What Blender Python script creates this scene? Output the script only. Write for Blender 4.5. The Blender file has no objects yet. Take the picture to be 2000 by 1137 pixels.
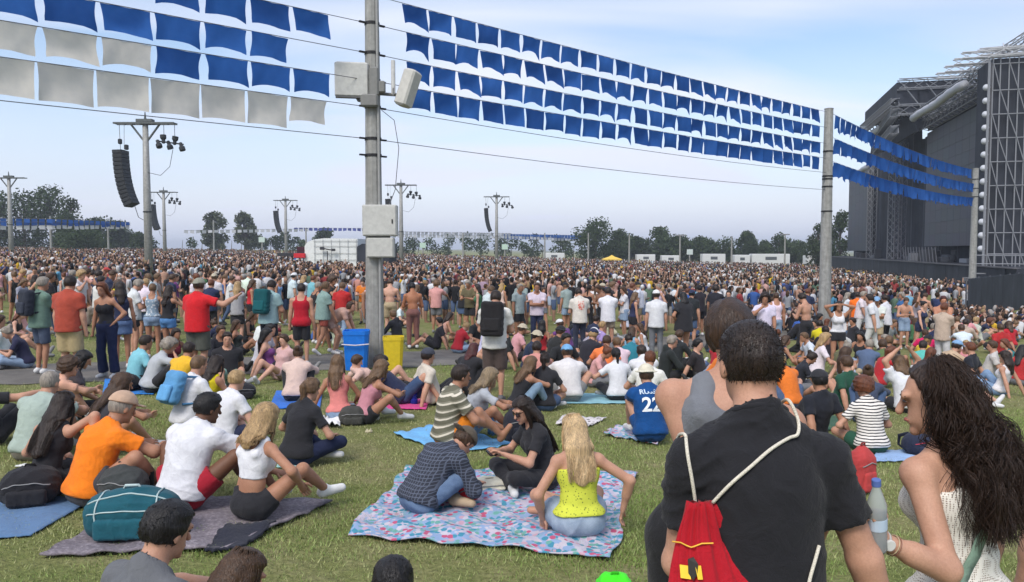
import bpy, math, random, re
import numpy as np
from mathutils import Vector, Matrix

R = math.radians
rnd = random.Random(7)
scene = bpy.context.scene
COL = scene.collection

# ------------------------------------------------------------------ camera, sky, sun, exposure
F_PX, W_PX, H_PX = 1500.0, 2000.0, 1137.0      # focal length in photo pixels, photo size
CAM = Vector((0.0, 0.0, 1.86))
PITCH = math.atan((568.5 - 487.0) / F_PX)      # horizon sits at photo row 487
cam_data = bpy.data.cameras.new("camera")
cam_data.sensor_width = 36.0
cam_data.lens = 36.0 * F_PX / W_PX
cam_data.clip_start = 0.05
cam_data.clip_end = 6000.0
cam = bpy.data.objects.new("camera", cam_data)
COL.objects.link(cam)
cam.location = CAM
cam.rotation_euler = (math.pi / 2 - PITCH, 0, 0)
scene.camera = cam

SUN_EL, SUN_AZ = R(48), R(205)                 # high thin-cloud sun, behind and to the left
world = bpy.data.worlds.new("World")
scene.world = world
world.use_nodes = True
nt = world.node_tree
for n in list(nt.nodes):
    nt.nodes.remove(n)
def wn(t, **kw):
    n = nt.nodes.new(t)
    for k, v in kw.items():
        setattr(n, k, v)
    return n
out = wn('ShaderNodeOutputWorld'); bg = wn('ShaderNodeBackground')
sky = wn('ShaderNodeTexSky', sky_type='NISHITA', sun_disc=False)
sky.sun_elevation = SUN_EL; sky.sun_rotation = SUN_AZ
sky.air_density = 1.0; sky.dust_density = 1.6; sky.ozone_density = 1.4
tc = wn('ShaderNodeTexCoord'); sep = wn('ShaderNodeSeparateXYZ')
nt.links.new(tc.outputs['Generated'], sep.inputs[0])
zz = wn('ShaderNodeMath', operation='MAXIMUM'); zz.inputs[1].default_value = 0.0
nt.links.new(sep.outputs['Z'], zz.inputs[0])
za = wn('ShaderNodeMath', operation='ADD'); za.inputs[1].default_value = 0.16
nt.links.new(zz.outputs[0], za.inputs[0])
dx = wn('ShaderNodeMath', operation='DIVIDE'); dy = wn('ShaderNodeMath', operation='DIVIDE')
nt.links.new(sep.outputs['X'], dx.inputs[0]); nt.links.new(za.outputs[0], dx.inputs[1])
nt.links.new(sep.outputs['Y'], dy.inputs[0]); nt.links.new(za.outputs[0], dy.inputs[1])
cmb = wn('ShaderNodeCombineXYZ')
nt.links.new(dx.outputs[0], cmb.inputs[0]); nt.links.new(dy.outputs[0], cmb.inputs[1])
mp = wn('ShaderNodeMapping'); mp.inputs['Rotation'].default_value = (0, 0, R(-24)); mp.inputs['Scale'].default_value = (0.34, 0.80, 1.0)
mp.inputs['Location'].default_value = (0.55, 1.3, 0)
nt.links.new(cmb.outputs[0], mp.inputs[0])
nz = wn('ShaderNodeTexNoise'); nz.inputs['Scale'].default_value = 1.9; nz.inputs['Detail'].default_value = 6.0
nz.inputs['Roughness'].default_value = 0.42; nz.inputs['Distortion'].default_value = 0.5
nt.links.new(mp.outputs[0], nz.inputs['Vector'])
rp = wn('ShaderNodeValToRGB')
rp.color_ramp.elements[0].position = 0.38; rp.color_ramp.elements[0].color = (0.06, 0.06, 0.06, 1)
rp.color_ramp.elements[1].position = 0.64; rp.color_ramp.elements[1].color = (0.97, 0.97, 0.97, 1)
nt.links.new(nz.outputs['Fac'], rp.inputs[0])
nz2 = wn('ShaderNodeTexNoise'); nz2.inputs['Scale'].default_value = 0.7; nz2.inputs['Detail'].default_value = 3.0
nt.links.new(mp.outputs[0], nz2.inputs['Vector'])
cr = wn('ShaderNodeValToRGB')                  # cloud body: lavender grey to warm white
cr.color_ramp.elements[0].position = 0.35; cr.color_ramp.elements[0].color = (3.5, 3.95, 5.1, 1)
cr.color_ramp.elements[1].position = 0.68; cr.color_ramp.elements[1].color = (5.2, 5.3, 5.65, 1)
nt.links.new(nz2.outputs['Fac'], cr.inputs[0])
lowz = wn('ShaderNodeMapRange'); lowz.inputs['From Min'].default_value = 0.0; lowz.inputs['From Max'].default_value = 0.26; lowz.inputs['To Min'].default_value = 0.95; lowz.inputs['To Max'].default_value = 0.0
nt.links.new(sep.outputs['Z'], lowz.inputs['Value'])
lav = wn('ShaderNodeMix', data_type='RGBA'); lav.inputs[7].default_value = (4.2, 4.4, 5.3, 1)
nt.links.new(lowz.outputs[0], lav.inputs[0]); nt.links.new(cr.outputs[0], lav.inputs[6])
fmx = wn('ShaderNodeMath', operation='MAXIMUM'); nt.links.new(rp.outputs[0], fmx.inputs[0]); nt.links.new(lowz.outputs[0], fmx.inputs[1])
mx = wn('ShaderNodeMix', data_type='RGBA')
nt.links.new(fmx.outputs[0], mx.inputs[0]); nt.links.new(sky.outputs[0], mx.inputs[6]); nt.links.new(lav.outputs[2], mx.inputs[7])
nt.links.new(mx.outputs[2], bg.inputs['Color']); bg.inputs['Strength'].default_value = 0.1
nt.links.new(bg.outputs[0], out.inputs[0])

sun_d = bpy.data.lights.new("sun", 'SUN'); sun_d.energy = 1.3; sun_d.angle = R(22); sun_d.color = (1.0, 0.95, 0.88)
sun = bpy.data.objects.new("sun", sun_d); COL.objects.link(sun)
sd = Vector((math.sin(SUN_AZ) * math.cos(SUN_EL), math.cos(SUN_AZ) * math.cos(SUN_EL), math.sin(SUN_EL)))
sun.rotation_euler = (-sd).to_track_quat('-Z', 'Y').to_euler()

vs = scene.view_settings
vs.view_transform = 'Standard'; vs.look = 'None'; vs.gamma = 1.0; vs.exposure = 1.05; vs.use_curve_mapping = False
scene.cycles.max_bounces = 5; scene.cycles.diffuse_bounces = 3; scene.cycles.glossy_bounces = 2
scene.cycles.transmission_bounces = 4; scene.cycles.transparent_max_bounces = 6
scene.cycles.caustics_reflective = False; scene.cycles.caustics_refractive = False

# ------------------------------------------------------------------ picture <-> place
FWD = Vector((0, math.cos(PITCH), -math.sin(PITCH))); UPV = Vector((0, math.sin(PITCH), math.cos(PITCH)))
def ray(px, py):
    return Vector(((px - 1000.0) / F_PX, 0, 0)) + FWD + UPV * ((568.5 - py) / F_PX)
def at(px, py, Y):
    d = ray(px, py)
    return CAM + d * (Y / d.y)
def terr(x, y):
    """Height of the field: falls away in front of the viewer, then flattens; tilts down towards the stage."""
    xs = 90.0 * math.tanh(x / 90.0)
    yy = max(y, -10.0)
    return -1.4 * math.tanh(0.05 * yy / 1.4) - 0.028 * xs
def terr_np(x, y):
    return -1.4 * np.tanh(0.05 * np.maximum(y, -10.0) / 1.4) - 0.028 * 90.0 * np.tanh(x / 90.0)
def gnd(px, py):
    d = ray(px, py); t0, t = 0.5, 0.5
    while t < 600:
        p = CAM + d * t
        if p.z < terr(p.x, p.y):
            break
        t0 = t; t *= 1.03
    for _ in range(30):
        m = (t0 + t) / 2; p = CAM + d * m
        if p.z < terr(p.x, p.y): t = m
        else: t0 = m
    p = CAM + d * t
    return Vector((p.x, p.y, terr(p.x, p.y)))

# ------------------------------------------------------------------ materials
MATS = {}
def srgb(r, g, b):
    f = lambda c: (c / 255.0 / 12.92) if c / 255.0 <= 0.04045 else ((c / 255.0 + 0.055) / 1.055) ** 2.4
    return (f(r), f(g), f(b), 1.0)
class MatB:
    def __init__(s, name):
        s.m = bpy.data.materials.new(name); s.m.use_nodes = True; s.t = s.m.node_tree
        s.b = s.t.nodes['Principled BSDF']
    def n(s, typ, ins=None, **kw):
        n = s.t.nodes.new(typ)
        for k, v in kw.items(): setattr(n, k, v)
        for k, v in (ins or {}).items():
            if isinstance(v, bpy.types.NodeSocket): s.t.links.new(v, n.inputs[k])
            else: n.inputs[k].default_value = v
        return n
    def set(s, **kw):
        for k, v in kw.items():
            k = k.replace('_', ' ')
            if isinstance(v, bpy.types.NodeSocket): s.t.links.new(v, s.b.inputs[k])
            else: s.b.inputs[k].default_value = v
        return s
    def coord(s, scale=(1, 1, 1), kind='Object', rot=(0, 0, 0)):
        c = s.n('ShaderNodeTexCoord')
        return s.n('ShaderNodeMapping', {'Vector': c.outputs[kind], 'Scale': scale, 'Rotation': rot}).outputs[0]
    def noise(s, vec, scale, detail=4.0, rough=0.55, dist=0.0):
        return s.n('ShaderNodeTexNoise', {'Vector': vec, 'Scale': scale, 'Detail': detail, 'Roughness': rough, 'Distortion': dist}).outputs['Fac']
    def ramp(s, fac, *stops, interp='LINEAR'):
        n = s.n('ShaderNodeValToRGB', {'Fac': fac}); e = n.color_ramp.elements; n.color_ramp.interpolation = interp
        while len(e) < len(stops): e.new(0.5)
        for el, (p, c) in zip(e, stops):
            el.position = p; el.color = c if len(c) == 4 else (*c, 1)
        return n.outputs[0]
    def mix(s, fac, a, b, mode='MIX'):
        n = s.n('ShaderNodeMix', data_type='RGBA', blend_type=mode)
        for i, v in ((0, fac), (6, a), (7, b)):
            if isinstance(v, bpy.types.NodeSocket): s.t.links.new(v, n.inputs[i])
            else: n.inputs[i].default_value = v
        return n.outputs[2]
    def bump(s, h, strength=0.3, dist=0.01):
        n = s.n('ShaderNodeBump', {'Height': h, 'Strength': strength, 'Distance': dist})
        s.t.links.new(n.outputs[0], s.b.inputs['Normal'])
        return s
    def math(s, op, a, b=0.0):
        n = s.n('ShaderNodeMath', operation=op)
        for i, v in ((0, a), (1, b)):
            if isinstance(v, bpy.types.NodeSocket): s.t.links.new(v, n.inputs[i])
            else: n.inputs[i].default_value = v
        return n.outputs[0]
    def objcol(s):
        return s.n('ShaderNodeObjectInfo').outputs['Color']
def mat(name):
    if name not in MATS:
        b = MatB(name); MAT_DEFS[name](b); MATS[name] = b.m
    return MATS[name]
MAT_DEFS = {}
def matdef(f):
    MAT_DEFS[f.__name__[2:]] = f
    return f

@matdef
def m_skin(b):
    v = b.coord(); n = b.noise(v, 9.0, 3); n2 = b.noise(v, 60.0, 3)
    c = b.mix(b.ramp(n, (0.3, (0.86, 0.80, 0.78)), (0.7, (1.08, 1.04, 1.02))), (1, 1, 1, 1), b.objcol(), 'MULTIPLY')
    c = b.mix(1.0, b.objcol(), b.ramp(n, (0.3, (0.86, 0.79, 0.76)), (0.72, (1.1, 1.06, 1.04))), 'MULTIPLY')
    c = b.mix(1.0, c, b.ramp(b.noise(v, 150.0, 3, 0.7), (0.3, (0.90, 0.86, 0.84)), (0.7, (1.08, 1.08, 1.08))), 'MULTIPLY')
    b.set(Base_Color=c, Roughness=0.58, Specular_IOR_Level=0.35, Subsurface_Weight=0.08, Subsurface_Radius=(0.02, 0.008, 0.004), Subsurface_Scale=0.5)
    b.bump(n2, 0.12, 0.004)
@matdef
def m_cloth(b):
    v = b.coord(); w = b.noise(v, 14.0, 5, 0.6, 0.8); f = b.noise(v, 320.0, 2)
    c = b.mix(1.0, b.objcol(), b.ramp(w, (0.25, (0.84, 0.84, 0.85)), (0.75, (1.1, 1.1, 1.09))), 'MULTIPLY')
    b.set(Base_Color=c, Roughness=0.88, Sheen_Weight=0.08, Specular_IOR_Level=0.2)
    b.bump(b.math('ADD', b.math('MULTIPLY', w, 1.0), b.math('MULTIPLY', f, 0.14)), 0.75, 0.014)
@matdef
def m_denim(b):
    v = b.coord(); w = b.noise(v, 8.0, 4, 0.6, 0.5); f = b.noise(b.coord((90, 90, 420)), 1.0, 3)
    c = b.mix(1.0, b.objcol(), b.ramp(w, (0.25, (0.65, 0.68, 0.74)), (0.75, (1.3, 1.26, 1.2))), 'MULTIPLY')
    c = b.mix(0.35, c, b.ramp(f, (0.3, (0.4, 0.42, 0.5)), (0.75, (1.0, 1.0, 1.0))), 'MULTIPLY')
    b.set(Base_Color=c, Roughness=0.9, Specular_IOR_Level=0.15).bump(w, 0.4, 0.012)
@matdef
def m_hair(b):
    v = b.coord((130, 130, 9)); n = b.noise(v, 1.0, 3, 0.6, 0.6); v2 = b.coord((22, 22, 4)); n2 = b.noise(v2, 1.0, 3)
    c = b.mix(1.0, b.objcol(), b.ramp(n, (0.28, (0.5, 0.5, 0.5)), (0.72, (1.5, 1.42, 1.32))), 'MULTIPLY')
    c = b.mix(1.0, c, b.ramp(n2, (0.3, (0.7, 0.68, 0.66)), (0.7, (1.2, 1.18, 1.12))), 'MULTIPLY')
    b.set(Base_Color=c, Roughness=0.42, Specular_IOR_Level=0.35).bump(n, 0.9, 0.008)
@matdef
def m_plain(b):
    v = b.coord(); w = b.noise(v, 11.0, 5)
    c = b.mix(1.0, b.objcol(), b.ramp(w, (0.25, (0.86, 0.86, 0.86)), (0.75, (1.1, 1.1, 1.1))), 'MULTIPLY')
    b.set(Base_Color=c, Roughness=0.6, Specular_IOR_Level=0.3).bump(w, 0.15, 0.01)
@matdef
def m_gloss(b):
    b.set(Base_Color=b.objcol(), Roughness=0.22)
@matdef
def m_stripe_olive(b):
    v = b.coord(); s = b.n('ShaderNodeSeparateXYZ', {0: v}); wob = b.noise(v, 6.0, 2)
    z = b.math('ADD', s.outputs[2], b.math('MULTIPLY', wob, 0.03))
    z = b.math('ADD', z, b.math('MULTIPLY', s.outputs[1], -0.35))
    m = b.math('FRACT', b.math('MULTIPLY', z, 12.5))
    c = b.ramp(m, (0.0, (0.115, 0.11, 0.075)), (0.55, (0.60, 0.55, 0.45)), (0.80, (0.20, 0.19, 0.14)), interp='CONSTANT')
    b.set(Base_Color=c, Roughness=0.9).bump(b.noise(v, 14, 5), 0.5, 0.012)
@matdef
def m_stripe_black(b):
    v = b.coord(); s = b.n('ShaderNodeSeparateXYZ', {0: v}); wob = b.noise(v, 7.0, 2)
    z = b.math('ADD', s.outputs[2], b.math('MULTIPLY', wob, 0.02))
    m = b.math('FRACT', b.math('MULTIPLY', z, 30.0))
    c = b.ramp(m, (0.0, (0.02, 0.02, 0.025)), (0.36, (0.72, 0.68, 0.63)), interp='CONSTANT')
    b.set(Base_Color=c, Roughness=0.9).bump(b.noise(v, 14, 5), 0.5, 0.012)
@matdef
def m_plaid(b):
    v = b.coord(); s = b.n('ShaderNodeSeparateXYZ', {0: v})
    lines = []
    for ax, fr in ((0, 40.0), (2, 40.0)):
        m = b.math('FRACT', b.math('ADD', b.math('MULTIPLY', s.outputs[ax], fr), b.math('MULTIPLY', b.noise(v, 5.0, 1), 0.8)))
        lines.append(b.ramp(m, (0.0, (0.085, 0.10, 0.14)), (0.22, (0.022, 0.026, 0.04)), interp='CONSTANT'))
    b.set(Base_Color=b.mix(1.0, lines[0], lines[1], 'LIGHTEN'), Roughness=0.9).bump(b.noise(v, 14, 5), 0.5, 0.012)
@matdef
def m_lime_print(b):
    v = b.coord(); vo = b.n('ShaderNodeTexVoronoi', {'Vector': v, 'Scale': 48.0})
    c = b.mix(b.ramp(vo.outputs['Distance'], (0.22, (1, 1, 1)), (0.3, (0, 0, 0))), (0.58, 0.62, 0.06, 1), (0.20, 0.24, 0.03, 1))
    b.set(Base_Color=c, Roughness=0.9).bump(b.noise(v, 20, 4), 0.5, 0.012)
@matdef
def m_blue_flower(b):
    v = b.coord(); vo = b.n('ShaderNodeTexVoronoi', {'Vector': v, 'Scale': 22.0})
    b.set(Base_Color=b.ramp(vo.outputs['Distance'], (0.15, (0.7, 0.72, 0.72)), (0.5, (0.22, 0.30, 0.38))), Roughness=0.9)
@matdef
def m_crochet(b):
    v = b.coord((1, 1, 1)); vo = b.n('ShaderNodeTexVoronoi', {'Vector': v, 'Scale': 150.0, 'Randomness': 0.15})
    h = b.ramp(vo.outputs['Distance'], (0.18, (0, 0, 0)), (0.42, (1, 1, 1)))
    c = b.mix(h, (0.30, 0.22, 0.17, 1), (0.74, 0.71, 0.64, 1))
    b.set(Base_Color=c, Roughness=0.95).bump(h, 0.6, 0.004)
# ------------------------------------------------------------------ mesh building
def link(o, parent=None):
    COL.objects.link(o)
    if parent is not None: o.parent = parent
    return o
def mesh_np(name, V, F, smooth=True):
    """V (n,3), F (m,k) arrays -> mesh"""
    me = bpy.data.meshes.new(name)
    V = np.ascontiguousarray(V, dtype=np.float32); F = np.ascontiguousarray(F, dtype=np.int32)
    m, k = F.shape
    me.vertices.add(len(V)); me.vertices.foreach_set('co', V.ravel())
    me.loops.add(m * k); me.loops.foreach_set('vertex_index', F.ravel())
    me.polygons.add(m); me.polygons.foreach_set('loop_start', np.arange(0, m * k, k, dtype=np.int32))
    if smooth: me.polygons.foreach_set('use_smooth', np.ones(m, dtype=bool))
    me.update(calc_edges=True)
    return me
def ob(name, me, material=None, parent=None, color=None):
    if material is not None and len(me.materials) == 0: me.materials.append(mat(material) if isinstance(material, str) else material)
    o = bpy.data.objects.new(name, me)
    if color is not None: o.color = color if len(color) == 4 else (*color, 1)
    return link(o, parent)
def tag(o, label=None, cat=None, group=None, kind=None):
    if label: label = re.sub(r'\b(wo)?man\b|\bboy\b|\bchild\b|\byouth\b', 'person', label).replace('women', 'people')
    if label: o['label'] = label
    if cat: o['category'] = cat
    if group: o['group'] = group
    if kind: o['kind'] = kind
    return o
def empty(name, loc=(0, 0, 0), rz=0.0):
    o = bpy.data.objects.new(name, None); o.empty_display_size = 0.1
    o.location = loc; o.rotation_euler = (0, 0, rz)
    return link(o)
def copy_tree(o, parent=None):
    c = o.copy(); COL.objects.link(c); c.parent = parent
    for ch in o.children:
        copy_tree(ch, c)
    return c

class MB:
    """collects simple solids into one mesh"""
    def __init__(s): s.v = []; s.f = []
    def add(s, V, F):
        o = len(s.v); s.v += [tuple(p) for p in V]; s.f += [tuple(i + o for i in f) for f in F]; return s
    def box(s, c, d, rot=None, bev=0.0):
        hx, hy, hz = d[0] / 2, d[1] / 2, d[2] / 2
        if bev <= 0:
            V = [Vector((x, y, z)) for z in (-hz, hz) for x, y in ((-hx, -hy), (hx, -hy), (hx, hy), (-hx, hy))]
            F = [(3, 2, 1, 0), (4, 5, 6, 7), (0, 1, 5, 4), (1, 2, 6, 5), (2, 3, 7, 6), (3, 0, 4, 7)]
        else:
            b = min(bev, hx * .9, hy * .9, hz * .9)
            ring = lambda ix, iy, z: [Vector(p) for p in ((-hx + ix + b, -hy + iy, z), (hx - ix - b, -hy + iy, z), (hx - ix, -hy + iy + b, z), (hx - ix, hy - iy - b, z), (hx - ix - b, hy - iy, z), (-hx + ix + b, hy - iy, z), (-hx + ix, hy - iy - b, z), (-hx + ix, -hy + iy + b, z))]
            rings = [ring(b, b, -hz), ring(0, 0, -hz + b), ring(0, 0, hz - b), ring(b, b, hz)]
            V = [p for r in rings for p in r]
            F = [tuple(range(7, -1, -1)), tuple(range(24, 32))]
            for r in range(3):
                for i in range(8):
                    j = (i + 1) % 8
                    F.append((r * 8 + i, r * 8 + j, r * 8 + 8 + j, r * 8 + 8 + i))
        if rot is not None: V = [rot @ p for p in V]
        c = Vector(c)
        return s.add([p + c for p in V], F)
    def tube(s, pts, rad, n=8, cap=True):
        pts = [Vector(p) for p in pts]
        rads = [rad] * len(pts) if not hasattr(rad, '__len__') else list(rad)
        V = []; F = []; up = None
        for i, p in enumerate(pts):
            a = pts[max(i - 1, 0)]; b = pts[min(i + 1, len(pts) - 1)]
            t = (b - a)
            if t.length < 1e-9: t = Vector((0, 0, 1))
            t.normalize()
            if up is None:
                up = t.orthogonal().normalized()
            else:
                up = (up - t * up.dot(t))
                up = up.normalized() if up.length > 1e-6 else t.orthogonal().normalized()
            w = t.cross(up)
            for k in range(n):
                a_ = 2 * math.pi * k / n
                V.append(p + (up * math.cos(a_) + w * math.sin(a_)) * rads[i])
        for i in range(len(pts) - 1):
            for k in range(n):
                j = (k + 1) % n
                F.append((i * n + k, i * n + j, (i + 1) * n + j, (i + 1) * n + k))
        if cap:
            F.append(tuple(range(n - 1, -1, -1))); F.append(tuple((len(pts) - 1) * n + k for k in range(n)))
        return s.add(V, F)
    def lathe(s, prof, n=16, c=(0, 0, 0)):
        V = []; F = []; c = Vector(c)
        for r, z in prof:
            for k in range(n):
                a = 2 * math.pi * k / n
                V.append(c + Vector((r * math.cos(a), r * math.sin(a), z)))
        for i in range(len(prof) - 1):
            for k in range(n):
                j = (k + 1) % n
                F.append((i * n + k, i * n + j, (i + 1) * n + j, (i + 1) * n + k))
        F.append(tuple(range(n - 1, -1, -1))); F.append(tuple((len(prof) - 1) * n + k for k in range(n)))
        return s.add(V, F)
    def prism(s, poly, d):
        """poly: coplanar points, extruded by the vector d"""
        d = Vector(d); P = [Vector(p) for p in poly]; n = len(P)
        F = [tuple(range(n - 1, -1, -1)), tuple(range(n, 2 * n))] + [(i, (i + 1) % n, n + (i + 1) % n, n + i) for i in range(n)]
        return s.add(P + [p + d for p in P], F)
    def mesh(s, name, smooth=False):
        me = bpy.data.meshes.new(name); me.from_pydata(s.v, [], s.f)
        if smooth: me.polygons.foreach_set('use_smooth', np.ones(len(me.polygons), dtype=bool))
        me.update()
        return me
    def build(s, name, material, parent=None, color=None, smooth=False):
        return ob(name, s.mesh(name, smooth), material, parent, color)

# ------------------------------------------------------------------ implicit surfaces (bodies, clothes, bags)
def A(v): return np.array((v[0], v[1], v[2]), dtype=np.float64)
def cone(a, b, ra, rb, flat=None, cuts=()):
    return dict(t='c', a=A(a), b=A(b), ra=ra, rb=rb, flat=flat, cuts=list(cuts))
def ell(c, r, M=None, cuts=()):
    return dict(t='e', c=A(c), r=np.array(r, dtype=np.float64), M=M, cuts=list(cuts))
def rbox(c, h, r, M=None, cuts=()):
    return dict(t='b', c=A(c), r=np.array(h, dtype=np.float64), rr=r, M=M, cuts=list(cuts))
def grow(pr, g, cuts=None):
    q = dict(pr)
    if q['t'] == 'c': q['ra'] += g; q['rb'] += g
    else: q['r'] = q['r'] + g
    if cuts is not None: q['cuts'] = list(q['cuts']) + list(cuts)
    return q
def pbounds(p):
    if p['t'] == 'c':
        r = max(p['ra'], p['rb'])
        return np.minimum(p['a'], p['b']) - r, np.maximum(p['a'], p['b']) + r
    r = p['r'] if p['M'] is None else (np.linalg.norm(p['r']) if p['t'] == 'b' else p['r'].max())
    return p['c'] - r, p['c'] + r
def pdist(p, X, Y, Z):
    if p['t'] == 'c':
        a, b = p['a'], p['b']; ab = b - a; L2 = max(float(ab @ ab), 1e-9)
        x, y, z = X - a[0], Y - a[1], Z - a[2]
        t = np.clip((x * ab[0] + y * ab[1] + z * ab[2]) / L2, 0, 1)
        x = x - t * ab[0]; y = y - t * ab[1]; z = z - t * ab[2]
        if p['flat'] is not None:
            n, e = p['flat']; q = (x * n[0] + y * n[1] + z * n[2]) * (1 / e - 1)
            x = x + q * n[0]; y = y + q * n[1]; z = z + q * n[2]
        d = np.sqrt(x * x + y * y + z * z) - (p['ra'] + (p['rb'] - p['ra']) * t)
    else:
        c, r, M = p['c'], p['r'], p['M']
        x, y, z = X - c[0], Y - c[1], Z - c[2]
        if M is not None:
            x, y, z = (x * M[0, 0] + y * M[1, 0] + z * M[2, 0], x * M[0, 1] + y * M[1, 1] + z * M[2, 1], x * M[0, 2] + y * M[1, 2] + z * M[2, 2])
        if p['t'] == 'b':
            q = p['rr']; x, y, z = np.abs(x) - (r[0] - q), np.abs(y) - (r[1] - q), np.abs(z) - (r[2] - q)
            d = np.sqrt(np.maximum(x, 0) ** 2 + np.maximum(y, 0) ** 2 + np.maximum(z, 0) ** 2) + np.minimum(np.maximum(x, np.maximum(y, z)), 0) - q
            for q, n in p['cuts']:
                d = np.maximum(d, (X - q[0]) * n[0] + (Y - q[1]) * n[1] + (Z - q[2]) * n[2])
            return d
        ux, uy, uz = x / r[0], y / r[1], z / r[2]
        k0 = np.sqrt(ux * ux + uy * uy + uz * uz)
        k1 = np.sqrt((ux / r[0]) ** 2 + (uy / r[1]) ** 2 + (uz / r[2]) ** 2) + 1e-9
        d = k0 * (k0 - 1) / k1
    for q, n in p['cuts']:
        d = np.maximum(d, (X - q[0]) * n[0] + (Y - q[1]) * n[1] + (Z - q[2]) * n[2])
    return d
_CE = [(0, 1), (2, 3), (4, 5), (6, 7), (0, 2), (1, 3), (4, 6), (5, 7), (0, 4), (1, 5), (2, 6), (3, 7)]
_CO = np.array([[(i >> 0) & 1, (i >> 1) & 1, (i >> 2) & 1] for i in range(8)])
def implicit(prims, vox, k=0.03, sub=(), ground=None, wrinkle=0.0, seed=0, wdir=None, wfreq=1.0):
    """smooth union of prims minus sub -> (V, F quads)"""
    bs = [pbounds(p) for p in prims]
    lo = np.min([b[0] for b in bs], axis=0) - 2.5 * vox; hi = np.max([b[1] for b in bs], axis=0) + 2.5 * vox
    dims = np.ceil((hi - lo) / vox).astype(int) + 1
    G = np.full(dims, 1.0, dtype=np.float32)
    ax = [lo[i] + vox * np.arange(dims[i]) for i in range(3)]
    def region(p, pad):
        b0, b1 = pbounds(p)
        i0 = np.maximum(np.floor((b0 - pad - lo) / vox).astype(int), 0); i1 = np.minimum(np.ceil((b1 + pad - lo) / vox).astype(int) + 1, dims)
        sl = tuple(slice(i0[i], i1[i]) for i in range(3))
        return sl, ax[0][sl[0]][:, None, None], ax[1][sl[1]][None, :, None], ax[2][sl[2]][None, None, :]
    for p in prims:
        kk = p.get('k', k)
        sl, X, Y, Z = region(p, kk + 2 * vox)
        d = pdist(p, X, Y, Z); g = G[sl]
        h = np.clip(0.5 + 0.5 * (g - d) / kk, 0, 1)
        G[sl] = g * (1 - h) + d * h - kk * h * (1 - h)
    for p in sub:
        sl, X, Y, Z = region(p, 2 * vox)
        G[sl] = np.maximum(G[sl], -pdist(p, X, Y, Z))
    if ground is not None:
        G = np.maximum(G, (ground - ax[2])[None, None, :])
    S = G < 0
    n0 = S[:-1, :-1, :-1]
    cnt = np.zeros(n0.shape, dtype=np.int8)
    for o in _CO:
        cnt += S[o[0]:o[0] + n0.shape[0], o[1]:o[1] + n0.shape[1], o[2]:o[2] + n0.shape[2]]
    I = np.argwhere((cnt > 0) & (cnt < 8))
    if len(I) == 0: return np.zeros((0, 3)), np.zeros((0, 4), int)
    vals = np.stack([G[I[:, 0] + o[0], I[:, 1] + o[1], I[:, 2] + o[2]] for o in _CO], axis=1).astype(np.float64)
    acc = np.zeros((len(I), 3)); num = np.zeros(len(I))
    for a, b in _CE:
        va, vb = vals[:, a], vals[:, b]; m = (va < 0) != (vb < 0)
        t = np.where(m, va / np.where(m, va - vb, 1), 0)
        acc += np.where(m[:, None], _CO[a] + (_CO[b] - _CO[a]) * t[:, None], 0); num += m
    V = lo + (I + acc / num[:, None]) * vox
    idx = -np.ones(n0.shape, dtype=np.int64); idx[I[:, 0], I[:, 1], I[:, 2]] = np.arange(len(I))
    faces = []
    for axis in range(3):
        s0 = [slice(None)] * 3; s1 = [slice(None)] * 3; s0[axis] = slice(0, -1); s1[axis] = slice(1, None)
        a_, b_ = S[tuple(s0)], S[tuple(s1)]
        E = np.argwhere(a_ != b_)
        u, w = [(1, 2), (2, 0), (0, 1)][axis]
        E = E[(E[:, u] > 0) & (E[:, w] > 0) & (E[:, u] < n0.shape[u]) & (E[:, w] < n0.shape[w])]
        def cell(du, dw):
            C = E.copy(); C[:, u] -= du; C[:, w] -= dw
            return idx[C[:, 0], C[:, 1], C[:, 2]]
        q = np.stack([cell(1, 1), cell(0, 1), cell(0, 0), cell(1, 0)], axis=1)
        ins = a_[E[:, 0], E[:, 1], E[:, 2]]
        q[~ins] = q[~ins][:, ::-1]
        faces.append(q)
    Fq = np.concatenate(faces); Fq = Fq[(Fq >= 0).all(axis=1)]
    if wrinkle > 0:
        V = V + vnormals(V, Fq) * (wrinkle * folds(V, seed, wdir, wfreq))[:, None]
    return V, Fq
def vnormals(V, Fq):
    n = np.cross(V[Fq[:, 2]] - V[Fq[:, 0]], V[Fq[:, 3]] - V[Fq[:, 1]])
    N = np.zeros_like(V)
    for c in range(Fq.shape[1]):
        for i in range(3):
            N[:, i] += np.bincount(Fq[:, c], weights=n[:, i], minlength=len(V))
    return N / (np.linalg.norm(N, axis=1, keepdims=True) + 1e-12)
def folds(P, seed=0, wdir=None, fr=1.0):
    """drapery: warped directional ridges, -1..1"""
    rs = np.random.RandomState(seed); o = np.zeros(len(P))
    for i, (f, a) in enumerate(((22, 0.8), (37, 0.5), (64, 0.3))):
        d = rs.normal(size=3)
        if wdir is not None: d = d * 0.35 + np.array(wdir) * (1 if i % 2 else -1)
        d /= np.linalg.norm(d); w = rs.normal(size=3); w /= np.linalg.norm(w)
        ph = rs.uniform(0, 6.28, 3)
        s = np.sin(P @ d * f * fr + ph[0] + 2.2 * np.sin(P @ w * f * fr * 0.45 + ph[1]))
        m = 0.5 + 0.5 * np.sin(P @ rs.normal(size=3) * 9 + ph[2])
        o += a * (1 - np.abs(s)) ** 1.6 * m * 1.6
    return o - 0.45
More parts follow.
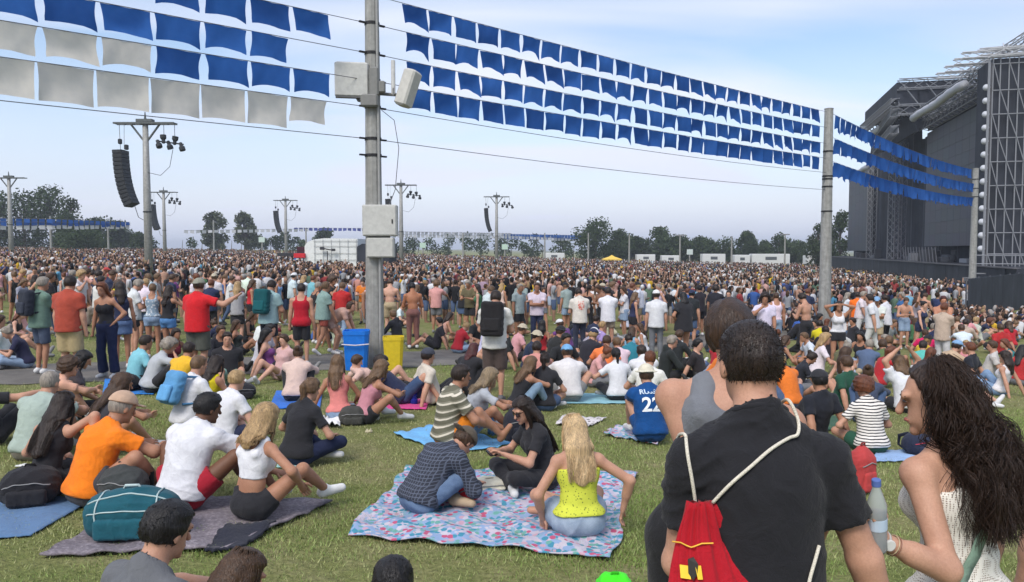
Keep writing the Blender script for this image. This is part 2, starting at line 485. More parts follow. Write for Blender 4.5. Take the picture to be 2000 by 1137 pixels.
# ------------------------------------------------------------------ people
SKIN = dict(fair=(0.56, 0.345, 0.255), light=(0.48, 0.28, 0.195), tan=(0.38, 0.205, 0.13), olive=(0.31, 0.165, 0.10), brown=(0.15, 0.075, 0.045))
HAIR = dict(black=(0.010, 0.009, 0.010), dark=(0.022, 0.014, 0.011), brown=(0.06, 0.034, 0.020), light_brown=(0.13, 0.08, 0.045),
            blond=(0.36, 0.25, 0.13), grey=(0.26, 0.24, 0.22), auburn=(0.12, 0.04, 0.018), dark_red=(0.06, 0.012, 0.012))
def unit(v):
    v = np.asarray(v, float); return v / (np.linalg.norm(v) + 1e-12)
def ik(a, t, l1, l2, pole):
    a, t = A(a), A(t); d = t - a; L = np.linalg.norm(d)
    if L > (l1 + l2) * 0.998: t = a + d / L * (l1 + l2) * 0.998; d = t - a; L = np.linalg.norm(d)
    if L < abs(l1 - l2) + 0.05: L = abs(l1 - l2) + 0.05
    u = unit(d); c = (l1 * l1 - l2 * l2 + L * L) / (2 * L); h = math.sqrt(max(l1 * l1 - c * c, 0))
    p = np.asarray(pole, float); p = p - u * (p @ u)
    if np.linalg.norm(p) < 1e-4: p = np.cross(u, (1, 0, 0))
    return a + u * c + unit(p) * h, t
def rotax(v, axis, deg):
    return np.array(Matrix.Rotation(R(deg), 3, Vector(axis)) @ Vector(v))
BASE = dict(shd=0.072, pel=(0, 0, 0.94), l1=0, l2=5, side=0, tw=0, hy=0, hp=6, hr=0, wl=(-0.25, 0.06, 0.80), wr=(0.25, 0.06, 0.80), el=(-0.5, -1, 0), er=(0.5, -1, 0),
            al=(-0.10, -0.01, 0.08), ar=(0.10, -0.01, 0.08), kl=(-0.1, 1, 0), kr=(0.1, 1, 0), fl=(-0.15, 1, -0.28), fr=(0.15, 1, -0.28))
POSES = dict(
    stand={}, 
    stand_hip=dict(wl=(-0.17, 0.05, 1.0), el=(-1, -0.6, 0), al=(-0.14, 0.0, 0.08), side=3),
    stand_phone=dict(wl=(-0.07, 0.30, 1.16), wr=(0.09, 0.30, 1.14), el=(-0.6, -0.2, -1), er=(0.6, -0.2, -1), hp=24, l2=9),
    stand_cross=dict(wl=(0.10, 0.21, 1.14), wr=(-0.10, 0.23, 1.17), el=(-1, 0.1, -0.6), er=(1, 0.1, -0.6)),
    stand_drink=dict(wr=(0.10, 0.24, 1.40), er=(0.9, 0.1, -0.8), wl=(-0.22, 0.14, 0.86), ar=(0.13, 0.04, 0.08)),
    stand_wave=dict(wr=(0.30, 0.10, 1.78), er=(1, 0.1, 0.0), hp=-4),
    stand_up=dict(wr=(0.20, 0.12, 1.82), wl=(-0.20, 0.12, 1.82), er=(1, 0.2, 0.1), el=(-1, 0.2, 0.1), hp=-6),
    stand_shade=dict(wr=(0.07, 0.14, 1.66), er=(1, 0.1, 0.1), wl=(-0.07, 0.14, 1.66), el=(-1, 0.1, 0.1)),
    stand_point=dict(wr=(0.62, 0.22, 1.44), er=(0.2, -0.4, -1)),
    walk=dict(al=(-0.09, 0.22, 0.10), ar=(0.09, -0.26, 0.13), wl=(-0.25, -0.10, 0.83), wr=(0.25, 0.20, 0.86), fr=(0.1, 1, -0.8), l1=3),
    bend=dict(pel=(0, -0.12, 0.86), l1=58, l2=75, wl=(-0.14, 0.52, 0.42), wr=(0.14, 0.55, 0.40), hp=-10),
    cross=dict(pel=(0, 0, 0.115), l1=6, l2=24, al=(0.15, 0.30, 0.075), ar=(-0.15, 0.37, 0.075), kl=(-1, 0.35, 0.30), kr=(1, 0.35, 0.30),
               wl=(-0.19, 0.33, 0.26), wr=(0.16, 0.36, 0.24), el=(-0.7, -0.4, -0.3), er=(0.7, -0.4, -0.3), hp=10, fl=(0.9, 0.3, -0.1), fr=(-0.9, 0.3, -0.1)),
    cross_phone=dict(pel=(0, 0, 0.115), l1=8, l2=30, al=(0.15, 0.30, 0.075), ar=(-0.15, 0.37, 0.075), kl=(-1, 0.35, 0.30), kr=(1, 0.35, 0.30),
               wl=(-0.05, 0.42, 0.36), wr=(0.09, 0.43, 0.36), el=(-0.8, -0.2, -0.8), er=(0.8, -0.2, -0.8), hp=32, fl=(0.9, 0.3, -0.1), fr=(-0.9, 0.3, -0.1)),
    knees=dict(pel=(0, 0, 0.115), l1=10, l2=36, al=(-0.14, 0.47, 0.08), ar=(0.14, 0.50, 0.08), kl=(-0.25, 0.1, 1), kr=(0.25, 0.1, 1),
               wl=(0.02, 0.56, 0.37), wr=(0.05, 0.58, 0.40), el=(-1, 0.1, -0.25), er=(1, 0.1, -0.25), hp=8),
    knees_apart=dict(pel=(0, 0, 0.115), l1=10, l2=34, al=(-0.20, 0.46, 0.08), ar=(0.22, 0.48, 0.08), kl=(-0.7, 0.1, 1), kr=(0.7, 0.1, 1),
               wl=(-0.10, 0.50, 0.38), wr=(0.12, 0.52, 0.36), el=(-1, 0.0, -0.2), er=(1, 0.0, -0.2), hp=14),
    lean=dict(pel=(0, 0, 0.115), l1=-24, l2=-8, al=(-0.15, 0.72, 0.07), ar=(0.12, 0.60, 0.08), kl=(-0.3, 0.1, 1), kr=(0.2, 0.1, 1),
              wl=(-0.27, -0.34, 0.04), wr=(0.27, -0.34, 0.04), el=(-0.6, -1, 0), er=(0.6, -1, 0), hp=6, fl=(-0.3, 0.6, 0.75), fr=(0.1, 1, -0.2)),
    legs_out=dict(pel=(0, 0, 0.115), l1=2, l2=18, al=(-0.11, 0.84, 0.07), ar=(0.12, 0.82, 0.07), kl=(-0.2, 0.1, 1), kr=(0.2, 0.1, 1),
              wl=(-0.16, 0.40, 0.22), wr=(0.16, 0.42, 0.22), el=(-0.8, -0.4, -0.2), er=(0.8, -0.4, -0.2), fl=(-0.3, 0.5, 0.8), fr=(0.3, 0.5, 0.8)),
    side_sit=dict(pel=(0, 0, 0.115), l1=2, l2=12, al=(0.30, 0.10, 0.06), ar=(0.44, 0.02, 0.06), kl=(-0.25, 1, 0.15), kr=(0.3, 1, 0.1), side=-8,
              wl=(-0.33, -0.02, 0.04), wr=(0.12, 0.34, 0.20), el=(-0.8, -0.6, 0), er=(0.8, -0.3, -0.3), fl=(0.8, -0.6, 0), fr=(0.8, -0.6, 0)),
    kneel=dict(pel=(0, 0, 0.27), l1=6, l2=14, al=(-0.10, -0.06, 0.05), ar=(0.10, -0.06, 0.05), kl=(-0.25, 1, 0), kr=(0.25, 1, 0),
              wl=(-0.12, 0.36, 0.44), wr=(0.12, 0.36, 0.44), el=(-0.9, -0.3, -0.3), er=(0.9, -0.3, -0.3), fl=(0, -1, 0), fr=(0, -1, 0)),
    lie=dict(pel=(0, 0, 0.13), l1=-62, l2=-50, side=0, al=(-0.10, 0.84, 0.07), ar=(0.16, 0.55, 0.08), kl=(0, 0.1, 1), kr=(0, 0.1, 1),
              wl=(-0.24, -0.40, 0.04), wr=(0.26, -0.38, 0.04), el=(-0.5, -1, 0), er=(0.5, -1, 0), hp=20, fl=(-0.3, 0.4, 0.85), fr=(0.1, 1, -0.2)),
)
def skeleton(pose, h=1.75, fem=False):
    q = dict(BASE)
    if isinstance(pose, str): q.update(POSES[pose])
    else:
        q.update(POSES[pose[0]]); q.update(pose[1])
    J = {}; pel = A(q['pel'])
    def fr(lean, side, tw):
        M = Matrix.Rotation(R(tw), 3, 'Z') @ Matrix.Rotation(R(side), 3, 'Y') @ Matrix.Rotation(-R(lean), 3, 'X')
        return np.array(M)                       # columns: lateral, forward, up
    M1 = fr(q['l1'], q['side'] * 0.6, q['tw'] * 0.3); M2 = fr(q['l2'], q['side'], q['tw'])
    Mm = fr((q['l1'] + q['l2']) / 2, q['side'] * 0.8, q['tw'] * 0.6)
    waist = pel + M1[:, 2] * 0.16; chest = waist + Mm[:, 2] * 0.17; neck = chest + M2[:, 2] * 0.185
    HM = np.array(Matrix.Rotation(R(q['tw'] + q['hy']), 3, 'Z') @ Matrix.Rotation(R(q['hr']), 3, 'Y') @ Matrix.Rotation(-R(q['hp']), 3, 'X'))
    hbase = neck + M2[:, 2] * 0.055 + M2[:, 1] * 0.012
    head = hbase + HM[:, 2] * 0.105 + HM[:, 1] * 0.022
    sw = 0.158 if fem else 0.182
    hw = 0.088 if fem else 0.084
    for s, n in ((-1, 'L'), (1, 'R')):
        J['sh' + n] = neck - M2[:, 2] * q['shd'] + M2[:, 0] * s * sw
        J['hip' + n] = pel + M1[:, 0] * s * hw - M1[:, 2] * 0.015
        w = q['wl'] if s < 0 else q['wr']
        J['el' + n], J['wr' + n] = ik(J['sh' + n], w, 0.29, 0.255, q['el'] if s < 0 else q['er'])
        J['kn' + n], J['an' + n] = ik(J['hip' + n], q['al'] if s < 0 else q['ar'], 0.43, 0.42, q['kl'] if s < 0 else q['kr'])
        J['ft' + n] = unit(q['fl'] if s < 0 else q['fr'])
        J['ha' + n] = A(q['hand' + n]) if ('hand' + n) in q else None
    J.update(pel=pel, waist=waist, chest=chest, neck=neck, hbase=hbase, head=head, M1=M1, M2=M2, Mm=Mm, HM=HM)
    s = h / 1.75
    for k2 in list(J):
        if not k2.startswith(('M', 'HM', 'ft', 'ha')): J[k2] = J[k2] * s
    J['s'] = s
    return J
def body_prims(J, fem, fat=1.0, face=True):
    s = J['s']; M1, M2, Mm, HM = J['M1'], J['M2'], J['Mm'], J['HM']; B = {}
    f = lambda v: v * s
    g = lambda v: v * s * fat
    lx, fw, up = M1[:, 0], M1[:, 1], M1[:, 2]
    B['pelvis'] = [cone(J['hipL'], J['hipR'], g(0.098 if fem else 0.088), g(0.098 if fem else 0.088), (fw, 0.98)), cone(J['pel'] + lx * f(-0.055) - fw * f(0.032), J['pel'] + lx * f(0.055) - fw * f(0.032), g(0.100 if fem else 0.094), g(0.100 if fem else 0.094))]
    B['waist'] = [ell(J['waist'], (g(0.116 if fem else 0.134), g(0.088 if fem else 0.100), f(0.15)), Mm)]
    B['chest'] = [ell(J['chest'] + M2[:, 2] * f(0.035), (g(0.140 if fem else 0.162), g(0.098 if fem else 0.112), f(0.165)), M2)]
    B['shoulders'] = [cone(J['shL'], J['shR'], g(0.046), g(0.046)), ell((J['shL']), [g(0.048 if fem else 0.056)] * 3), ell(J['shR'], [g(0.048 if fem else 0.056)] * 3)]
    t0 = J['neck'] + M2[:, 2] * f(0.03) - M2[:, 1] * f(0.01)
    B['traps'] = [cone(t0, J['shL'] * 0.8 + t0 * 0.2, f(0.050), f(0.036)), cone(t0, J['shR'] * 0.8 + t0 * 0.2, f(0.050), f(0.036))]
    if fem: B['bust'] = [ell(J['chest'] + M2[:, 1] * f(0.085) + M2[:, 0] * f(q) + M2[:, 2] * f(0.0), [f(0.058)] * 3) for q in (-0.062, 0.062)]
    nr = 0.046 if fem else 0.056
    H = HM; hd = J['head']
    B['neck'] = [cone(J['neck'] - M2[:, 2] * f(0.02), hd - H[:, 2] * f(0.05) - H[:, 1] * f(0.022), f(nr + 0.006), f(nr))]
    hs = 0.95 if fem else 1.0
    B['head'] = [ell(hd + H[:, 2] * f(0.022) - H[:, 1] * f(0.008), (f(0.076 * hs), f(0.096 * hs), f(0.098 * hs)), H),
                 ell(hd + H[:, 1] * f(0.026) - H[:, 2] * f(0.052), (f(0.058 * hs), f(0.066 * hs), f(0.066 * hs)), H)]
    if face:
        P = lambda a, b, c: hd + H[:, 0] * f(a) + H[:, 1] * f(b) + H[:, 2] * f(c)
        kk = 0.010
        nose = cone(P(0, 0.088, 0.015), P(0, 0.112, -0.028), f(0.009), f(0.014)); nose['k'] = kk
        lip = ell(P(0, 0.086, -0.062), (f(0.024), f(0.012), f(0.010)), H); lip['k'] = kk
        chin = ell(P(0, 0.076, -0.098), (f(0.022), f(0.018), f(0.018)), H); chin['k'] = 0.015
        brow = cone(P(-0.04, 0.082, 0.028), P(0.04, 0.082, 0.028), f(0.012), f(0.012)); brow['k'] = 0.014
        B['face'] = [nose, lip, chin, brow]
        for q in (-1, 1):
            e = ell(P(q * 0.077 * hs, -0.004, -0.008), (f(0.010), f(0.020), f(0.031)), H); e['k'] = 0.006
            B['face'].append(e)
    for n in 'LR':
        sh, elb, wr = J['sh' + n], J['el' + n], J['wr' + n]
        ra, rb, rc = (0.042, 0.036, 0.024) if fem else (0.053, 0.043, 0.029)
        B['uarm' + n] = [cone(sh, elb, g(ra), g(rb))]
        B['farm' + n] = [cone(elb, wr, g(rb), f(rc)), cone(elb, elb * 0.5 + wr * 0.5, g(rb * 1.02), g(rb * 0.92))]
        d = unit(wr - elb)
        hd_ = J['ha' + n]; d = unit(hd_) if hd_ is not None else d
        J['hd' + n] = d
        pc = wr + d * f(0.050)
        nrm = np.cross(d, unit(np.cross(d, sh - elb) + 1e-6)); J['hn' + n] = unit(nrm)
        B['hand' + n] = [cone(wr + d * f(0.012), wr + d * f(0.075), f(0.030 if fem else 0.034), f(0.034 if fem else 0.040), (J['hn' + n], 0.45))]
        hip, kn, an = J['hip' + n], J['kn' + n], J['an' + n]
        B['thigh' + n] = [cone(hip, kn, g(0.086), g(0.053))]
        cm = kn * 0.68 + an * 0.32; back = unit(np.cross(np.cross(hip - kn, an - kn) + 1e-7, an - kn))
        tb = (hip + an) / 2 - kn; tb = unit(tb) if np.linalg.norm(tb) > 0.05 else -fw
        B['shin' + n] = [cone(kn, an, g(0.050), f(0.034)), cone(kn * 0.80 + an * 0.20 + tb * f(0.010), kn * 0.52 + an * 0.48 + tb * f(0.008), g(0.052), g(0.040))]
        ft = J['ft' + n]
        B['foot' + n] = [cone(an - ft * f(0.035) - np.array((0, 0, f(0.02))) * (1 if abs(ft[2]) < 0.6 else 0), an + ft * f(0.15), f(0.040), f(0.030))]
        # keep feet out of the ground
        for pr in B['foot' + n]:
            for e, rr in (('a', 'ra'), ('b', 'rb')):
                pr[e] = pr[e].copy(); pr[e][2] = max(pr[e][2], pr[rr] * 0.9)
    return B
def finger_tubes(J, n, s, curl=0.5, fem=False):
    """four fingers of different lengths and a thumb, rooted in the palm"""
    m = MB(); d = J['hd' + n]; nn = J['hn' + n]; lat = unit(np.cross(d, nn)); wr = J['wr' + n]
    sg = 1 if n == 'L' else -1
    for i, (o, L) in enumerate(((-0.027, 0.070), (-0.009, 0.078), (0.009, 0.072), (0.026, 0.056))):
        p = wr + (d * 0.078 + lat * o) * s; pts = [p - d * 0.02 * s]; a = 0.15 + curl * 0.3
        pts.append(p)
        for sgm, fr in enumerate((0.45, 0.32, 0.23)):
            dd = d * math.cos(a) - nn * math.sin(a) * -1
            p = p + dd * L * fr * s; pts.append(p); a += curl * (0.55 + 0.1 * i)
        m.tube(pts, [0.0095 * s, 0.0092 * s, 0.0085 * s, 0.0078 * s, 0.0055 * s], 6)
    p = wr + (d * 0.025 - lat * 0.028) * s
    t1 = unit(d * 0.7 - lat * 0.7 + nn * 0.3); t2 = unit(d * 0.95 - lat * 0.2 + nn * 0.45)
    m.tube([p - t1 * 0.01 * s, p + t1 * 0.028 * s, p + t1 * 0.03 * s + t2 * 0.03 * s, p + t1 * 0.03 * s + t2 * 0.052 * s], [0.013 * s, 0.012 * s, 0.0105 * s, 0.007 * s], 6)
    return m
def join_vf(parts):
    """parts: (V, F quads) or MB -> one mesh through from_pydata when faces differ"""
    V = []; Fs = []; o = 0
    for p in parts:
        if isinstance(p, MB): v, f = np.array([tuple(x) for x in p.v]), p.f
        else: v, f = p[0], p[1].tolist()
        V.append(v); Fs += [tuple(i + o for i in q) for q in f]; o += len(v)
    return np.concatenate(V), Fs
def hair_strands(lines, rad, tip=0.35):
    """lines (N,M,3) -> three-sided tapered tubes"""
    L = np.asarray(lines, float); N, M, _ = L.shape
    T = np.gradient(L, axis=1); T /= np.linalg.norm(T, axis=2, keepdims=True) + 1e-9
    ref = np.array((0.31, 0.77, 0.55)); U = np.cross(T, ref); U /= np.linalg.norm(U, axis=2, keepdims=True) + 1e-9; W = np.cross(T, U)
    rr = (rad * np.concatenate([np.linspace(0.8, 1, M // 2), np.linspace(1, tip, M - M // 2)]))[None, :, None]
    V = np.stack([L + (U * math.cos(a) + W * math.sin(a)) * rr for a in (0, 2.094, 4.189)], axis=2)      # N,M,3,3
    base = (np.arange(N)[:, None, None] * M + np.arange(M - 1)[None, :, None]) * 3
    k = np.arange(3)[None, None, :]; k2 = (k + 1) % 3
    Fq = np.stack([base + k, base + k2, base + 3 + k2, base + 3 + k], axis=3).reshape(-1, 4)
    return V.reshape(-1, 3), Fq
def bez(P, M):
    t = np.linspace(0, 1, M)[:, None]
    n = len(P) - 1
    return sum(math.comb(n, i) * (1 - t) ** (n - i) * t ** i * P[i] for i in range(n + 1))
def long_hair_lines(J, length, n, M=10, wave=0.004, seed=0, width=0.09, pony=False, front=0.35, vol=1.0):
    rs = np.random.RandomState(seed); s = J['s']; H = J['HM']; M2 = J['M2']; hd = J['head'] + H[:, 2] * 0.02 * s
    out = []
    crown = hd + H[:, 2] * 0.105 * s - H[:, 1] * 0.02 * s
    for i in range(n):
        th = rs.uniform(-math.pi * (0.5 + front * 0.5), math.pi * (0.5 + front * 0.5))       # 0 = back of the head
        side, back = math.sin(th), math.cos(th)
        r = (0.084 + rs.uniform(0, 0.012)) * s * vol
        p0 = crown + (H[:, 0] * side - H[:, 1] * back) * rs.uniform(0.0, 0.05) * s
        p1 = hd + (H[:, 0] * side * r - H[:, 1] * back * (r + 0.018 * s)) * 1.02 + H[:, 2] * rs.uniform(0.03, 0.07) * s
        if pony:
            g = hd - H[:, 1] * 0.115 * s + H[:, 2] * 0.01 * s
            q = rs.normal(size=3) * 0.012 * s
            p2 = g + q; e = g - M2[:, 1] * 0.03 * s + np.array((0, 0, -1.0)) * length * s * rs.uniform(0.8, 1.05) + rs.normal(size=3) * 0.018 * s
            pm = g - M2[:, 1] * 0.05 * s + np.array((0, 0, -0.3)) * length * s + q
            ln = np.concatenate([bez([p0, p1, p2], M // 2), bez([p2, pm, e], M - M // 2 + 1)[1:]])
        else:
            p2 = hd + H[:, 0] * side * (r + 0.012 * s) - H[:, 1] * (back * 0.10 + 0.01) * s - H[:, 2] * 0.11 * s
            side2 = side * width * rs.uniform(0.8, 1.15)
            bk = 0.125 if back > -0.2 else -0.06
            e = J['neck'] + M2[:, 0] * side2 * s - M2[:, 1] * (bk + rs.uniform(-0.015, 0.02)) * s - M2[:, 2] * (length - 0.12) * s * rs.uniform(0.78, 1.06)
            pm = J['neck'] + M2[:, 0] * side2 * 1.1 * s - M2[:, 1] * (bk * 0.9) * s + M2[:, 2] * 0.02 * s
            ln = np.concatenate([bez([p0, p1, p2], M // 2), bez([p2, pm, e], M - M // 2 + 1)[1:]])
        t = np.linspace(0, 1, M)[:, None]; ph = rs.uniform(0, 6.28, 2); fq = rs.uniform(9, 14)
        ln = ln + (wave * s * t) * (np.sin(fq * t + ph[0]) * M2[:, 0] + np.sin(fq * t + ph[1]) * M2[:, 1])
        out.append(ln)
    return np.array(out)
def build_hair(J, kind, vox, seed, hero, length=0.3, fem=True, nstr=None):
    s = J['s']; H = J['HM']; hd = J['head']; M2 = J['M2']; c = hd + H[:, 2] * 0.022 * s - H[:, 1] * 0.008 * s
    hs = 0.95 if fem else 1.0
    nrm = unit(H[:, 1] * 0.86 - H[:, 2] * 0.50)
    hl = c + H[:, 1] * (0.050 if kind != 'slick' else 0.030) * s
    cut = [(hl, nrm)]; 
    nape = [(c - H[:, 2] * 0.065 * s, -H[:, 2])]
    th = dict(buzz=0.005, short=0.013, wavy=0.024, curly=0.045, bob=0.022, long=0.014, pony=0.011, bun=0.011, slick=0.007).get(kind, 0.013)
    cap = ell(c - H[:, 1] * 0.004 * s, (0.077 * hs * s + th * s, 0.097 * hs * s + th * s, 0.098 * hs * s + th * s), H, cut + nape)
    fringe = ell(c + H[:, 2] * 0.035 * s + H[:, 1] * 0.01 * s, (0.070 * hs * s + th * s, 0.088 * hs * s + th * s, 0.062 * s + th * s), H, [(c + H[:, 2] * 0.052 * s, -H[:, 2])])
    pr = [cap, fringe] if kind != 'slick' else [cap]; parts = []; wr_ = 0.0065
    if kind == 'bob':
        for sd_ in (-1, 1):
            pr.append(cone(c + H[:, 0] * sd_ * 0.062 * s - H[:, 1] * 0.03 * s, c + H[:, 0] * sd_ * 0.066 * s - H[:, 1] * 0.02 * s - H[:, 2] * 0.12 * s, 0.036 * s, 0.030 * s))
        pr.append(cone(c - H[:, 1] * 0.07 * s, c - H[:, 1] * 0.06 * s - H[:, 2] * 0.13 * s, 0.055 * s, 0.05 * s, (H[:, 1], 0.6)))
    if kind == 'curly':
        rs = np.random.RandomState(seed); wr_ = 0.012
        for i in range(16):
            v = unit(rs.normal(size=3)); v = unit(v - H[:, 1] * 0.55 + H[:, 2] * 0.35)
            pr.append(ell(c + v * 0.098 * s, [rs.uniform(0.03, 0.045) * s] * 3))
    if kind == 'long' or kind == 'wavy':
        L = length
        b1 = c - H[:, 1] * 0.055 * s; b2 = J['neck'] - M2[:, 1] * 0.085 * s + M2[:, 2] * 0.03 * s; b3 = J['neck'] - M2[:, 1] * 0.12 * s - M2[:, 2] * max(L - 0.14, 0.02) * s
        pr += [cone(b1, b2, 0.078 * s, 0.078 * s, (M2[:, 1], 0.55)), cone(b2, b3, 0.080 * s, 0.062 * s, (M2[:, 1], 0.38))]
        for sd_ in (-1, 1):
            pr.append(cone(c + H[:, 0] * sd_ * 0.066 * s - H[:, 1] * 0.005 * s, J['neck'] + M2[:, 0] * sd_ * 0.085 * s - M2[:, 1] * 0.05 * s + M2[:, 2] * 0.03 * s, 0.030 * s, 0.034 * s))
    if kind == 'pony':
        g = c - H[:, 1] * 0.115 * s + H[:, 2] * 0.0 * s
        pr += [ell(g, [0.03 * s] * 3), cone(g, g - M2[:, 1] * 0.03 * s - np.array((0, 0, length * s)), 0.034 * s, 0.018 * s)]
    if kind == 'bun':
        pr.append(ell(c - H[:, 1] * 0.10 * s + H[:, 2] * 0.07 * s, [0.042 * s] * 3))
    V, Fq = implicit(pr, vox, 0.02 * s)
    if len(V) == 0: return None
    if kind != 'buzz':
        V = V + vnormals(V, Fq) * (wr_ * folds(V, seed, J['HM'][:, 0] if kind != 'curly' else None, 2.2))[:, None]
    parts = [(V, Fq)]
    if hero:
        if kind in ('long', 'wavy', 'pony'):
            parts.append(hair_strands(long_hair_lines(J, length, (nstr or 320) if kind != 'pony' else (nstr or 320) // 2, 11, 0.006 if kind == 'long' else 0.014, seed, pony=(kind == 'pony')), 0.0036 * s))
        elif kind in ('short', 'bob', 'curly', 'bun'):
            rs = np.random.RandomState(seed + 5); sel = rs.choice(len(V), min(nstr or 400, len(V))); N = vnormals(V, Fq)[sel]; P0 = V[sel]
            L = 0.018 if kind != 'bob' else 0.045
            dr = -H[:, 1] * 0.5 - H[:, 2] * 0.35; dr = dr[None] + rs.normal(size=(len(sel), 3)) * 0.35
            t = np.linspace(0, 1, 5)[None, :, None]
            lines = P0[:, None] - N[:, None] * 0.002 + (N * 0.4 + dr)[:, None] * t * L * s - N[:, None] * t * t * 0.012
            parts.append(hair_strands(lines, 0.0020 * s))
    V = np.concatenate([p[0] for p in parts]); o = 0; Fs = []
    for v, f in parts:
        Fs.append(f + o); o += len(v)
    return V, np.concatenate(Fs)
def top_prims(J, B, kind, hem=None, sleeve=0.62, loose=0.014, seated=False, strap=None):
    s = J['s']; M1, M2, Mm = J['M1'], J['M2'], J['Mm']; g = loose * s
    if hem is None: hem = (-0.02 if seated else -0.10) if kind not in ('tank', 'crop') else (0.05 if not seated else 0.02)
    hemp = J['pel'] + M1[:, 2] * hem * s; cut = [(hemp, -M1[:, 2])]
    pr = []; sub = []
    for k_ in ('chest', 'waist', 'bust'):
        pr += [grow(p, g, cut) for p in B.get(k_, [])]
    low = hem < 0.10
    if low and (seated or kind in ('tank', 'crop')): pr += [grow(p, g + (0.016 if kind not in ('tank', 'crop') else 0.010) * s, cut) for p in B['pelvis']]
    if kind in ('tee', 'long', 'jersey', 'hoodie', 'dress') and low:
        w = B['chest'][0]['r'][0]
        hw_ = np.linalg.norm(J['hipL'] - J['hipR']) / 2 + B['pelvis'][0]['ra']
        if seated: pr.append(cone(J['chest'], J['pel'] - M1[:, 2] * 0.02 * s, w * 0.93 + g, max(w * 0.93, 0.155 * s) + g + 0.006, (Mm[:, 1], 0.78), cut))
        else: pr.append(cone(J['chest'], J['pel'] - M1[:, 2] * 0.28 * s - M1[:, 1] * 0.016 * s, w * 0.95 + g, max(hw_ * 1.02, w) + g + 0.012 * s, (Mm[:, 1], 0.90), cut))
    if kind in ('tee', 'long', 'jersey', 'hoodie', 'dress'):
        pr += [grow(p, g * 0.55) for p in B['shoulders'] + B['traps']]
        for n in 'LR':
            a, b = J['sh' + n], J['el' + n]; ax_ = unit(b - a); r0 = B['uarm' + n][0]['ra']; e = a + (b - a) * sleeve
            if kind in ('long', 'hoodie'):
                pr.append(cone(a, b, r0 + g * 1.2, B['uarm' + n][0]['rb'] + g * 1.2))
                w_ = J['wr' + n]; pr.append(cone(b, b + (w_ - b) * 0.93, B['uarm' + n][0]['rb'] + g * 1.1, B['farm' + n][0]['rb'] + g * 1.1, None, [(b + (w_ - b) * 0.93, unit(w_ - b))]))
            else:
                pr.append(cone(a, e + ax_ * 0.05 * s, r0 + g * 0.45, r0 + g * 0.9 + 0.008 * s, None, [(e, ax_)]))
        ncut = J['neck'] + M2[:, 2] * 0.012 * s
        sub.append(cone(ncut + M2[:, 1] * 0.025 * s, J['head'], B['neck'][0]['ra'] + 0.016 * s, B['neck'][0]['rb'] + 0.03 * s))
        if kind == 'hoodie':
            pr.append(ell(J['neck'] - M2[:, 1] * 0.09 * s + M2[:, 2] * 0.01 * s, (0.09 * s, 0.05 * s, 0.07 * s), M2))
    else:                                        # tank / crop / strap tops
        for p in pr:
            p['cuts'] = list(p['cuts']) + [(J['chest'] + M2[:, 2] * (0.10 if kind == 'tank' else 0.06) * s, M2[:, 2])]
        for sd_ in (-1, 1):
            o = M2[:, 0] * sd_ * (0.088 if kind == 'tank' else 0.075) * s
            topp = J['neck'] + o - M2[:, 2] * (0.030 if strap else 0.006) * s - M2[:, 1] * 0.01 * s
            r_ = (strap or (0.028 if kind == 'tank' else 0.009)) * s
            pr += [cone(J['chest'] + o + M2[:, 1] * 0.092 * s + M2[:, 2] * 0.06 * s, topp, r_, r_), cone(J['chest'] + o - M2[:, 1] * 0.088 * s + M2[:, 2] * 0.07 * s, topp, r_, r_)]
    return pr, sub
def bottom_prims(J, B, kind, leg=0.55, loose=0.014, seated=False):
    s = J['s']; g = loose * s; M1 = J['M1']; pr = []
    top = J['pel'] + M1[:, 2] * 0.115 * s
    pr += [grow(p, g * 0.8) for p in B['pelvis']]
    pr.append(cone(J['pel'], J['pel'] + M1[:, 2] * 0.09 * s, B['pelvis'][0]['ra'] * 1.30 + g * 0.6, B['waist'][0]['r'][0] + g * 0.6, (M1[:, 1], 0.74), [(top, M1[:, 2])]))
    if kind == 'skirt':
        kn = (J['knL'] + J['knR']) / 2; e = J['pel'] + (kn - J['pel']) * leg
        pr.append(cone(J['pel'], e, 0.15 * s, 0.19 * s, (M1[:, 1], 0.8), [(e, unit(e - J['pel']))]))
        for n in 'LR':
            e = J['hip' + n] + (J['kn' + n] - J['hip' + n]) * leg
            pr.append(cone(J['hip' + n], e, 0.10 * s, 0.10 * s, None, [(e, unit(J['kn' + n] - J['hip' + n]))]))
        return pr
    for n in 'LR':
        hip, kn, an = J['hip' + n], J['kn' + n], J['an' + n]; ra, rb = B['thigh' + n][0]['ra'], B['thigh' + n][0]['rb']
        if kind == 'shorts':
            ax_ = unit(kn - hip); e = hip + (kn - hip) * leg
            pr.append(cone(hip, e + ax_ * 0.06 * s, ra + g, ra + (rb - ra) * leg + g * 1.6 + 0.004, None, [(e, ax_)]))
        else:
            pr.append(cone(hip, kn, ra + g * 0.8, rb + g))
            e = kn + (an - kn) * 0.94
            flare = 0.03 * s if kind == 'wide' else 0
            pr += [cone(kn, e, rb + g * 0.9, 0.036 * s + g + flare, None, [(e, unit(an - kn))]), grow(B['shin' + n][1], g * 0.7)]
    return pr
def vf(name, data, material, parent, color=None, extra=None):
    V, Fq = data
    if len(V) == 0: return None
    if extra:
        V2, F2 = join_vf([(V, Fq)] + extra)
        me = bpy.data.meshes.new(name); me.from_pydata(V2.tolist(), [], F2); me.polygons.foreach_set('use_smooth', np.ones(len(F2), dtype=bool)); me.update()
    else:
        me = mesh_np(name, V, Fq)
    return ob(name, me, material, parent, color)
NSEED = [0]
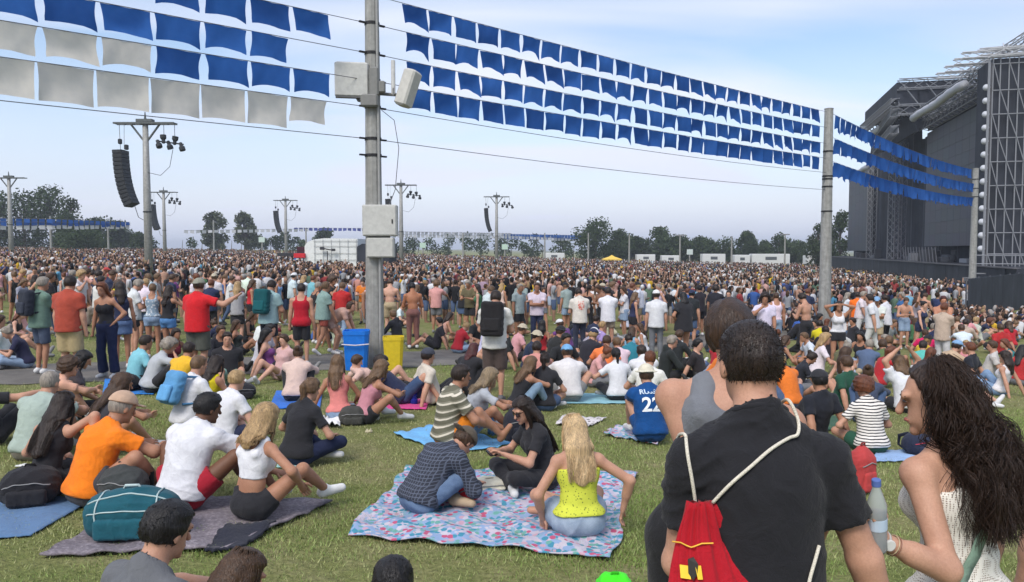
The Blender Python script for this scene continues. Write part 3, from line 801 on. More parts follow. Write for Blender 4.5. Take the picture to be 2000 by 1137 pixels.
def make_person(pose='stand', h=1.75, fem=False, fat=1.0, skin='light', hair=('short', 'dark'), top=('tee', (0.5, 0.5, 0.5)), bottom=('shorts', (0.05, 0.05, 0.06)),
                shoes=(0.6, 0.6, 0.6), vox=0.014, hero=True, nstr=None, face=None, hat=None, curl=0.6, **kw):
    """one body mesh with hair, clothes and shoes as its children"""
    NSEED[0] += 1; seed = NSEED[0] * 13
    J = skeleton(pose, h, fem); B = body_prims(J, fem, fat, True); s = J['s']
    seated = J['pel'][2] < 0.4 * s
    prims = []
    for k_, v in B.items():
        if k_.startswith('foot') and shoes is not None: continue
        prims += v
    gz = 0.004
    Vb = implicit(prims, vox, 0.022 * s, ground=gz)
    fing = [finger_tubes(J, n, s, curl, fem) for n in 'LR'] if hero else None
    sc = SKIN[skin] if isinstance(skin, str) else skin
    root = vf('person', Vb, 'skin', None, sc, fing)
    if hair and hair[0] != 'bald':
        hd = build_hair(J, hair[0], min(vox, 0.012) if hero else vox * 0.8, seed, hero and not (hat and hair[0] == 'short'), hair[2] if len(hair) > 2 else 0.3, fem, nstr)
        if hd is not None: vf('hair', hd, 'hair', root, HAIR[hair[1]] if isinstance(hair[1], str) else hair[1])
    if top:
        o = dict(top[2]) if len(top) > 2 else {}
        m_ = o.pop('mat', 'cloth'); wr_ = o.pop('wr', 0.0065 if hero else 0.004); wf_ = o.pop('wf', 1.0)
        pr, sub = top_prims(J, B, top[0], seated=seated, **o)
        d = implicit(pr, vox, 0.042 * s, sub, ground=gz + 0.002, wrinkle=wr_ * (0.5 if top[0] in ('tank', 'crop') else 1), seed=seed, wdir=J['M1'][:, 2], wfreq=wf_)
        vf('dress' if top[0] == 'dress' else 'shirt', d, m_, root, top[1])
    if bottom:
        o = dict(bottom[2]) if len(bottom) > 2 else {}
        m_ = o.pop('mat', 'cloth')
        pr = bottom_prims(J, B, bottom[0], seated=seated, **o)
        d = implicit(pr, vox, 0.024 * s, ground=gz, wrinkle=0.006 if hero else 0.004, seed=seed + 3)
        vf({'shorts': 'shorts', 'skirt': 'skirt'}.get(bottom[0], 'trousers'), d, m_, root, bottom[1])
    if shoes is not None:
        for n in 'LR':
            d = implicit([grow(p, 0.007 * s) for p in B['foot' + n]] + [cone(J['an' + n], J['an' + n] + unit(J['kn' + n] - J['an' + n]) * 0.02, 0.042 * s, 0.042 * s)], vox * 0.95, 0.02 * s, ground=0.001)
            vf('shoe', d, 'plain', root, shoes)
    H = J['HM']; hd_ = J['head']
    if face:
        P = lambda a, b, c: Vector(hd_ + (H[:, 0] * a + H[:, 1] * b + H[:, 2] * c) * s)
        for q in (-1, 1):
            m = MB(); m.tube([P(q * 0.022, 0.084, 0.006), P(q * 0.033, 0.0875, 0.008), P(q * 0.044, 0.081, 0.006)], [0.0015, 0.006, 0.0015], 6); m.build('eye', 'gloss', root, (0.05, 0.035, 0.03), True)
            m = MB(); m.tube([P(q * 0.016, 0.096, 0.026), P(q * 0.034, 0.094, 0.031), P(q * 0.052, 0.080, 0.025)], [0.002, 0.0032, 0.0015], 5); m.build('eyebrow', 'plain', root, (0.05, 0.03, 0.02), True)
        m = MB(); m.tube([P(-0.024, 0.088, -0.060), P(-0.008, 0.097, -0.058), P(0.008, 0.097, -0.058), P(0.024, 0.088, -0.060)], [0.002, 0.006, 0.006, 0.002], 6); m.build('lips', 'plain', root, (0.32, 0.11, 0.09), True)
    if hat:
        c = hd_ + H[:, 2] * 0.035 * s - H[:, 1] * 0.005 * s; kind, hc = hat[0], hat[1]
        th = 0.022 * s
        cp = ell(c, (0.078 * s + th, 0.098 * s + th, 0.092 * s + th), H, [(c + H[:, 2] * 0.012 * s, -H[:, 2])]); pr = [cp]
        if kind in ('cap', 'cap_back'):
            sg = 1 if kind == 'cap' else -1; b0 = c + H[:, 1] * sg * 0.10 * s + H[:, 2] * 0.016 * s
            pr.append(ell(b0 + H[:, 1] * sg * 0.035 * s - H[:, 2] * 0.008 * s, (0.066 * s, 0.066 * s, 0.011 * s), H))
        if kind in ('bucket', 'straw'):
            w = 0.150 if kind == 'bucket' else 0.185
            pr.append(ell(c + H[:, 2] * 0.012 * s, (w * s * 0.92, w * s, 0.013 * s), H))
        d = implicit(pr, min(vox, 0.010) if hero else vox * 0.7, 0.008, wrinkle=0.002, seed=seed)
        vf('hat', d, 'cloth', root, hc)
    root['_J'] = 0
    del root['_J']
    return root, J
# ------------------------------------------------------------------ the field
@matdef
def m_turf(b):
    v = b.coord(); n1 = b.noise(v, 0.35, 5, 0.6, 0.3); n2 = b.noise(v, 2.2, 5, 0.6); n3 = b.noise(v, 26.0, 4, 0.7)
    a = b.ramp(n1, (0.35, (0.130, 0.165, 0.050)), (0.62, (0.265, 0.235, 0.125)))
    c = b.ramp(n2, (0.32, (0.150, 0.200, 0.056)), (0.50, (0.215, 0.235, 0.088)), (0.70, (0.32, 0.285, 0.165)))
    c = b.mix(0.55, a, c)
    c = b.mix(1.0, c, b.ramp(n3, (0.25, (0.45, 0.47, 0.42)), (0.75, (1.35, 1.32, 1.25))), 'MULTIPLY')
    b.set(Base_Color=c, Roughness=0.95, Specular_IOR_Level=0.1).bump(b.math('ADD', n3, b.math('MULTIPLY', n2, 0.6)), 0.9, 0.04)
@matdef
def m_asphalt(b):
    v = b.coord(); n = b.noise(v, 60.0, 4, 0.7); n2 = b.noise(v, 1.6, 5, 0.6)
    c = b.ramp(n2, (0.3, (0.115, 0.108, 0.100)), (0.7, (0.20, 0.185, 0.165)))
    c = b.mix(1.0, c, b.ramp(n, (0.3, (0.75, 0.75, 0.75)), (0.7, (1.2, 1.2, 1.2))), 'MULTIPLY')
    b.set(Base_Color=c, Roughness=0.92, Specular_IOR_Level=0.2).bump(n, 0.5, 0.01)
@matdef
def m_blade(b):
    a = b.n('ShaderNodeAttribute', attribute_name='Col').outputs['Color']
    b.set(Base_Color=a, Roughness=0.7, Specular_IOR_Level=0.2)
@matdef
def m_vcol(b):
    a = b.n('ShaderNodeAttribute', attribute_name='Col').outputs['Color']
    b.set(Base_Color=a, Roughness=0.85, Specular_IOR_Level=0.2)
@matdef
def m_galv(b):
    v = b.coord(); n = b.noise(v, 7.0, 5, 0.6); n2 = b.noise(b.coord((9, 9, 0.7)), 1.0, 4, 0.6)
    c = b.ramp(n, (0.3, (0.26, 0.26, 0.25)), (0.7, (0.38, 0.38, 0.365)))
    c = b.mix(1.0, c, b.ramp(n2, (0.3, (0.72, 0.71, 0.68)), (0.7, (1.06, 1.06, 1.05))), 'MULTIPLY')
    b.set(Base_Color=c, Roughness=0.6, Metallic=0.15, Specular_IOR_Level=0.3).bump(n, 0.1, 0.01)
@matdef
def m_flag(b):
    v = b.coord(); n = b.noise(v, 5.0, 4)
    c = b.mix(1.0, b.objcol(), b.ramp(n, (0.3, (0.91, 0.92, 0.94)), (0.7, (1.06, 1.05, 1.04))), 'MULTIPLY')
    d = b.n('ShaderNodeBsdfDiffuse', {'Color': c}); t = b.n('ShaderNodeBsdfTranslucent', {'Color': c})
    m = b.n('ShaderNodeMixShader', {0: 0.35, 1: d.outputs[0], 2: t.outputs[0]})
    b.t.links.new(m.outputs[0], b.t.nodes['Material Output'].inputs[0])
@matdef
def m_leaf(b):
    a = b.n('ShaderNodeAttribute', attribute_name='Col').outputs['Color']
    d = b.n('ShaderNodeBsdfDiffuse', {'Color': a}); t = b.n('ShaderNodeBsdfTranslucent', {'Color': a})
    m = b.n('ShaderNodeMixShader', {0: 0.25, 1: d.outputs[0], 2: t.outputs[0]})
    b.t.links.new(m.outputs[0], b.t.nodes['Material Output'].inputs[0])
@matdef
def m_bark(b):
    n = b.noise(b.coord((6, 6, 1)), 2.0, 5)
    b.set(Base_Color=b.ramp(n, (0.3, (0.06, 0.045, 0.03)), (0.7, (0.16, 0.13, 0.10))), Roughness=0.95).bump(n, 0.6, 0.03)
@matdef
def m_scrim(b):
    v = b.coord(); n = b.noise(v, 0.5, 4); n2 = b.noise(b.coord((1, 1, 0.15)), 0.8, 4)
    c = b.ramp(n, (0.3, (0.020, 0.023, 0.031)), (0.7, (0.038, 0.043, 0.056)))
    c = b.mix(1.0, c, b.ramp(n2, (0.3, (0.75, 0.75, 0.75)), (0.7, (1.25, 1.25, 1.25))), 'MULTIPLY')
    b.set(Base_Color=c, Roughness=0.8, Specular_IOR_Level=0.25).bump(n2, 0.5, 0.1)

def axis_grid(lo, hi, dense_lo, dense_hi, step, grow_=1.13):
    a = list(np.arange(dense_lo, dense_hi + 1e-6, step)); s_ = step; v = dense_hi
    while v < hi: s_ *= grow_; v += s_; a.append(v)
    s_ = step; v = dense_lo
    while v > lo: s_ *= grow_; v -= s_; a.insert(0, v)
    return np.array(a)
gx_, gy_ = axis_grid(-2500, 2500, -22, 22, 0.8), axis_grid(-60, 4000, -4, 40, 0.8)
GX, GY = np.meshgrid(gx_, gy_, indexing='ij')
GV = np.stack([GX, GY, terr_np(GX, GY)], axis=2).reshape(-1, 3)
ni, nj = GX.shape
ii, jj = np.meshgrid(np.arange(ni - 1), np.arange(nj - 1), indexing='ij')
q0 = (ii * nj + jj).ravel()
GF = np.stack([q0, q0 + nj, q0 + nj + 1, q0 + 1], axis=1)
tag(ob('ground', mesh_np('ground', GV, GF), 'turf'), kind='structure')

# asphalt path crossing the field near the big pole
PATH = [gnd(-420, 752), gnd(-40, 733), gnd(300, 722), gnd(600, 708), gnd(860, 699), gnd(1120, 684), gnd(1420, 662), gnd(1750, 640), gnd(2150, 622)]
def path_mesh(pts, half, lift):
    P = []
    for i in range(len(pts) - 1):
        p0, p1, p2, p3 = (pts[max(min(i + k_, len(pts) - 1), 0)] for k_ in (-1, 0, 1, 2))
        for t in np.linspace(0, 1, 8, endpoint=False):
            P.append(0.5 * ((2 * p1) + (p2 - p0) * t + (2 * p0 - 5 * p1 + 4 * p2 - p3) * t * t + (3 * p1 - p0 - 3 * p2 + p3) * t ** 3))
    V = []; Fc = []; W = 6
    for i, p in enumerate(P):
        d = (P[min(i + 1, len(P) - 1)] - P[max(i - 1, 0)]); n = Vector((-d.y, d.x, 0)).normalized()
        for j in range(W + 1):
            o = (j / W * 2 - 1) * half + (0.10 * math.sin(i * 1.7 + j) if j in (0, W) else 0)
            x, y = p.x + n.x * o, p.y + n.y * o
            V.append((x, y, terr(x, y) + lift))
    for i in range(len(P) - 1):
        for j in range(W):
            a = i * (W + 1) + j
            Fc.append((a, a + W + 1, a + W + 2, a + 1))
    return V, Fc, P
V_, F_, PATHC = path_mesh(PATH, 1.5, 0.012)
tag(ob('path', mesh_np('path', np.array(V_), np.array(F_)), 'asphalt'), kind='structure')
PATHN = np.array([(p.x, p.y) for p in PATHC])
def path_dist(x, y):
    return float(np.min(np.hypot(PATHN[:, 0] - x, PATHN[:, 1] - y)))

# short grass, thicker near the viewer
def fbm(x, y, seed):
    rs = np.random.RandomState(seed); o = np.zeros_like(x)
    for f, a in ((0.35, 1.0), (0.8, 0.7), (1.9, 0.5), (4.5, 0.35)):
        for _ in range(3):
            th, ph = rs.uniform(0, 6.28), rs.uniform(0, 6.28)
            o += a / 3 * np.sin(f * 2.2 * (x * math.cos(th) + y * math.sin(th)) + ph + 1.3 * np.sin(f * (x * math.sin(th * 2) + y) + ph * 2))
    return o
def grass_mesh():
    rs = np.random.RandomState(3); Ps = []
    for y0, y1, dens in ((2.6, 5, 1500), (5, 7, 3400), (7, 9.5, 2200), (9.5, 13, 1100), (13, 22, 300)):
        a = 0.72 * (y1 + y0) * (y1 - y0)
        n = int(a * dens)
        y = np.sqrt(rs.uniform(y0 ** 2, y1 ** 2, n)); x = rs.uniform(-0.72, 0.72, n) * y
        Ps.append(np.stack([x, y, np.full(n, (y0 + y1) / 2)], 1))
    P = np.concatenate(Ps)
    pd = np.min(np.hypot(PATHN[None, ::4, 0] - P[:, None, 0], PATHN[None, ::4, 1] - P[:, None, 1]), axis=1)
    f = fbm(P[:, 0], P[:, 1], 11)
    keep = (pd > 1.45) & (rs.uniform(size=len(P)) < np.clip(0.75 - f * 0.35, 0.18, 1.0))
    P, f = P[keep], f[keep]; n = len(P)
    h = rs.uniform(0.012, 0.038, n) * np.clip(1.05 - 0.3 * f, 0.5, 1.5) * (0.9 + P[:, 2] * 0.02); th = rs.uniform(0, 6.28, n); w = rs.uniform(0.0022, 0.0042, n) * (0.7 + P[:, 2] * 0.09)
    ln = rs.uniform(0.2, 1.0, n) * h; la = rs.uniform(0, 6.28, n); z = terr_np(P[:, 0], P[:, 1])
    b = np.stack([P[:, 0], P[:, 1], z - 0.004], 1); s_ = np.stack([np.cos(th) * w, np.sin(th) * w, 0 * w], 1)
    tip = b + np.stack([np.cos(la) * ln, np.sin(la) * ln, h], 1)
    V = np.stack([b - s_, b + s_, tip], 1).reshape(-1, 3); Fc = np.arange(3 * n).reshape(-1, 3)
    g = np.clip(0.44 + f * 0.46 + rs.normal(size=n) * 0.24, 0, 1)[:, None]
    c = (1 - g) * np.array((0.19, 0.275, 0.070)) + g * np.array((0.39, 0.37, 0.195)); c *= rs.uniform(0.65, 1.35, (n, 1))
    me = mesh_np('grass', V, Fc, smooth=False)
    at_ = me.color_attributes.new('Col', 'FLOAT_COLOR', 'POINT')
    at_.data.foreach_set('color', np.concatenate([np.repeat(c, 3, axis=0), np.ones((3 * n, 1))], 1).astype(np.float32).ravel())
    return me
tag(ob('grass', grass_mesh(), 'blade'), 'short patchy green and straw-coloured grass of the field', 'grass', kind='stuff')

# ------------------------------------------------------------------ poles and strings of flags
POLE1 = gnd(733, 714)
HC = [at(728, y, POLE1.y).z for y in (-10, 47, 105, 158, 210, 272)]      # heights of the six cables
def depth_for(px, pairs):
    return sum((z - CAM.z) / (at(px, y, 1.0).z - CAM.z) for y, z in pairs) / len(pairs)
D2 = depth_for(1613, [(211, HC[0]), (250, HC[1]), (280, HC[2]), (307, HC[3]), (338, HC[4]), (376, HC[5])])
D3 = depth_for(1902, [(330, HC[0]), (360, HC[1] - 0.25)])
POLE2 = at(1613, 487, D2); POLE3 = at(1901, 487, D3)
for p in (POLE2, POLE3): p.z = terr(p.x, p.y)
POLE0 = Vector((POLE1.x - (POLE2.x - POLE1.x), POLE1.y - (POLE2.y - POLE1.y), 0)); POLE0.z = terr(POLE0.x, POLE0.y)
DIR12 = Vector((POLE2.x - POLE1.x, POLE2.y - POLE1.y, 0)).normalized()
def flag_pole(loc, top_z, r0, r1, label):
    e = empty('flag_pole', loc); H_ = top_z - loc.z
    m = MB(); m.lathe([(r0 * 1.02, -0.4), (r0, 0), (r0 * 0.5 + r1 * 0.5, H_ * 0.5), (r1, H_)], 12); m.build('pole', 'galv', e)
    MB().lathe([(r1 * 1.08, H_), (r1 * 1.08, H_ + 0.03), (r1 * 0.3, H_ + 0.06)], 12).build('pole_cap', 'galv', e)
    tag(e, label, 'pole', 'tall grey flag poles')
    def band(z):
        t = (z - loc.z) / H_; r = r0 + (r1 - r0) * t
        b = MB(); b.lathe([(r + 0.012, z - loc.z - 0.03), (r + 0.012, z - loc.z + 0.03)], 12)
        b.box((0, 0, z - loc.z), ((r + 0.16) * 2, 0.05, 0.035), Matrix.Rotation(math.atan2(DIR12.y, DIR12.x), 3, 'Z'))
        b.build('clamp_band', 'plain', e, (0.02, 0.02, 0.022))
    return e, band
e1, band1 = flag_pole(POLE1, HC[0] + 1.5, 0.205, 0.135, 'tall grey pole with equipment boxes between the blue and yellow bins')
for z in HC: band1(z)
band1(HC[5] - 0.35)
e2, band2 = flag_pole(POLE2, HC[0] + 0.12, 0.25, 0.165, 'grey pole right of centre where the long blue flag rows end')
for z in [HC[2] - 0.3, HC[3] - 0.7, HC[4] - 0.25, HC[4] - 0.55, HC[5] - 0.85]: band2(z)
e3, band3 = flag_pole(POLE3, HC[0] + 0.1, 0.25, 0.18, 'pale grey pole beside the stage scaffold and black fence')
for z in HC[1:4]: band3(z)
# fittings on the first pole
def rz_rot(a): return Matrix.Rotation(a, 3, 'Z')
def p1(px, py, dY=-0.25):
    return at(px, py, POLE1.y + dY) - POLE1
c = p1(743, 431); w = 60 / 1500 * 18; cab_ = MB().box(c, (w, 0.28, 0.66), None, 0.02).build('equipment_cabinet', 'plain', e1, (0.46, 0.46, 0.43))
MB().box(c + Vector((0, -0.142, 0)), (w * 0.93, 0.012, 0.60), None, 0.004).build('cabinet_door', 'plain', cab_, (0.50, 0.50, 0.47))
MB().box(c + Vector((w * 0.38, -0.155, -0.02)), (0.03, 0.02, 0.09), None, 0.004).build('door_handle', 'plain', cab_, (0.06, 0.06, 0.06))
c = p1(744, 484); cab_ = MB().box(c, (0.58, 0.24, 0.42), None, 0.02).build('equipment_cabinet', 'plain', e1, (0.44, 0.44, 0.41))
MB().box(c + Vector((0, -0.123, 0)), (0.53, 0.012, 0.37), None, 0.004).build('cabinet_door', 'plain', cab_, (0.48, 0.48, 0.45))
c = p1(742, 462); MB().box(c, (0.42, 0.16, 0.05)).build('cabinet_bracket', 'plain', e1, (0.08, 0.08, 0.08))
a_ = p1(738, 150, 0.0)
c = p1(687, 156, -0.2); m = MB(); m.box(c, (0.70, 0.16, 0.72), rz_rot(R(10)), 0.03); m.build('panel_antenna', 'plain', e1, (0.50, 0.50, 0.47))
MB().box(c + Vector((0.01, -0.02, -0.37)), (0.68, 0.12, 0.03), rz_rot(R(10))).build('antenna_edge', 'plain', e1, (0.12, 0.12, 0.12))
c = p1(797, 173, -0.15); m = MB(); m.box(c, (0.30, 0.34, 0.78), Matrix.Rotation(R(18), 3, 'Y') @ rz_rot(R(-25)), 0.04); m.build('sector_antenna', 'plain', e1, (0.50, 0.49, 0.45))
c = p1(768, 152, -0.1); MB().tube([c + Vector((0, 0, -0.34)), c + Vector((0, 0, 0.36))], 0.045, 8).build('whip_antenna', 'plain', e1, (0.58, 0.58, 0.56))
m = MB(); m.tube([p1(738, 183, 0), p1(797, 187, -0.05)], 0.035, 8); m.tube([p1(735, 205, 0), p1(700, 196, -0.1), p1(690, 178, -0.12)], 0.035, 8); m.tube([p1(768, 187), p1(768, 172)], 0.02, 6)
m.build('mounting_arm', 'plain', e1, (0.22, 0.22, 0.22))
m = MB(); m.box(p1(722, 197, -0.24), (0.36, 0.2, 0.26), None, 0.03); m.box(p1(731, 160, -0.22), (0.2, 0.16, 0.6), None, 0.03); m.box(p1(746, 170, -0.2), (0.14, 0.14, 0.24), None, 0.02); m.build('radio_unit', 'plain', e1, (0.20, 0.20, 0.19))
m = MB(); m.tube([p1(743, 700, -0.24), p1(742, 520, -0.22), p1(741, 395, -0.19), p1(739, 230, -0.19), p1(737, 130, -0.17), p1(735, -60, -0.16)], 0.028, 8); m.build('cable_conduit', 'plain', e1, (0.30, 0.30, 0.29))
m = MB(); m.tube([p1(745, 215, -0.2), p1(770, 235, -0.1), p1(779, 290, -0.1), p1(772, 370, -0.1), p1(760, 402, -0.2)], 0.008, 5); m.build('hanging_cable', 'plain', e1, (0.12, 0.12, 0.13))

BLUE = [(0.036, 0.125, 0.40), (0.030, 0.110, 0.36), (0.042, 0.14, 0.44), (0.028, 0.095, 0.32)]
GREYF = [(0.62, 0.60, 0.56), (0.58, 0.565, 0.53), (0.65, 0.63, 0.585)]
def flag_meshes(w, h, count, seed, tight=False):
    out = []; rs = np.random.RandomState(seed)
    for _ in range(count):
        nu, nv = 7, 6; V = []; arc = rs.uniform(0.06, 0.26) * (0.25 if tight else 1); pin = rs.uniform(0.03, 0.08) * (0.4 if tight else 1); bl = rs.uniform(-0.05, 0.13); sk = rs.uniform(-0.04, 0.04) * (0.3 if tight else 1); ph = rs.uniform(0, 6.28)
        for j in range(nv + 1):
            v = j / nv
            for i in range(nu + 1):
                u = i / nu * 2 - 1
                ww = w * 0.5 * (1 - pin * math.sin(math.pi * min(v * 1.15, 1.0)) - 0.03 * v)
                drop = v * h * (1 - arc * (1 - (u + 0.25 * (sk > 0)) ** 2) * v)
                yy = bl * math.sin(math.pi * v) * (1 - u * u) + 0.035 * math.sin(3.2 * u + ph) * v + 0.012 * math.sin(7 * u + 4 * v + ph)
                V.append((u * ww + sk * v, yy, -drop))
        Fc = [(j * (nu + 1) + i, j * (nu + 1) + i + 1, (j + 1) * (nu + 1) + i + 1, (j + 1) * (nu + 1) + i) for j in range(nv) for i in range(nu)]
        out.append(mesh_np('flag', np.array(V), np.array(Fc)))
    return out
FM_R, FM_L, FM_T = flag_meshes(0.655, 0.46, 9, 4), flag_meshes(0.79, 0.47, 9, 5), flag_meshes(0.83, 0.60, 5, 6, True)
FM_RT = flag_meshes(0.67, 0.48, 4, 8, True); FM_B = flag_meshes(0.78, 0.62, 8, 9)
print('POLES', POLE1, POLE2, POLE3, HC)
def px_of(p):
    d = p - CAM; z = d.dot(FWD)
    return 1000 + F_PX * d.x / z, 568.5 - F_PX * d.dot(UPV) / z
def flag_string(A_, B_, z, slots, label, sag=0.05, rad=0.008, group=None):
    """A_, B_: pole positions; slots: list of (distance along, mesh, colour, yaw)"""
    a = Vector((A_.x, A_.y, z)); b = Vector((B_.x, B_.y, z)); d = (b - a); L = d.length; u = d / L
    e = empty('flag_string', a)
    pts = [Vector((0, 0, 0)) + u * L * t + Vector((0, 0, -sag * 4 * t * (1 - t))) for t in np.linspace(0, 1, 13)]
    MB().tube(pts, rad, 5).build('cable', 'plain', e, (0.10, 0.10, 0.11))
    ang = math.atan2(u.y, u.x)
    for s_, me, colr, yaw in slots:
        t = s_ / L
        f = ob('flag', me, 'flag', e, colr); f.location = u * s_ + Vector((0, 0, -sag * 4 * t * (1 - t) - 0.008)); f.rotation_euler = (0, 0, ang + yaw)
    tag(e, label, 'flag string', group)
    return e
def slots_px(A_, B_, z, px0, px1, pitch, colf, meshes):
    d = (Vector((B_.x, B_.y, 0)) - Vector((A_.x, A_.y, 0))); L = d.length; u = d / L; out = []; s_ = 0.3 + rnd.uniform(0, 0.25)
    while s_ < L - 0.2:
        x, _ = px_of(Vector((A_.x, A_.y, z)) + u * s_)
        if px0 <= x <= px1: out.append((s_, rnd.choice(meshes), colf(x), rnd.gauss(0, 0.045)))
        s_ += pitch
    return out
blue = lambda x: rnd.choice(BLUE)
ordn = ['top', 'second', 'third', 'lowest']
for i in range(4):
    flag_string(POLE1, POLE2, HC[i], slots_px(POLE1, POLE2, HC[i], 778, 1602, 0.715, blue, FM_R if i < 3 else FM_R[:2] + FM_RT), ordn[i] + ' row of blue square flags strung between the two large poles', group='rows of blue flags')
for i in (4, 5):
    flag_string(POLE1, POLE2, HC[i], [], ('upper' if i == 4 else 'lower') + ' bare cable below the blue flags between the large poles', sag=0.12)
grey = lambda x: rnd.choice(GREYF)
flag_string(POLE0, POLE1, HC[1], slots_px(POLE0, POLE1, HC[1], 335, 612, 0.86, blue, FM_L), 'topmost short row of blue flags left of the big pole', group='rows of flags')
flag_string(POLE0, POLE1, HC[2], slots_px(POLE0, POLE1, HC[2], -120, 560, 0.86, blue, FM_L), 'second row of blue flags left of the big pole', group='rows of flags')
flag_string(POLE0, POLE1, HC[3], slots_px(POLE0, POLE1, HC[3], -120, 615, 0.86, lambda x: grey(x) if x < 285 else blue(x), FM_L), 'row changing from grey flags to blue left of the big pole', group='rows of flags')
flag_string(POLE0, POLE1, HC[4], slots_px(POLE0, POLE1, HC[4], -120, 615, 0.86, grey, FM_T + FM_T + FM_L[:3]), 'lowest row of all grey flags left of the big pole', group='rows of flags')
flag_string(POLE0, POLE1, HC[5], [], 'bare cable under the grey flags left of the big pole')
for i, z in enumerate((HC[0] + 0.02, HC[1] - 0.30, HC[2] - 0.62)):
    flag_string(POLE2, POLE3, z, slots_px(POLE2, POLE3, z, 1634, 1900, 0.70, blue, FM_B), ('upper', 'middle', 'lower')[i] + ' row of blue flags running from pole to the stage', sag=0.28, group='flag rows in front of the stage')

# ------------------------------------------------------------------ bins by the pole
def bin_(px, py, w, h, d, colr, label):
    p = gnd(px, py); e = empty('litter_bin', p, R(6)); m = MB(); 
    rs_ = [(0.80, 0.0), (0.96, h * 0.9), (1.0, h * 0.9), (1.0, h)]
    V = []; Fc = []; n = 20
    for r, z in rs_ + [(0.93, h), (0.88, h * 0.5)]:
        for k_ in range(n):
            a = 2 * math.pi * k_ / n; ca, sa = math.cos(a), math.sin(a); q = (abs(ca) ** 6 + abs(sa) ** 6) ** (-1 / 6)
            V.append((ca * q * w / 2 * r, sa * q * d / 2 * r, z))
    for i in range(5):
        for k_ in range(n):
            j = (k_ + 1) % n; Fc.append((i * n + k_, i * n + j, (i + 1) * n + j, (i + 1) * n + k_))
    Fc += [tuple(range(n - 1, -1, -1)), tuple(5 * n + k_ for k_ in range(n))]
    m.add(V, Fc); m.build('bin_body', 'plain', e, colr)
    tag(e, label, 'bin')
    return e
b1 = bin_(697, 722, 0.54, 0.82, 0.5, (0.008, 0.16, 0.62), 'blue plastic litter bin left of the tall grey pole')
b2 = bin_(769, 722, 0.44, 0.70, 0.42, (0.62, 0.46, 0.02), 'yellow plastic litter bin right of the tall grey pole')
m = MB(); m.tube([Vector((-0.275, -0.28, 0.56)), Vector((0, -0.30, 0.54)), Vector((0.275, -0.28, 0.56))], 0.014, 5); m.build('tape', 'plain', b1, (0.6, 0.55, 0.6))
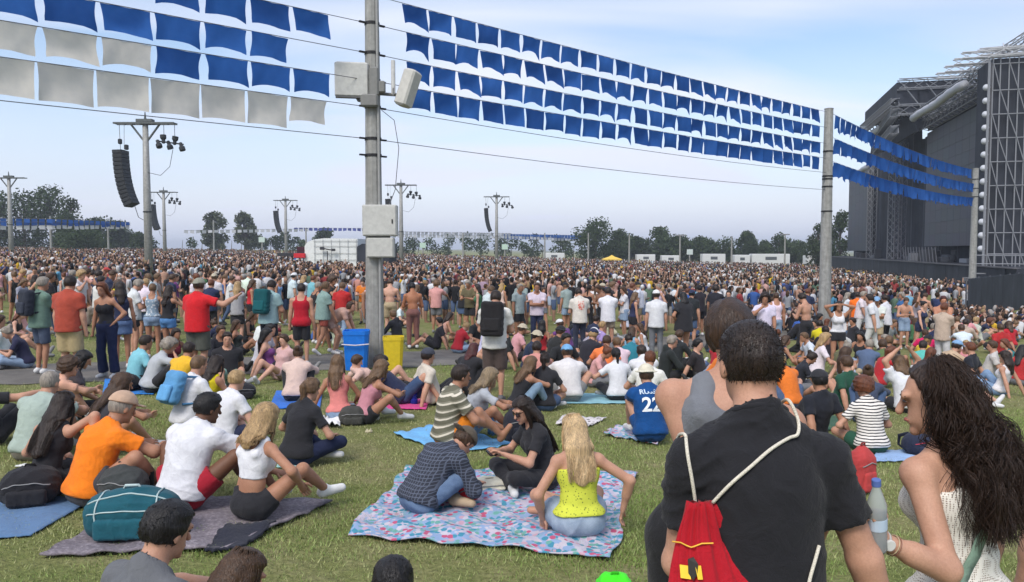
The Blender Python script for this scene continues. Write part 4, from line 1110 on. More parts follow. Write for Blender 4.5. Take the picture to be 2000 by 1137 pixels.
# ------------------------------------------------------------------ delay towers with hanging loudspeakers
DARKM = (0.025, 0.028, 0.032)
def delay_tower(px, ytop, d, label, k, speakers=True, lamps=True):
    base = at(px, 487, d); base.z = terr(base.x, base.y); top = at(px, ytop, d).z
    H_ = top - base.z; e = empty('delay_tower', base)
    MB().tube([(0, 0, -0.3), (0, 0, H_ * 0.5), (0, 0, H_ + 0.1)], [0.30, 0.26, 0.19], 10).build('mast', 'galv', e, smooth=True)
    w = 2.1
    m = MB()
    for dy in (-0.28, 0.28):
        m.box((0, dy, H_ - 0.05), (w * 2, 0.10, 0.12)); 
    for x in np.linspace(-w, w, 8): m.box((x, 0, H_ - 0.05), (0.07, 0.50, 0.07))
    m.box((0, 0, H_ + 0.14), (1.1, 0.5, 0.2)); m.build('crossbeam', 'plain', e, (0.10, 0.11, 0.11))
    m = MB()
    for s_ in (-1, 1): m.tube([(0.12 * s_, 0, H_ - 1.25), (1.0 * s_, 0, H_ - 0.1)], 0.075, 6)
    m.build('brace', 'plain', e, (0.12, 0.13, 0.13))
    MB().tube([(0, 0, H_), (0, 0, H_ + 0.75)], [0.12, 0.03], 6).build('lightning_spike', 'plain', e, (0.09, 0.1, 0.1))
    MB().lathe([(0.30, H_ * 0.45), (0.30, H_ * 0.45 + 0.08)], 10).build('clamp_band', 'plain', e, DARKM)
    tag(e, label[0], 'tower', 'delay towers')
    if speakers:
        s = empty('line_array', base + Vector((-1.72, -0.1, H_ - 2.05)))
        a = R(2); p = Vector((0, 0, 0)); cab = None
        for i in range(14):
            rot = Matrix.Rotation(a * -1, 3, 'Y')
            if cab is None:
                m = MB(); m.box((0, 0, 0), (0.66, 1.1, 0.265), None, 0.02); m.box((0, -0.552, 0), (0.56, 0.02, 0.17)); cab = m.mesh('cabinet')
            o = ob('cabinet', cab, 'plain', s, DARKM); o.location = p; o.rotation_euler = rot.to_euler()
            p = p + rot @ Vector((0, 0, -0.28)); a += R(0.6 + i * 0.22)
        m = MB(); m.tube([(0, 0, 0.1), (-0.05, 0, 2.0)], 0.02, 5); m.tube([(0.25, 0, 0.1), (0.3, 0, 2.0)], 0.015, 5); m.build('hanging_chain', 'plain', s, (0.2, 0.2, 0.2))
        for x, z in ((-0.02, 0.75), (0.42, 0.35)): MB().box((x, 0, z), (0.22, 0.26, 0.36), None, 0.04).build('motor_hoist', 'plain', s, DARKM)
        m = MB(); m.tube([p + Vector((0.1, 0, 0.1)), p + Vector((0.35, 0, -0.7)), p + Vector((0.8, 0, -0.95)), p + Vector((1.35, 0, -0.75))], 0.025, 5); m.build('speaker_cable', 'plain', s, (0.08, 0.08, 0.09))
        tag(s, label[1], 'loudspeaker', 'curved hanging loudspeaker columns')
    if lamps:
        s = empty('floodlight_bar', base + Vector((1.35, -0.15, H_ - 1.15)))
        m = MB(); m.tube([(-0.55, 0, -0.12), (1.35, 0.0, -0.36)], 0.05, 6); m.tube([(0.0, 0, -0.1), (0.0, 0, 1.0)], 0.02, 5); m.tube([(0.75, 0, -0.2), (0.75, 0, 1.0)], 0.02, 5); m.build('bar', 'plain', s, DARKM)
        m = MB(); m.lathe([(0.10, -0.32), (0.21, -0.30), (0.21, -0.08), (0.12, 0.05), (0.12, 0.25), (0.06, 0.30)], 10); lm = m.mesh('floodlight')
        for i, x in enumerate((-0.40, -0.05, 0.35, 0.75, 1.2)):
            o = ob('floodlight', lm, 'plain', s, DARKM); o.location = (x, 0, -0.3 - 0.125 * (x + 0.4) + (0.34 if i in (1, 3) else 0)); o.rotation_euler = (R(rnd.uniform(-20, 20)), R(rnd.uniform(-25, 25)) + (math.pi if i in (1, 3) else 0), 0)
        m = MB(); m.tube([(0.6, 0, -0.7), (0.35, 0, -1.9), (-0.3, 0, -2.5), (-1.2, 0, -2.3)], 0.02, 5); m.build('power_cable', 'plain', s, (0.08, 0.08, 0.09))
        tag(s, label[2], 'floodlights', 'floodlight bars on the towers')
TW = [(290, 240, 54, 'nearest and largest delay tower, on the left', 'largest curved loudspeaker column, hanging from the nearest delay tower', 'floodlight bar hanging from the nearest delay tower'),
      (322, 375, 118, 'small delay tower just behind the largest one', 'small loudspeaker column hanging right behind the largest tower', 'small floodlight bar on the tower behind the largest'),
      (559, 391, 138, 'small delay tower rising left of the white domed tent', 'loudspeaker column hanging left of the white domed tent', 'floodlight bar on the tower left of the white tent'),
      (784, 361, 104, 'delay tower just right of the big pole', 'loudspeaker column beside the cabinet of the big pole', 'floodlight bar on the tower right of the big pole'),
      (970, 384, 127, 'delay tower standing alone in the middle distance', 'loudspeaker column on the lone middle tower', 'floodlight bar on the lone middle tower'),
      (22, 347, 96, 'delay tower without loudspeakers at the far left trees', '', '')]
for i, t in enumerate(TW): delay_tower(t[0], t[1], t[2], t[3:], i, speakers=(i != 5), lamps=(i != 5))

# slim lamp posts and small signs at the back of the field
def post(px, y0, d, label, head=False, sign=None):
    base = at(px, 487, d); base.z = terr(base.x, base.y); top = at(px, y0, d).z - base.z
    e = empty('lamp_post', base); MB().tube([(0, 0, -0.2), (0, 0, top)], [0.20, 0.13], 8).build('post', 'galv', e)
    if head:
        MB().box((0.0, 0, top), (1.8, 0.3, 0.2), None, 0.05).build('lamp_head', 'plain', e, (0.25, 0.25, 0.26))
    if sign: MB().box((0, -0.22, top - 0.8), (1.5, 0.08, 1.3), None, 0.03).build('sign_board', 'plain', e, sign)
    tag(e, label, 'post', 'slim posts behind the crowd')
for px, y0, d, h_, s_, lb in ((100, 422, 120, 0, None, 'thin post in front of the left trees'), (212, 430, 130, 0, None, 'thin post right of the left trees'), (418, 430, 150, 0, None, 'thin post under the pair of pale trees'),
        (598, 445, 150, 0, None, 'thin post left of the white domed tent'), (904, 455, 150, 0, None, 'thin post right of the second delay tower'), (1064, 455, 160, 0, None, 'thin post right of the lone middle tower'),
        (1149, 455, 160, 0, None, 'thin post at the left edge of the round tree'), (1229, 458, 150, 0, None, 'thin post right of the yellow tent'), (1328, 460, 150, 1, None, 'lamp post with flat head above the white trailers'),
        (1429, 462, 150, 0, None, 'thin post between the white trailers'), (1533, 458, 150, 1, None, 'lamp post with flat head nearest the stage'), (1347, 486, 190, 0, (0.55, 0.62, 0.60), 'post with pale square sign before the trees'),
        (826, 473, 190, 0, (0.45, 0.6, 0.5), 'post with green sign before the hedge'), (986, 476, 190, 0, (0.5, 0.65, 0.55), 'post with green sign beside the lone tower'), (512, 462, 190, 0, (0.5, 0.6, 0.55), 'post with pale sign left of a delay tower')):
    post(px, y0, d, lb, h_, s_)

# far strings of small flags round the edge of the field
def far_flags(pts, colr, label, fw_=0.75, fh=0.7, step=1.0):
    a0 = at(*pts[0]); e = empty('far_flag_string', a0); m = MB(); c_ = MB(); k_ = 0
    for p, q in zip(pts[:-1], pts[1:]):
        a, b = at(*p) - a0, at(*q) - a0; L = (b - a).length; u = (b - a) / L; c_.tube([a, b], 0.03, 4)
        t = 0.3
        while t < L:
            o = a + u * t; sw = rnd.uniform(-0.25, 0.25); n = Vector((-u.y, u.x, 0)) * sw
            m.add([o - u * fw_ / 2, o + u * fw_ / 2, o + u * fw_ / 2 + n + Vector((0, 0, -fh * rnd.uniform(0.7, 1))), o - u * fw_ / 2 + n + Vector((0, 0, -fh * rnd.uniform(0.7, 1)))], [(0, 1, 2, 3)]); t += step
    f = m.build('flags', 'flag', e, colr); f['kind'] = 'stuff'
    c_.build('cable', 'plain', e, (0.15, 0.15, 0.16))
    tag(e, label, 'flag string', 'far strings of small flags')
far_flags([(-30, 426, 112), (100, 428, 118), (255, 434, 132)], BLUE[0], 'far blue flag row against the left trees, upper')
far_flags([(-30, 433, 112), (100, 434, 118), (255, 437, 132)], BLUE[3], 'far blue flag row against the left trees, lower')
far_flags([(-30, 441, 112), (100, 440, 118), (255, 440, 132)], (0.6, 0.6, 0.6), 'far white flag row below the left trees')
far_flags([(360, 450, 150), (600, 447, 160)], (0.55, 0.56, 0.58), 'far white flag row under the pair of pale trees', step=1.1)
far_flags([(575, 445, 160), (720, 446, 165)], (0.10, 0.12, 0.36), 'far blue flag row above the white domed tent')
far_flags([(760, 452, 165), (1000, 456, 185)], (0.5, 0.51, 0.54), 'far pale flag row behind the second delay tower')
far_flags([(760, 458, 165), (1000, 461, 185), (1145, 468, 195)], (0.55, 0.56, 0.58), 'far white flag row just above the long hedge')
far_flags([(985, 457, 185), (1145, 460, 195)], BLUE[0], 'far blue flag row right of the lone tower, upper', step=0.8)
far_flags([(985, 462, 185), (1145, 465, 195)], BLUE[1], 'far blue flag row right of the lone tower, lower', step=0.8)

# ------------------------------------------------------------------ trees
def leaf_cloud(blobs, n, size, seed, cols, squash=1.0):
    rs = np.random.RandomState(seed); Cs = np.array([b[:3] for b in blobs], float); Rr = np.array([b[3] for b in blobs], float)
    ci = rs.choice(len(blobs), n, p=Rr ** 2 / np.sum(Rr ** 2)); v = rs.normal(size=(n, 3)); v /= np.linalg.norm(v, axis=1, keepdims=True)
    rad = Rr[ci] * np.clip(rs.uniform(0.45, 1.06, n) + rs.normal(size=n) * 0.05, 0.2, 1.25); P = Cs[ci] + v * rad[:, None] * np.array((1, 1, squash))
    a = rs.normal(size=(n, 3)); a /= np.linalg.norm(a, axis=1, keepdims=True); b = np.cross(a, rs.normal(size=(n, 3))); b /= np.linalg.norm(b, axis=1, keepdims=True)
    s_ = size * rs.uniform(0.6, 1.4, (n, 1))
    V = np.stack([P - a * s_, P + b * s_ * 0.6, P + a * s_, P - b * s_ * 0.6], 1).reshape(-1, 3); Fc = np.arange(4 * n).reshape(-1, 4)
    bc = rs.uniform(0.65, 1.3, len(blobs))[ci][:, None]; t = rs.uniform(0, 1, (n, 1)); c_ = (np.array(cols[0]) * (1 - t) + np.array(cols[1]) * t) * bc
    me = mesh_np('crown', V, Fc, smooth=False); at_ = me.color_attributes.new('Col', 'FLOAT_COLOR', 'POINT')
    at_.data.foreach_set('color', np.concatenate([np.repeat(c_, 4, axis=0), np.ones((4 * n, 1))], 1).astype(np.float32).ravel())
    return me
def tree(px, ytop, wpx, d, label, cols=((0.030, 0.050, 0.020), (0.075, 0.100, 0.040)), n=3600, low=0.07, sparse=False):
    base = at(px, 487, d); base.z = terr(base.x, base.y); H_ = at(px, ytop, d).z - base.z; w = wpx / F_PX * d
    e = empty('tree', base); rs = np.random.RandomState(int(abs(px) * 7 + d)); blobs = []; m = MB()
    m.tube([(0, 0, -0.3), (0.1, 0, H_ * 0.25), (0, 0.1, H_ * 0.6), (0.1, 0, H_ * 0.85)], [H_ * 0.028, H_ * 0.022, H_ * 0.014, H_ * 0.004], 7)
    for i in range(22):
        t = rs.uniform(low, 0.92); rr = w / 2 * math.sin(math.pi * min(0.16 + t * 0.86, 1.0)) ** 0.7; th = rs.uniform(0, 6.28); o = rr * rs.uniform(0.35, 0.85)
        br = rs.uniform(0.16, 0.27) * w * (0.8 if sparse else 1.0); z = min(H_ * t, H_ - br * 0.9); c_ = (math.cos(th) * o, math.sin(th) * o, z, br); blobs.append(c_)
        m.tube([(0, 0, z * 0.6), (c_[0] * 0.6, c_[1] * 0.6, z * 0.9), c_[:3]], [H_ * 0.010, H_ * 0.006, H_ * 0.002], 5)
    blobs.append((0, 0, H_ - w * 0.16, w * 0.17))
    m.build('trunk', 'bark', e); ob('crown', leaf_cloud(blobs, n, d * 0.0016, int(abs(px)), cols), 'leaf', e)
    tag(e, label, 'tree', 'trees behind the crowd')
PALE = ((0.075, 0.092, 0.055), (0.13, 0.15, 0.085)); DK = ((0.034, 0.054, 0.026), (0.075, 0.105, 0.046))
for i, (px, yt, w, d, c_, lb) in enumerate((
        (-15, 372, 120, 165, DK, 'tall tree cut by the left edge of the picture'), (48, 366, 120, 170, DK, 'tall dense tree behind the leftmost tower'), (100, 361, 110, 172, DK, 'tallest rounded tree of the left group'), (142, 384, 76, 165, DK, 'lower tree on the right side of the left group'),
        (196, 423, 70, 190, DK, 'small dark tree right of the left tree group'), (228, 430, 50, 195, DK, 'small bushy tree between left group and nearest tower'), (160, 448, 90, 150, DK, 'low bushy tree under the left tree group'), (275, 455, 60, 180, DK, 'low shrub-like tree behind the nearest tower'),
        (418, 413, 56, 200, PALE, 'left one of the pair of pale trees'), (478, 414, 56, 205, PALE, 'right one of the pair of pale trees'),
        (632, 446, 46, 230, DK, 'small dark tree behind the white domed tent'),
        (1163, 425, 84, 180, DK, 'large rounded tree right of the far blue flags'), (1208, 447, 60, 185, DK, 'tree beside the large rounded one'), (1248, 462, 60, 190, DK, 'low tree behind the thin post'), (1283, 443, 66, 190, DK, 'pointed tree in the middle of the row'),
        (1325, 460, 66, 195, DK, 'broad low tree right of the pointed one'), (1372, 462, 66, 195, DK, 'low tree behind the pale square sign'), (1412, 463, 66, 195, DK, 'dense low tree above the white trailers'), (1457, 452, 50, 195, DK, 'narrow upright tree among the low row'), (1490, 470, 60, 200, DK, 'lowest tree of the right row'),
        (1521, 455, 62, 190, DK, 'rounded tree behind the lamp post near the stage'), (1560, 470, 60, 195, DK, 'small low tree left of the second pole'), (1597, 436, 64, 160, DK, 'tree directly left of the second pole'), (1640, 411, 66, 165, DK, 'tall tree between the second pole and the stage'))):
    tree(px, yt, w, d, lb, c_, sparse=(c_ is PALE))
def hedge(px0, px1, ytop, d, label, cols=DK, n=4200):
    a, b = at(px0, 487, d), at(px1, 487, d); base = (a + b) / 2; base.z = terr(base.x, base.y); H_ = at(px0, ytop, d).z - base.z; L = b.x - a.x
    rs = np.random.RandomState(int(abs(px0))); blobs = [(rs.uniform(-L / 2, L / 2), rs.uniform(-2, 2), rs.uniform(0.2, 0.85) * H_, rs.uniform(0.18, 0.3) * H_) for _ in range(int(L / 1.6))]
    e = empty('hedge', base); ob('foliage', leaf_cloud(blobs, n, d * 0.0015, int(px1), cols), 'leaf', e); m = MB()
    for x in np.linspace(-L / 2, L / 2, 14): m.tube([(x, 0, 0), (x + 0.3, 0, H_ * 0.6)], [0.14, 0.04], 5)
    m.build('stems', 'bark', e); tag(e, label, 'hedge', 'long hedges behind the crowd')
hedge(-30, 262, 446, 205, 'long dark hedge below the left trees'); hedge(355, 605, 450, 215, 'long hedge between the nearest tower and white tent'); hedge(755, 1150, 459, 230, 'long green hedge right of the big pole', n=6000); hedge(1140, 1640, 468, 225, 'low hedge below the right row of trees', n=9000)

# ------------------------------------------------------------------ tents and trailers behind the crowd
def trailer(px0, px1, y0, y1, d, label, colr=(0.62, 0.63, 0.63)):
    a, b = at(px0, y0, d), at(px1, y1, d); w = b.x - a.x; gz = terr((a.x + b.x) / 2, d); e = empty('trailer', ((a.x + b.x) / 2, d, gz)); h_ = a.z - gz
    MB().box((0, 0, h_ / 2 + 0.35), (w, 2.5, h_ - 0.7), None, 0.08).build('body', 'plain', e, colr)
    MB().box((0, -1.26, h_ * 0.72), (w * 0.3, 0.03, h_ * 0.2)).build('window', 'gloss', e, (0.10, 0.11, 0.12))
    for x in (-w * 0.3, w * 0.3):
        m = MB(); m.lathe([(0.2, -0.12), (0.42, -0.12), (0.42, 0.12), (0.2, 0.12)], 12); o = m.build('wheel', 'plain', e, (0.02, 0.02, 0.02)); o.rotation_euler = (R(90), 0, 0); o.location = (x, -1.1, 0.42)
    tag(e, label, 'trailer', 'white trailers behind the crowd')
for a in ((1062, 1102, 494, 508, 180, 'white trailer left of the yellow tent'), (1242, 1278, 497, 512, 180, 'white trailer right of the yellow tent'), (1291, 1326, 499, 512, 180, 'second white trailer from the yellow tent'),
          (1370, 1414, 496, 514, 178, 'wide white trailer under the pale sign'), (1432, 1462, 498, 512, 178, 'narrow trailer beside the wide one'), (1466, 1539, 496, 514, 178, 'longest pale trailer left of the second pole'), (1572, 1650, 499, 512, 170, 'white trailer behind the second pole')):
    trailer(*a)
def yellow_tent():
    c_ = at(1195, 487, 150); c_.z = terr(c_.x, c_.y); w = 1.75; e = empty('canopy_tent', c_); zt = at(1195, 498, 150).z - c_.z; ze = at(1195, 506, 150).z - c_.z
    V = [(-w, -w, ze), (w, -w, ze), (w, w, ze), (-w, w, ze), (-0.5, -0.5, (zt + ze * 0.7) / 1.7), (0.5, -0.5, (zt + ze * 0.7) / 1.7), (0.5, 0.5, (zt + ze * 0.7) / 1.7), (-0.5, 0.5, (zt + ze * 0.7) / 1.7), (0, 0, zt), (-w, -w, ze - 0.25), (w, -w, ze - 0.25), (w, w, ze - 0.25), (-w, w, ze - 0.25)]
    m = MB(); m.add([Vector(v) for v in V], [(0, 1, 5, 4), (1, 2, 6, 5), (2, 3, 7, 6), (3, 0, 4, 7), (4, 5, 8), (5, 6, 8), (6, 7, 8), (7, 4, 8), (9, 10, 1, 0), (10, 11, 2, 1), (11, 12, 3, 2), (12, 9, 0, 3)]); m.build('canopy', 'plain', e, (0.75, 0.50, 0.08))
    for x in (-w + 0.05, w - 0.05):
        for y in (-w + 0.05, w - 0.05): MB().tube([(x, y, 0), (x, y, ze)], 0.04, 6).build('leg', 'plain', e, (0.5, 0.5, 0.5))
    tag(e, 'small yellow pointed canopy tent behind the crowd', 'tent')
yellow_tent()
def mix_tent():
    d = 78.0; c_ = at(660, 487, d); c_.z = terr(c_.x, c_.y); e = empty('domed_tent', c_); zt = at(660, 466, d).z - c_.z
    x0, x1 = (at(608, 487, d).x - c_.x), (at(708, 487, d).x - c_.x)
    prof = [(x0, 0), (x0, zt * 0.80), (x0 + 0.25, zt * 0.90), (x0 + 0.9, zt * 0.965), (x0 + 2.0, zt), (x1, zt * 0.985), (x1, 0)]
    MB().prism([Vector((x, -2.5, z)) for x, z in prof], (0, 6, 0)).build('white_cover', 'plain', e, (0.70, 0.72, 0.70))
    m = MB()
    for x in np.linspace(x0 + 1.0, x1 - 0.1, 6): m.tube([(x, -2.58, 0), (x, -2.58, zt * 0.97)], 0.022, 5)
    for z in (zt * 0.45, zt * 0.62, zt * 0.80, zt * 0.93): m.tube([(x0 + 0.9, -2.6, z), (x1, -2.6, z)], 0.022, 5)
    m.build('scaffold_frame', 'plain', e, (0.35, 0.36, 0.36))
    xa = at(692, 487, d).x - c_.x; xb = at(768, 487, d).x - c_.x
    m = MB(); m.prism([Vector((x, -2.72, z)) for x, z in ((x1 - 0.02, 0), (x1 - 0.02, zt * 0.78), (x1 + 0.5, zt * 0.86), (xb, zt * 0.86), (xb, 0))], (0, 5, 0)); m.build('black_annex', 'scrim', e)
    xl = at(556, 487, d).x - c_.x; z1 = at(556, 497, d).z - c_.z
    MB().box(((xl + x0) / 2, -1, z1), (x0 - xl, 3.0, 0.3)).build('side_platform', 'plain', e, (0.03, 0.03, 0.035))
    m = MB()
    for x in (xl + 0.2, (xl + x0) / 2): m.tube([(x, -2, 0), (x, -2, z1)], 0.06, 6)
    m.build('platform_legs', 'plain', e, (0.05, 0.05, 0.05))
    MB().box((x0 - 0.45, -2.6, at(600, 499, d).z - c_.z), (1.1, 0.5, 0.45), None, 0.04).build('red_box', 'plain', e, (0.55, 0.02, 0.03))
    MB().box((x0 - 0.55, -1.6, at(600, 489, d).z - c_.z), (0.8, 0.6, 0.7), None, 0.04).build('dark_case', 'plain', e, (0.05, 0.01, 0.02))
    # camera crane standing in front of the cover
    xc = at(653, 487, d).x - c_.x; zc = at(653, 490, d).z - c_.z
    m = MB(); m.tube([(xc, -3.0, 0), (xc, -3.0, zc)], 0.05, 6); m.tube([(xc - 0.5, -3, zc + 0.25), (xc + 0.6, -3, zc + 0.05)], 0.06, 6); m.box((xc + 0.6, -3, zc + 0.1), (0.35, 0.2, 0.25)); m.box((xc - 0.5, -3, zc + 0.25), (0.4, 0.2, 0.3)); m.build('camera_mount', 'plain', e, (0.04, 0.04, 0.045))
    tag(e, 'white rounded tent on scaffold with black annex amid the crowd', 'tent')
mix_tent()

# ------------------------------------------------------------------ the stage
SO = Vector((41.9, 62.0, 0)); SU = Vector((0.26, 0.966, 0)).normalized(); SV = Vector((-SU.y, SU.x, 0)); SG = -3.9 + CAM.z - 0.6
SROT = math.atan2(SU.y, SU.x)
stage = empty('stage', (SO.x, SO.y, 0), SROT)        # local x: along the stage front away from the viewer, y: towards the audience
CZ = CAM.z
def sl(px, v=0.0):
    """distance along the stage where the front plane (moved v outwards) meets picture column px"""
    k_ = (px - 1000) / F_PX; o = SO + SV * v
    return (k_ * o.y - o.x) / (SU.x - k_ * SU.y)
TUBE = (0.22, 0.23, 0.25)
def truss(m, a, b, s_, n, r=0.05, diag=True):
    a, b = Vector(a), Vector(b); d = (b - a).normalized(); u = d.orthogonal().normalized(); 
    if abs(d.z) < 0.9: u = d.cross(Vector((0, 0, 1))).normalized()
    w = d.cross(u); cs = [(u * i + w * j) * s_ / 2 for i, j in ((1, 1), (1, -1), (-1, -1), (-1, 1))]
    for c_ in cs: m.tube([a + c_, b + c_], r, 5)
    for i in range(n):
        p, q = a + (b - a) * i / n, a + (b - a) * (i + 1) / n
        for k_ in range(4):
            m.tube([p + cs[k_], q + cs[(k_ + 1) % 4]], r * 0.6, 4, False)
# deck and its black skirt
m = MB(); m.box((50, -6, (SG + CZ - 1.45) / 2), (112, 18, CZ - 1.45 - SG)); m.build('deck', 'scrim', stage)
for k_, u in enumerate(np.arange(-4, 104, 4.0)):
    MB().box((u + 2, 3.08, (SG + CZ - 1.5) / 2), (3.92, 0.08, CZ - 1.5 - SG), None, 0.03).build('skirt_panel', 'scrim', stage)
m = MB(); m.box((50, 3.0, CZ - 1.42), (112, 0.5, 0.10)); m.build('deck_edge', 'plain', stage, (0.10, 0.10, 0.11))
# screens
for (pa, pb, z0, z1, nm) in ((1901, 1804, 0.35, 14.1, 0), (1691, 1655, -0.3, 14.4, 1)):
    ua, ub = sl(pa), sl(pb); w = ub - ua
    s_ = MB().box(((ua + ub) / 2, -0.35, CZ + (z0 + z1) / 2), (w, 0.7, z1 - z0)).build('video_screen', 'plain', stage, (0.060, 0.066, 0.078))
    nx, nz_ = (8, 10) if nm == 0 else (5, 10)
    pm = MB().box((0, 0, 0), (w / nx - 0.03, 0.04, (z1 - z0) / nz_ - 0.03), None, 0.01).mesh('screen_tile')
    for i in range(nx):
        for j in range(nz_):
            o = ob('screen_tile', pm, 'plain', s_, tuple(c_ * rnd.uniform(0.93, 1.07) for c_ in (0.058, 0.064, 0.078))); o.location = (ua + w * (i + 0.5) / nx, 0.02, CZ + z0 + (z1 - z0) * (j + 0.5) / nz_)
# back wall of black cloth behind everything, with folds
m = MB(); V = []; n = 120
for i in range(n + 1):
    u = sl(1906) + (sl(1652) - sl(1906)) * i / n; y = -1.6 + 0.25 * math.sin(i * 1.9)
    V += [(u, y, SG), (u, y, CZ + (18.6 if sl(1765) < u < sl(1676) else 14.6))]
m.add([Vector(v) for v in V], [(2 * i, 2 * i + 2, 2 * i + 3, 2 * i + 1) for i in range(n)]); m.build('black_drape', 'scrim', stage)
# towers between the screens
for px in (1742, 1756, 1700, 1797):
    u = sl(px, 0.6); m = MB(); truss(m, (u, 0.6 if px != 1797 else -1.5, CZ - 1.4), (u, 0.6 if px != 1797 else -1.5, CZ + 14.4), 1.0, 16, 0.06); m.build('truss_tower', 'plain', stage, (0.22, 0.23, 0.25) if px != 1756 else (0.10, 0.10, 0.12))
# main roof: dark fascia with truss below
uR = sl(1742, 4.0); uE = sl(1682, 4.0); zR = 20.0; zL = 14.4
m = MB(); m.box(((uR + uE) / 2, -4, CZ + zR - 1.0), (uE - uR, 16, 2.0)); m.build('roof_slab', 'scrim', stage)
m = MB(); 
V = [(uR, 4, CZ + zR - 2), (uR, -16, CZ + zR - 2), (uR, -16, CZ + zL), (uR, 1.5, CZ + zL)]
m.prism([Vector(v) for v in V], (0.3, 0, 0)); m.build('roof_end_panel', 'scrim', stage)
m = MB(); m.box(((uR + uE) / 2, 1.6, CZ + 16.6), (uE - uR, 0.3, 5.0)); m.build('roof_fascia', 'scrim', stage)
m = MB()
for z in (zR - 2.4, 16.4, zL): truss(m, (uR - 0.4, 4.2, CZ + z), (uE, 4.2 if z > 17 else 2.4, CZ + z), 0.9, 40, 0.07)
truss(m, (uR - 0.7, 4, CZ + zR - 0.4), (uR - 0.7, -15, CZ + zR - 0.4), 1.1, 12, 0.07); truss(m, (uR - 0.7, 4, CZ + zR - 3.4), (uR - 0.7, -15, CZ + zR - 3.4), 1.1, 12, 0.07)
for y in np.linspace(3.5, -14, 8): m.tube([(uR - 0.7, y, CZ + zR - 0.4), (uR - 0.7, y - 2.2, CZ + zR - 3.4)], 0.08, 5)
for u in np.linspace(uR, uE - 3, 10): m.tube([(u, 4.2, CZ + zR - 2.4), (u + 3, 2.4, CZ + 16.4)], 0.08, 5)
m.build('roof_truss', 'plain', stage, (0.19, 0.20, 0.22))
# white rolls of fabric along the front trusses
for pa, pb, v, z, r in ((1872, 1776, 3.0, 15.0, 0.45), (1752, 1683, 3.2, 16.7, 0.45), (1690, 1655, 3.0, 12.3, 0.42)):
    ua, ub = sl(pa, v), sl(pb, v); pts = [(ua + (ub - ua) * t, v, CZ + z + 0.08 * math.sin(9 * t)) for t in np.linspace(0, 1, 14)]
    MB().tube(pts, [r * (0.86 + 0.14 * (i % 2)) for i in range(14)], 10).build('rolled_fabric', 'plain', stage, (0.45, 0.46, 0.50), True)
# header truss above the near screen and its hanging motors
ua, ub = sl(1925, 0.6), sl(1797, 0.6)
m = MB(); truss(m, (ua, 0.6, CZ + 14.8), (ub, 0.6, CZ + 14.8), 1.0, 16, 0.07); truss(m, (ua, 1.6, CZ + 16.0), (ub, 1.6, CZ + 16.0), 0.8, 18, 0.07)
for u in np.linspace(ua, ub, 14): m.tube([(u, 0.6, CZ + 15.2), (u, 1.6, CZ + 16.0)], 0.06, 5)
m.build('header_truss', 'plain', stage, (0.20, 0.21, 0.23))
MB().box(((ua + ub) / 2, -1.5, CZ + 15.1), (ub - ua, 3.4, 1.6)).build('header_cover', 'scrim', stage)
# outriggers on top
for k_, px in enumerate((1865, 1850, 1833, 1817)):
    u = sl(px, 4.2); m = MB(); z = CZ + 16.8
    truss(m, (u, -4, z), (u, 4.2, z + (0.0 if k_ < 4 else 0.2)), 0.5, 8, 0.06); m.build('roof_outrigger', 'plain', stage, (0.42, 0.43, 0.45))
# near scaffold tower: its end wall faces the viewer
uT = sl(1926, 2.2)
def ew(px, v0=2.2, u=None):
    """how far behind the stage front (along -y) the end wall meets picture column px"""
    u = uT if u is None else u; k_ = (px - 1000) / F_PX; p = SO + SU * u + SV * v0
    return v0 - (k_ * p.y - p.x) / (-SV.x + k_ * SV.y)
MB().box((uT + 2.2, -8, CZ + 6.3), (4.0, 20.3, 19.6)).build('scaffold_mesh_cover', 'scrim', stage)
ys = [ew(p) for p in (1926, 1940, 1957, 1975, 1990, 2006)]; zs = [-2.2, -0.4, 1.4, 3.4, 5.4, 7.4, 9.4, 11.4, 13.4, 15.6]
def stube(pts, r):
    return MB().tube(pts, r, 6).build('scaffold_tube', 'plain', stage, TUBE)
xT = uT - 0.1
for y in ys: stube([(xT, y, CZ - 2.3), (xT, y, CZ + 16.1)], 0.055)
for z in zs: stube([(xT - 0.06, ys[0], CZ + z), (xT - 0.06, ys[5] - 2, CZ + z)], 0.045)
for i in range(len(zs) - 1):
    for j in range(5):
        if (i + j) % 2 == 0: stube([(xT - 0.12, ys[j], CZ + zs[i + 1]), (xT - 0.12, ys[j + 1] + (ys[2] - ys[1]) * 0.0, CZ + zs[i])], 0.04)
stube([(xT - 0.05, ys[0] + 0.3, CZ - 2.3), (xT - 0.05, ys[0] + 0.3, CZ + 16.0)], 0.11)
m = MB()
for x_, z0 in ((uT - 0.3, 16.5), (uT + 2.5, 17.2)): truss(m, (x_, 2.6, CZ + z0), (x_, -16, CZ + z0 + 0.5), 0.6, 14, 0.06)
truss(m, (uT + 8, 2.4, CZ + 16.2), (uT - 0.3, -0.2, CZ + 17.8), 0.5, 9, 0.06)
for y in np.linspace(1.5, -12, 8): m.tube([(uT - 0.3, y, CZ + 16.6), (uT + 2.5, y - 0.8, CZ + 17.9)], 0.06, 5)
m.build('roof_ladder_truss', 'plain', stage, (0.44, 0.45, 0.47))
# low platform and railing in front of the tower
xP = uT - 3.0
MB().box((uT - 1.6, -6, CZ - 2.55), (3.2, 20, 0.28)).build('scaffold_platform', 'plain', stage, (0.20, 0.20, 0.21))
for z in (-2.0, -1.2, -0.5): stube([(xP, 4.0, CZ + z), (xP, -14, CZ + z)], 0.05)
for y in np.linspace(4.0, -14, 13): stube([(xP, y, CZ - 2.4), (xP, y, CZ - 0.4)], 0.05)
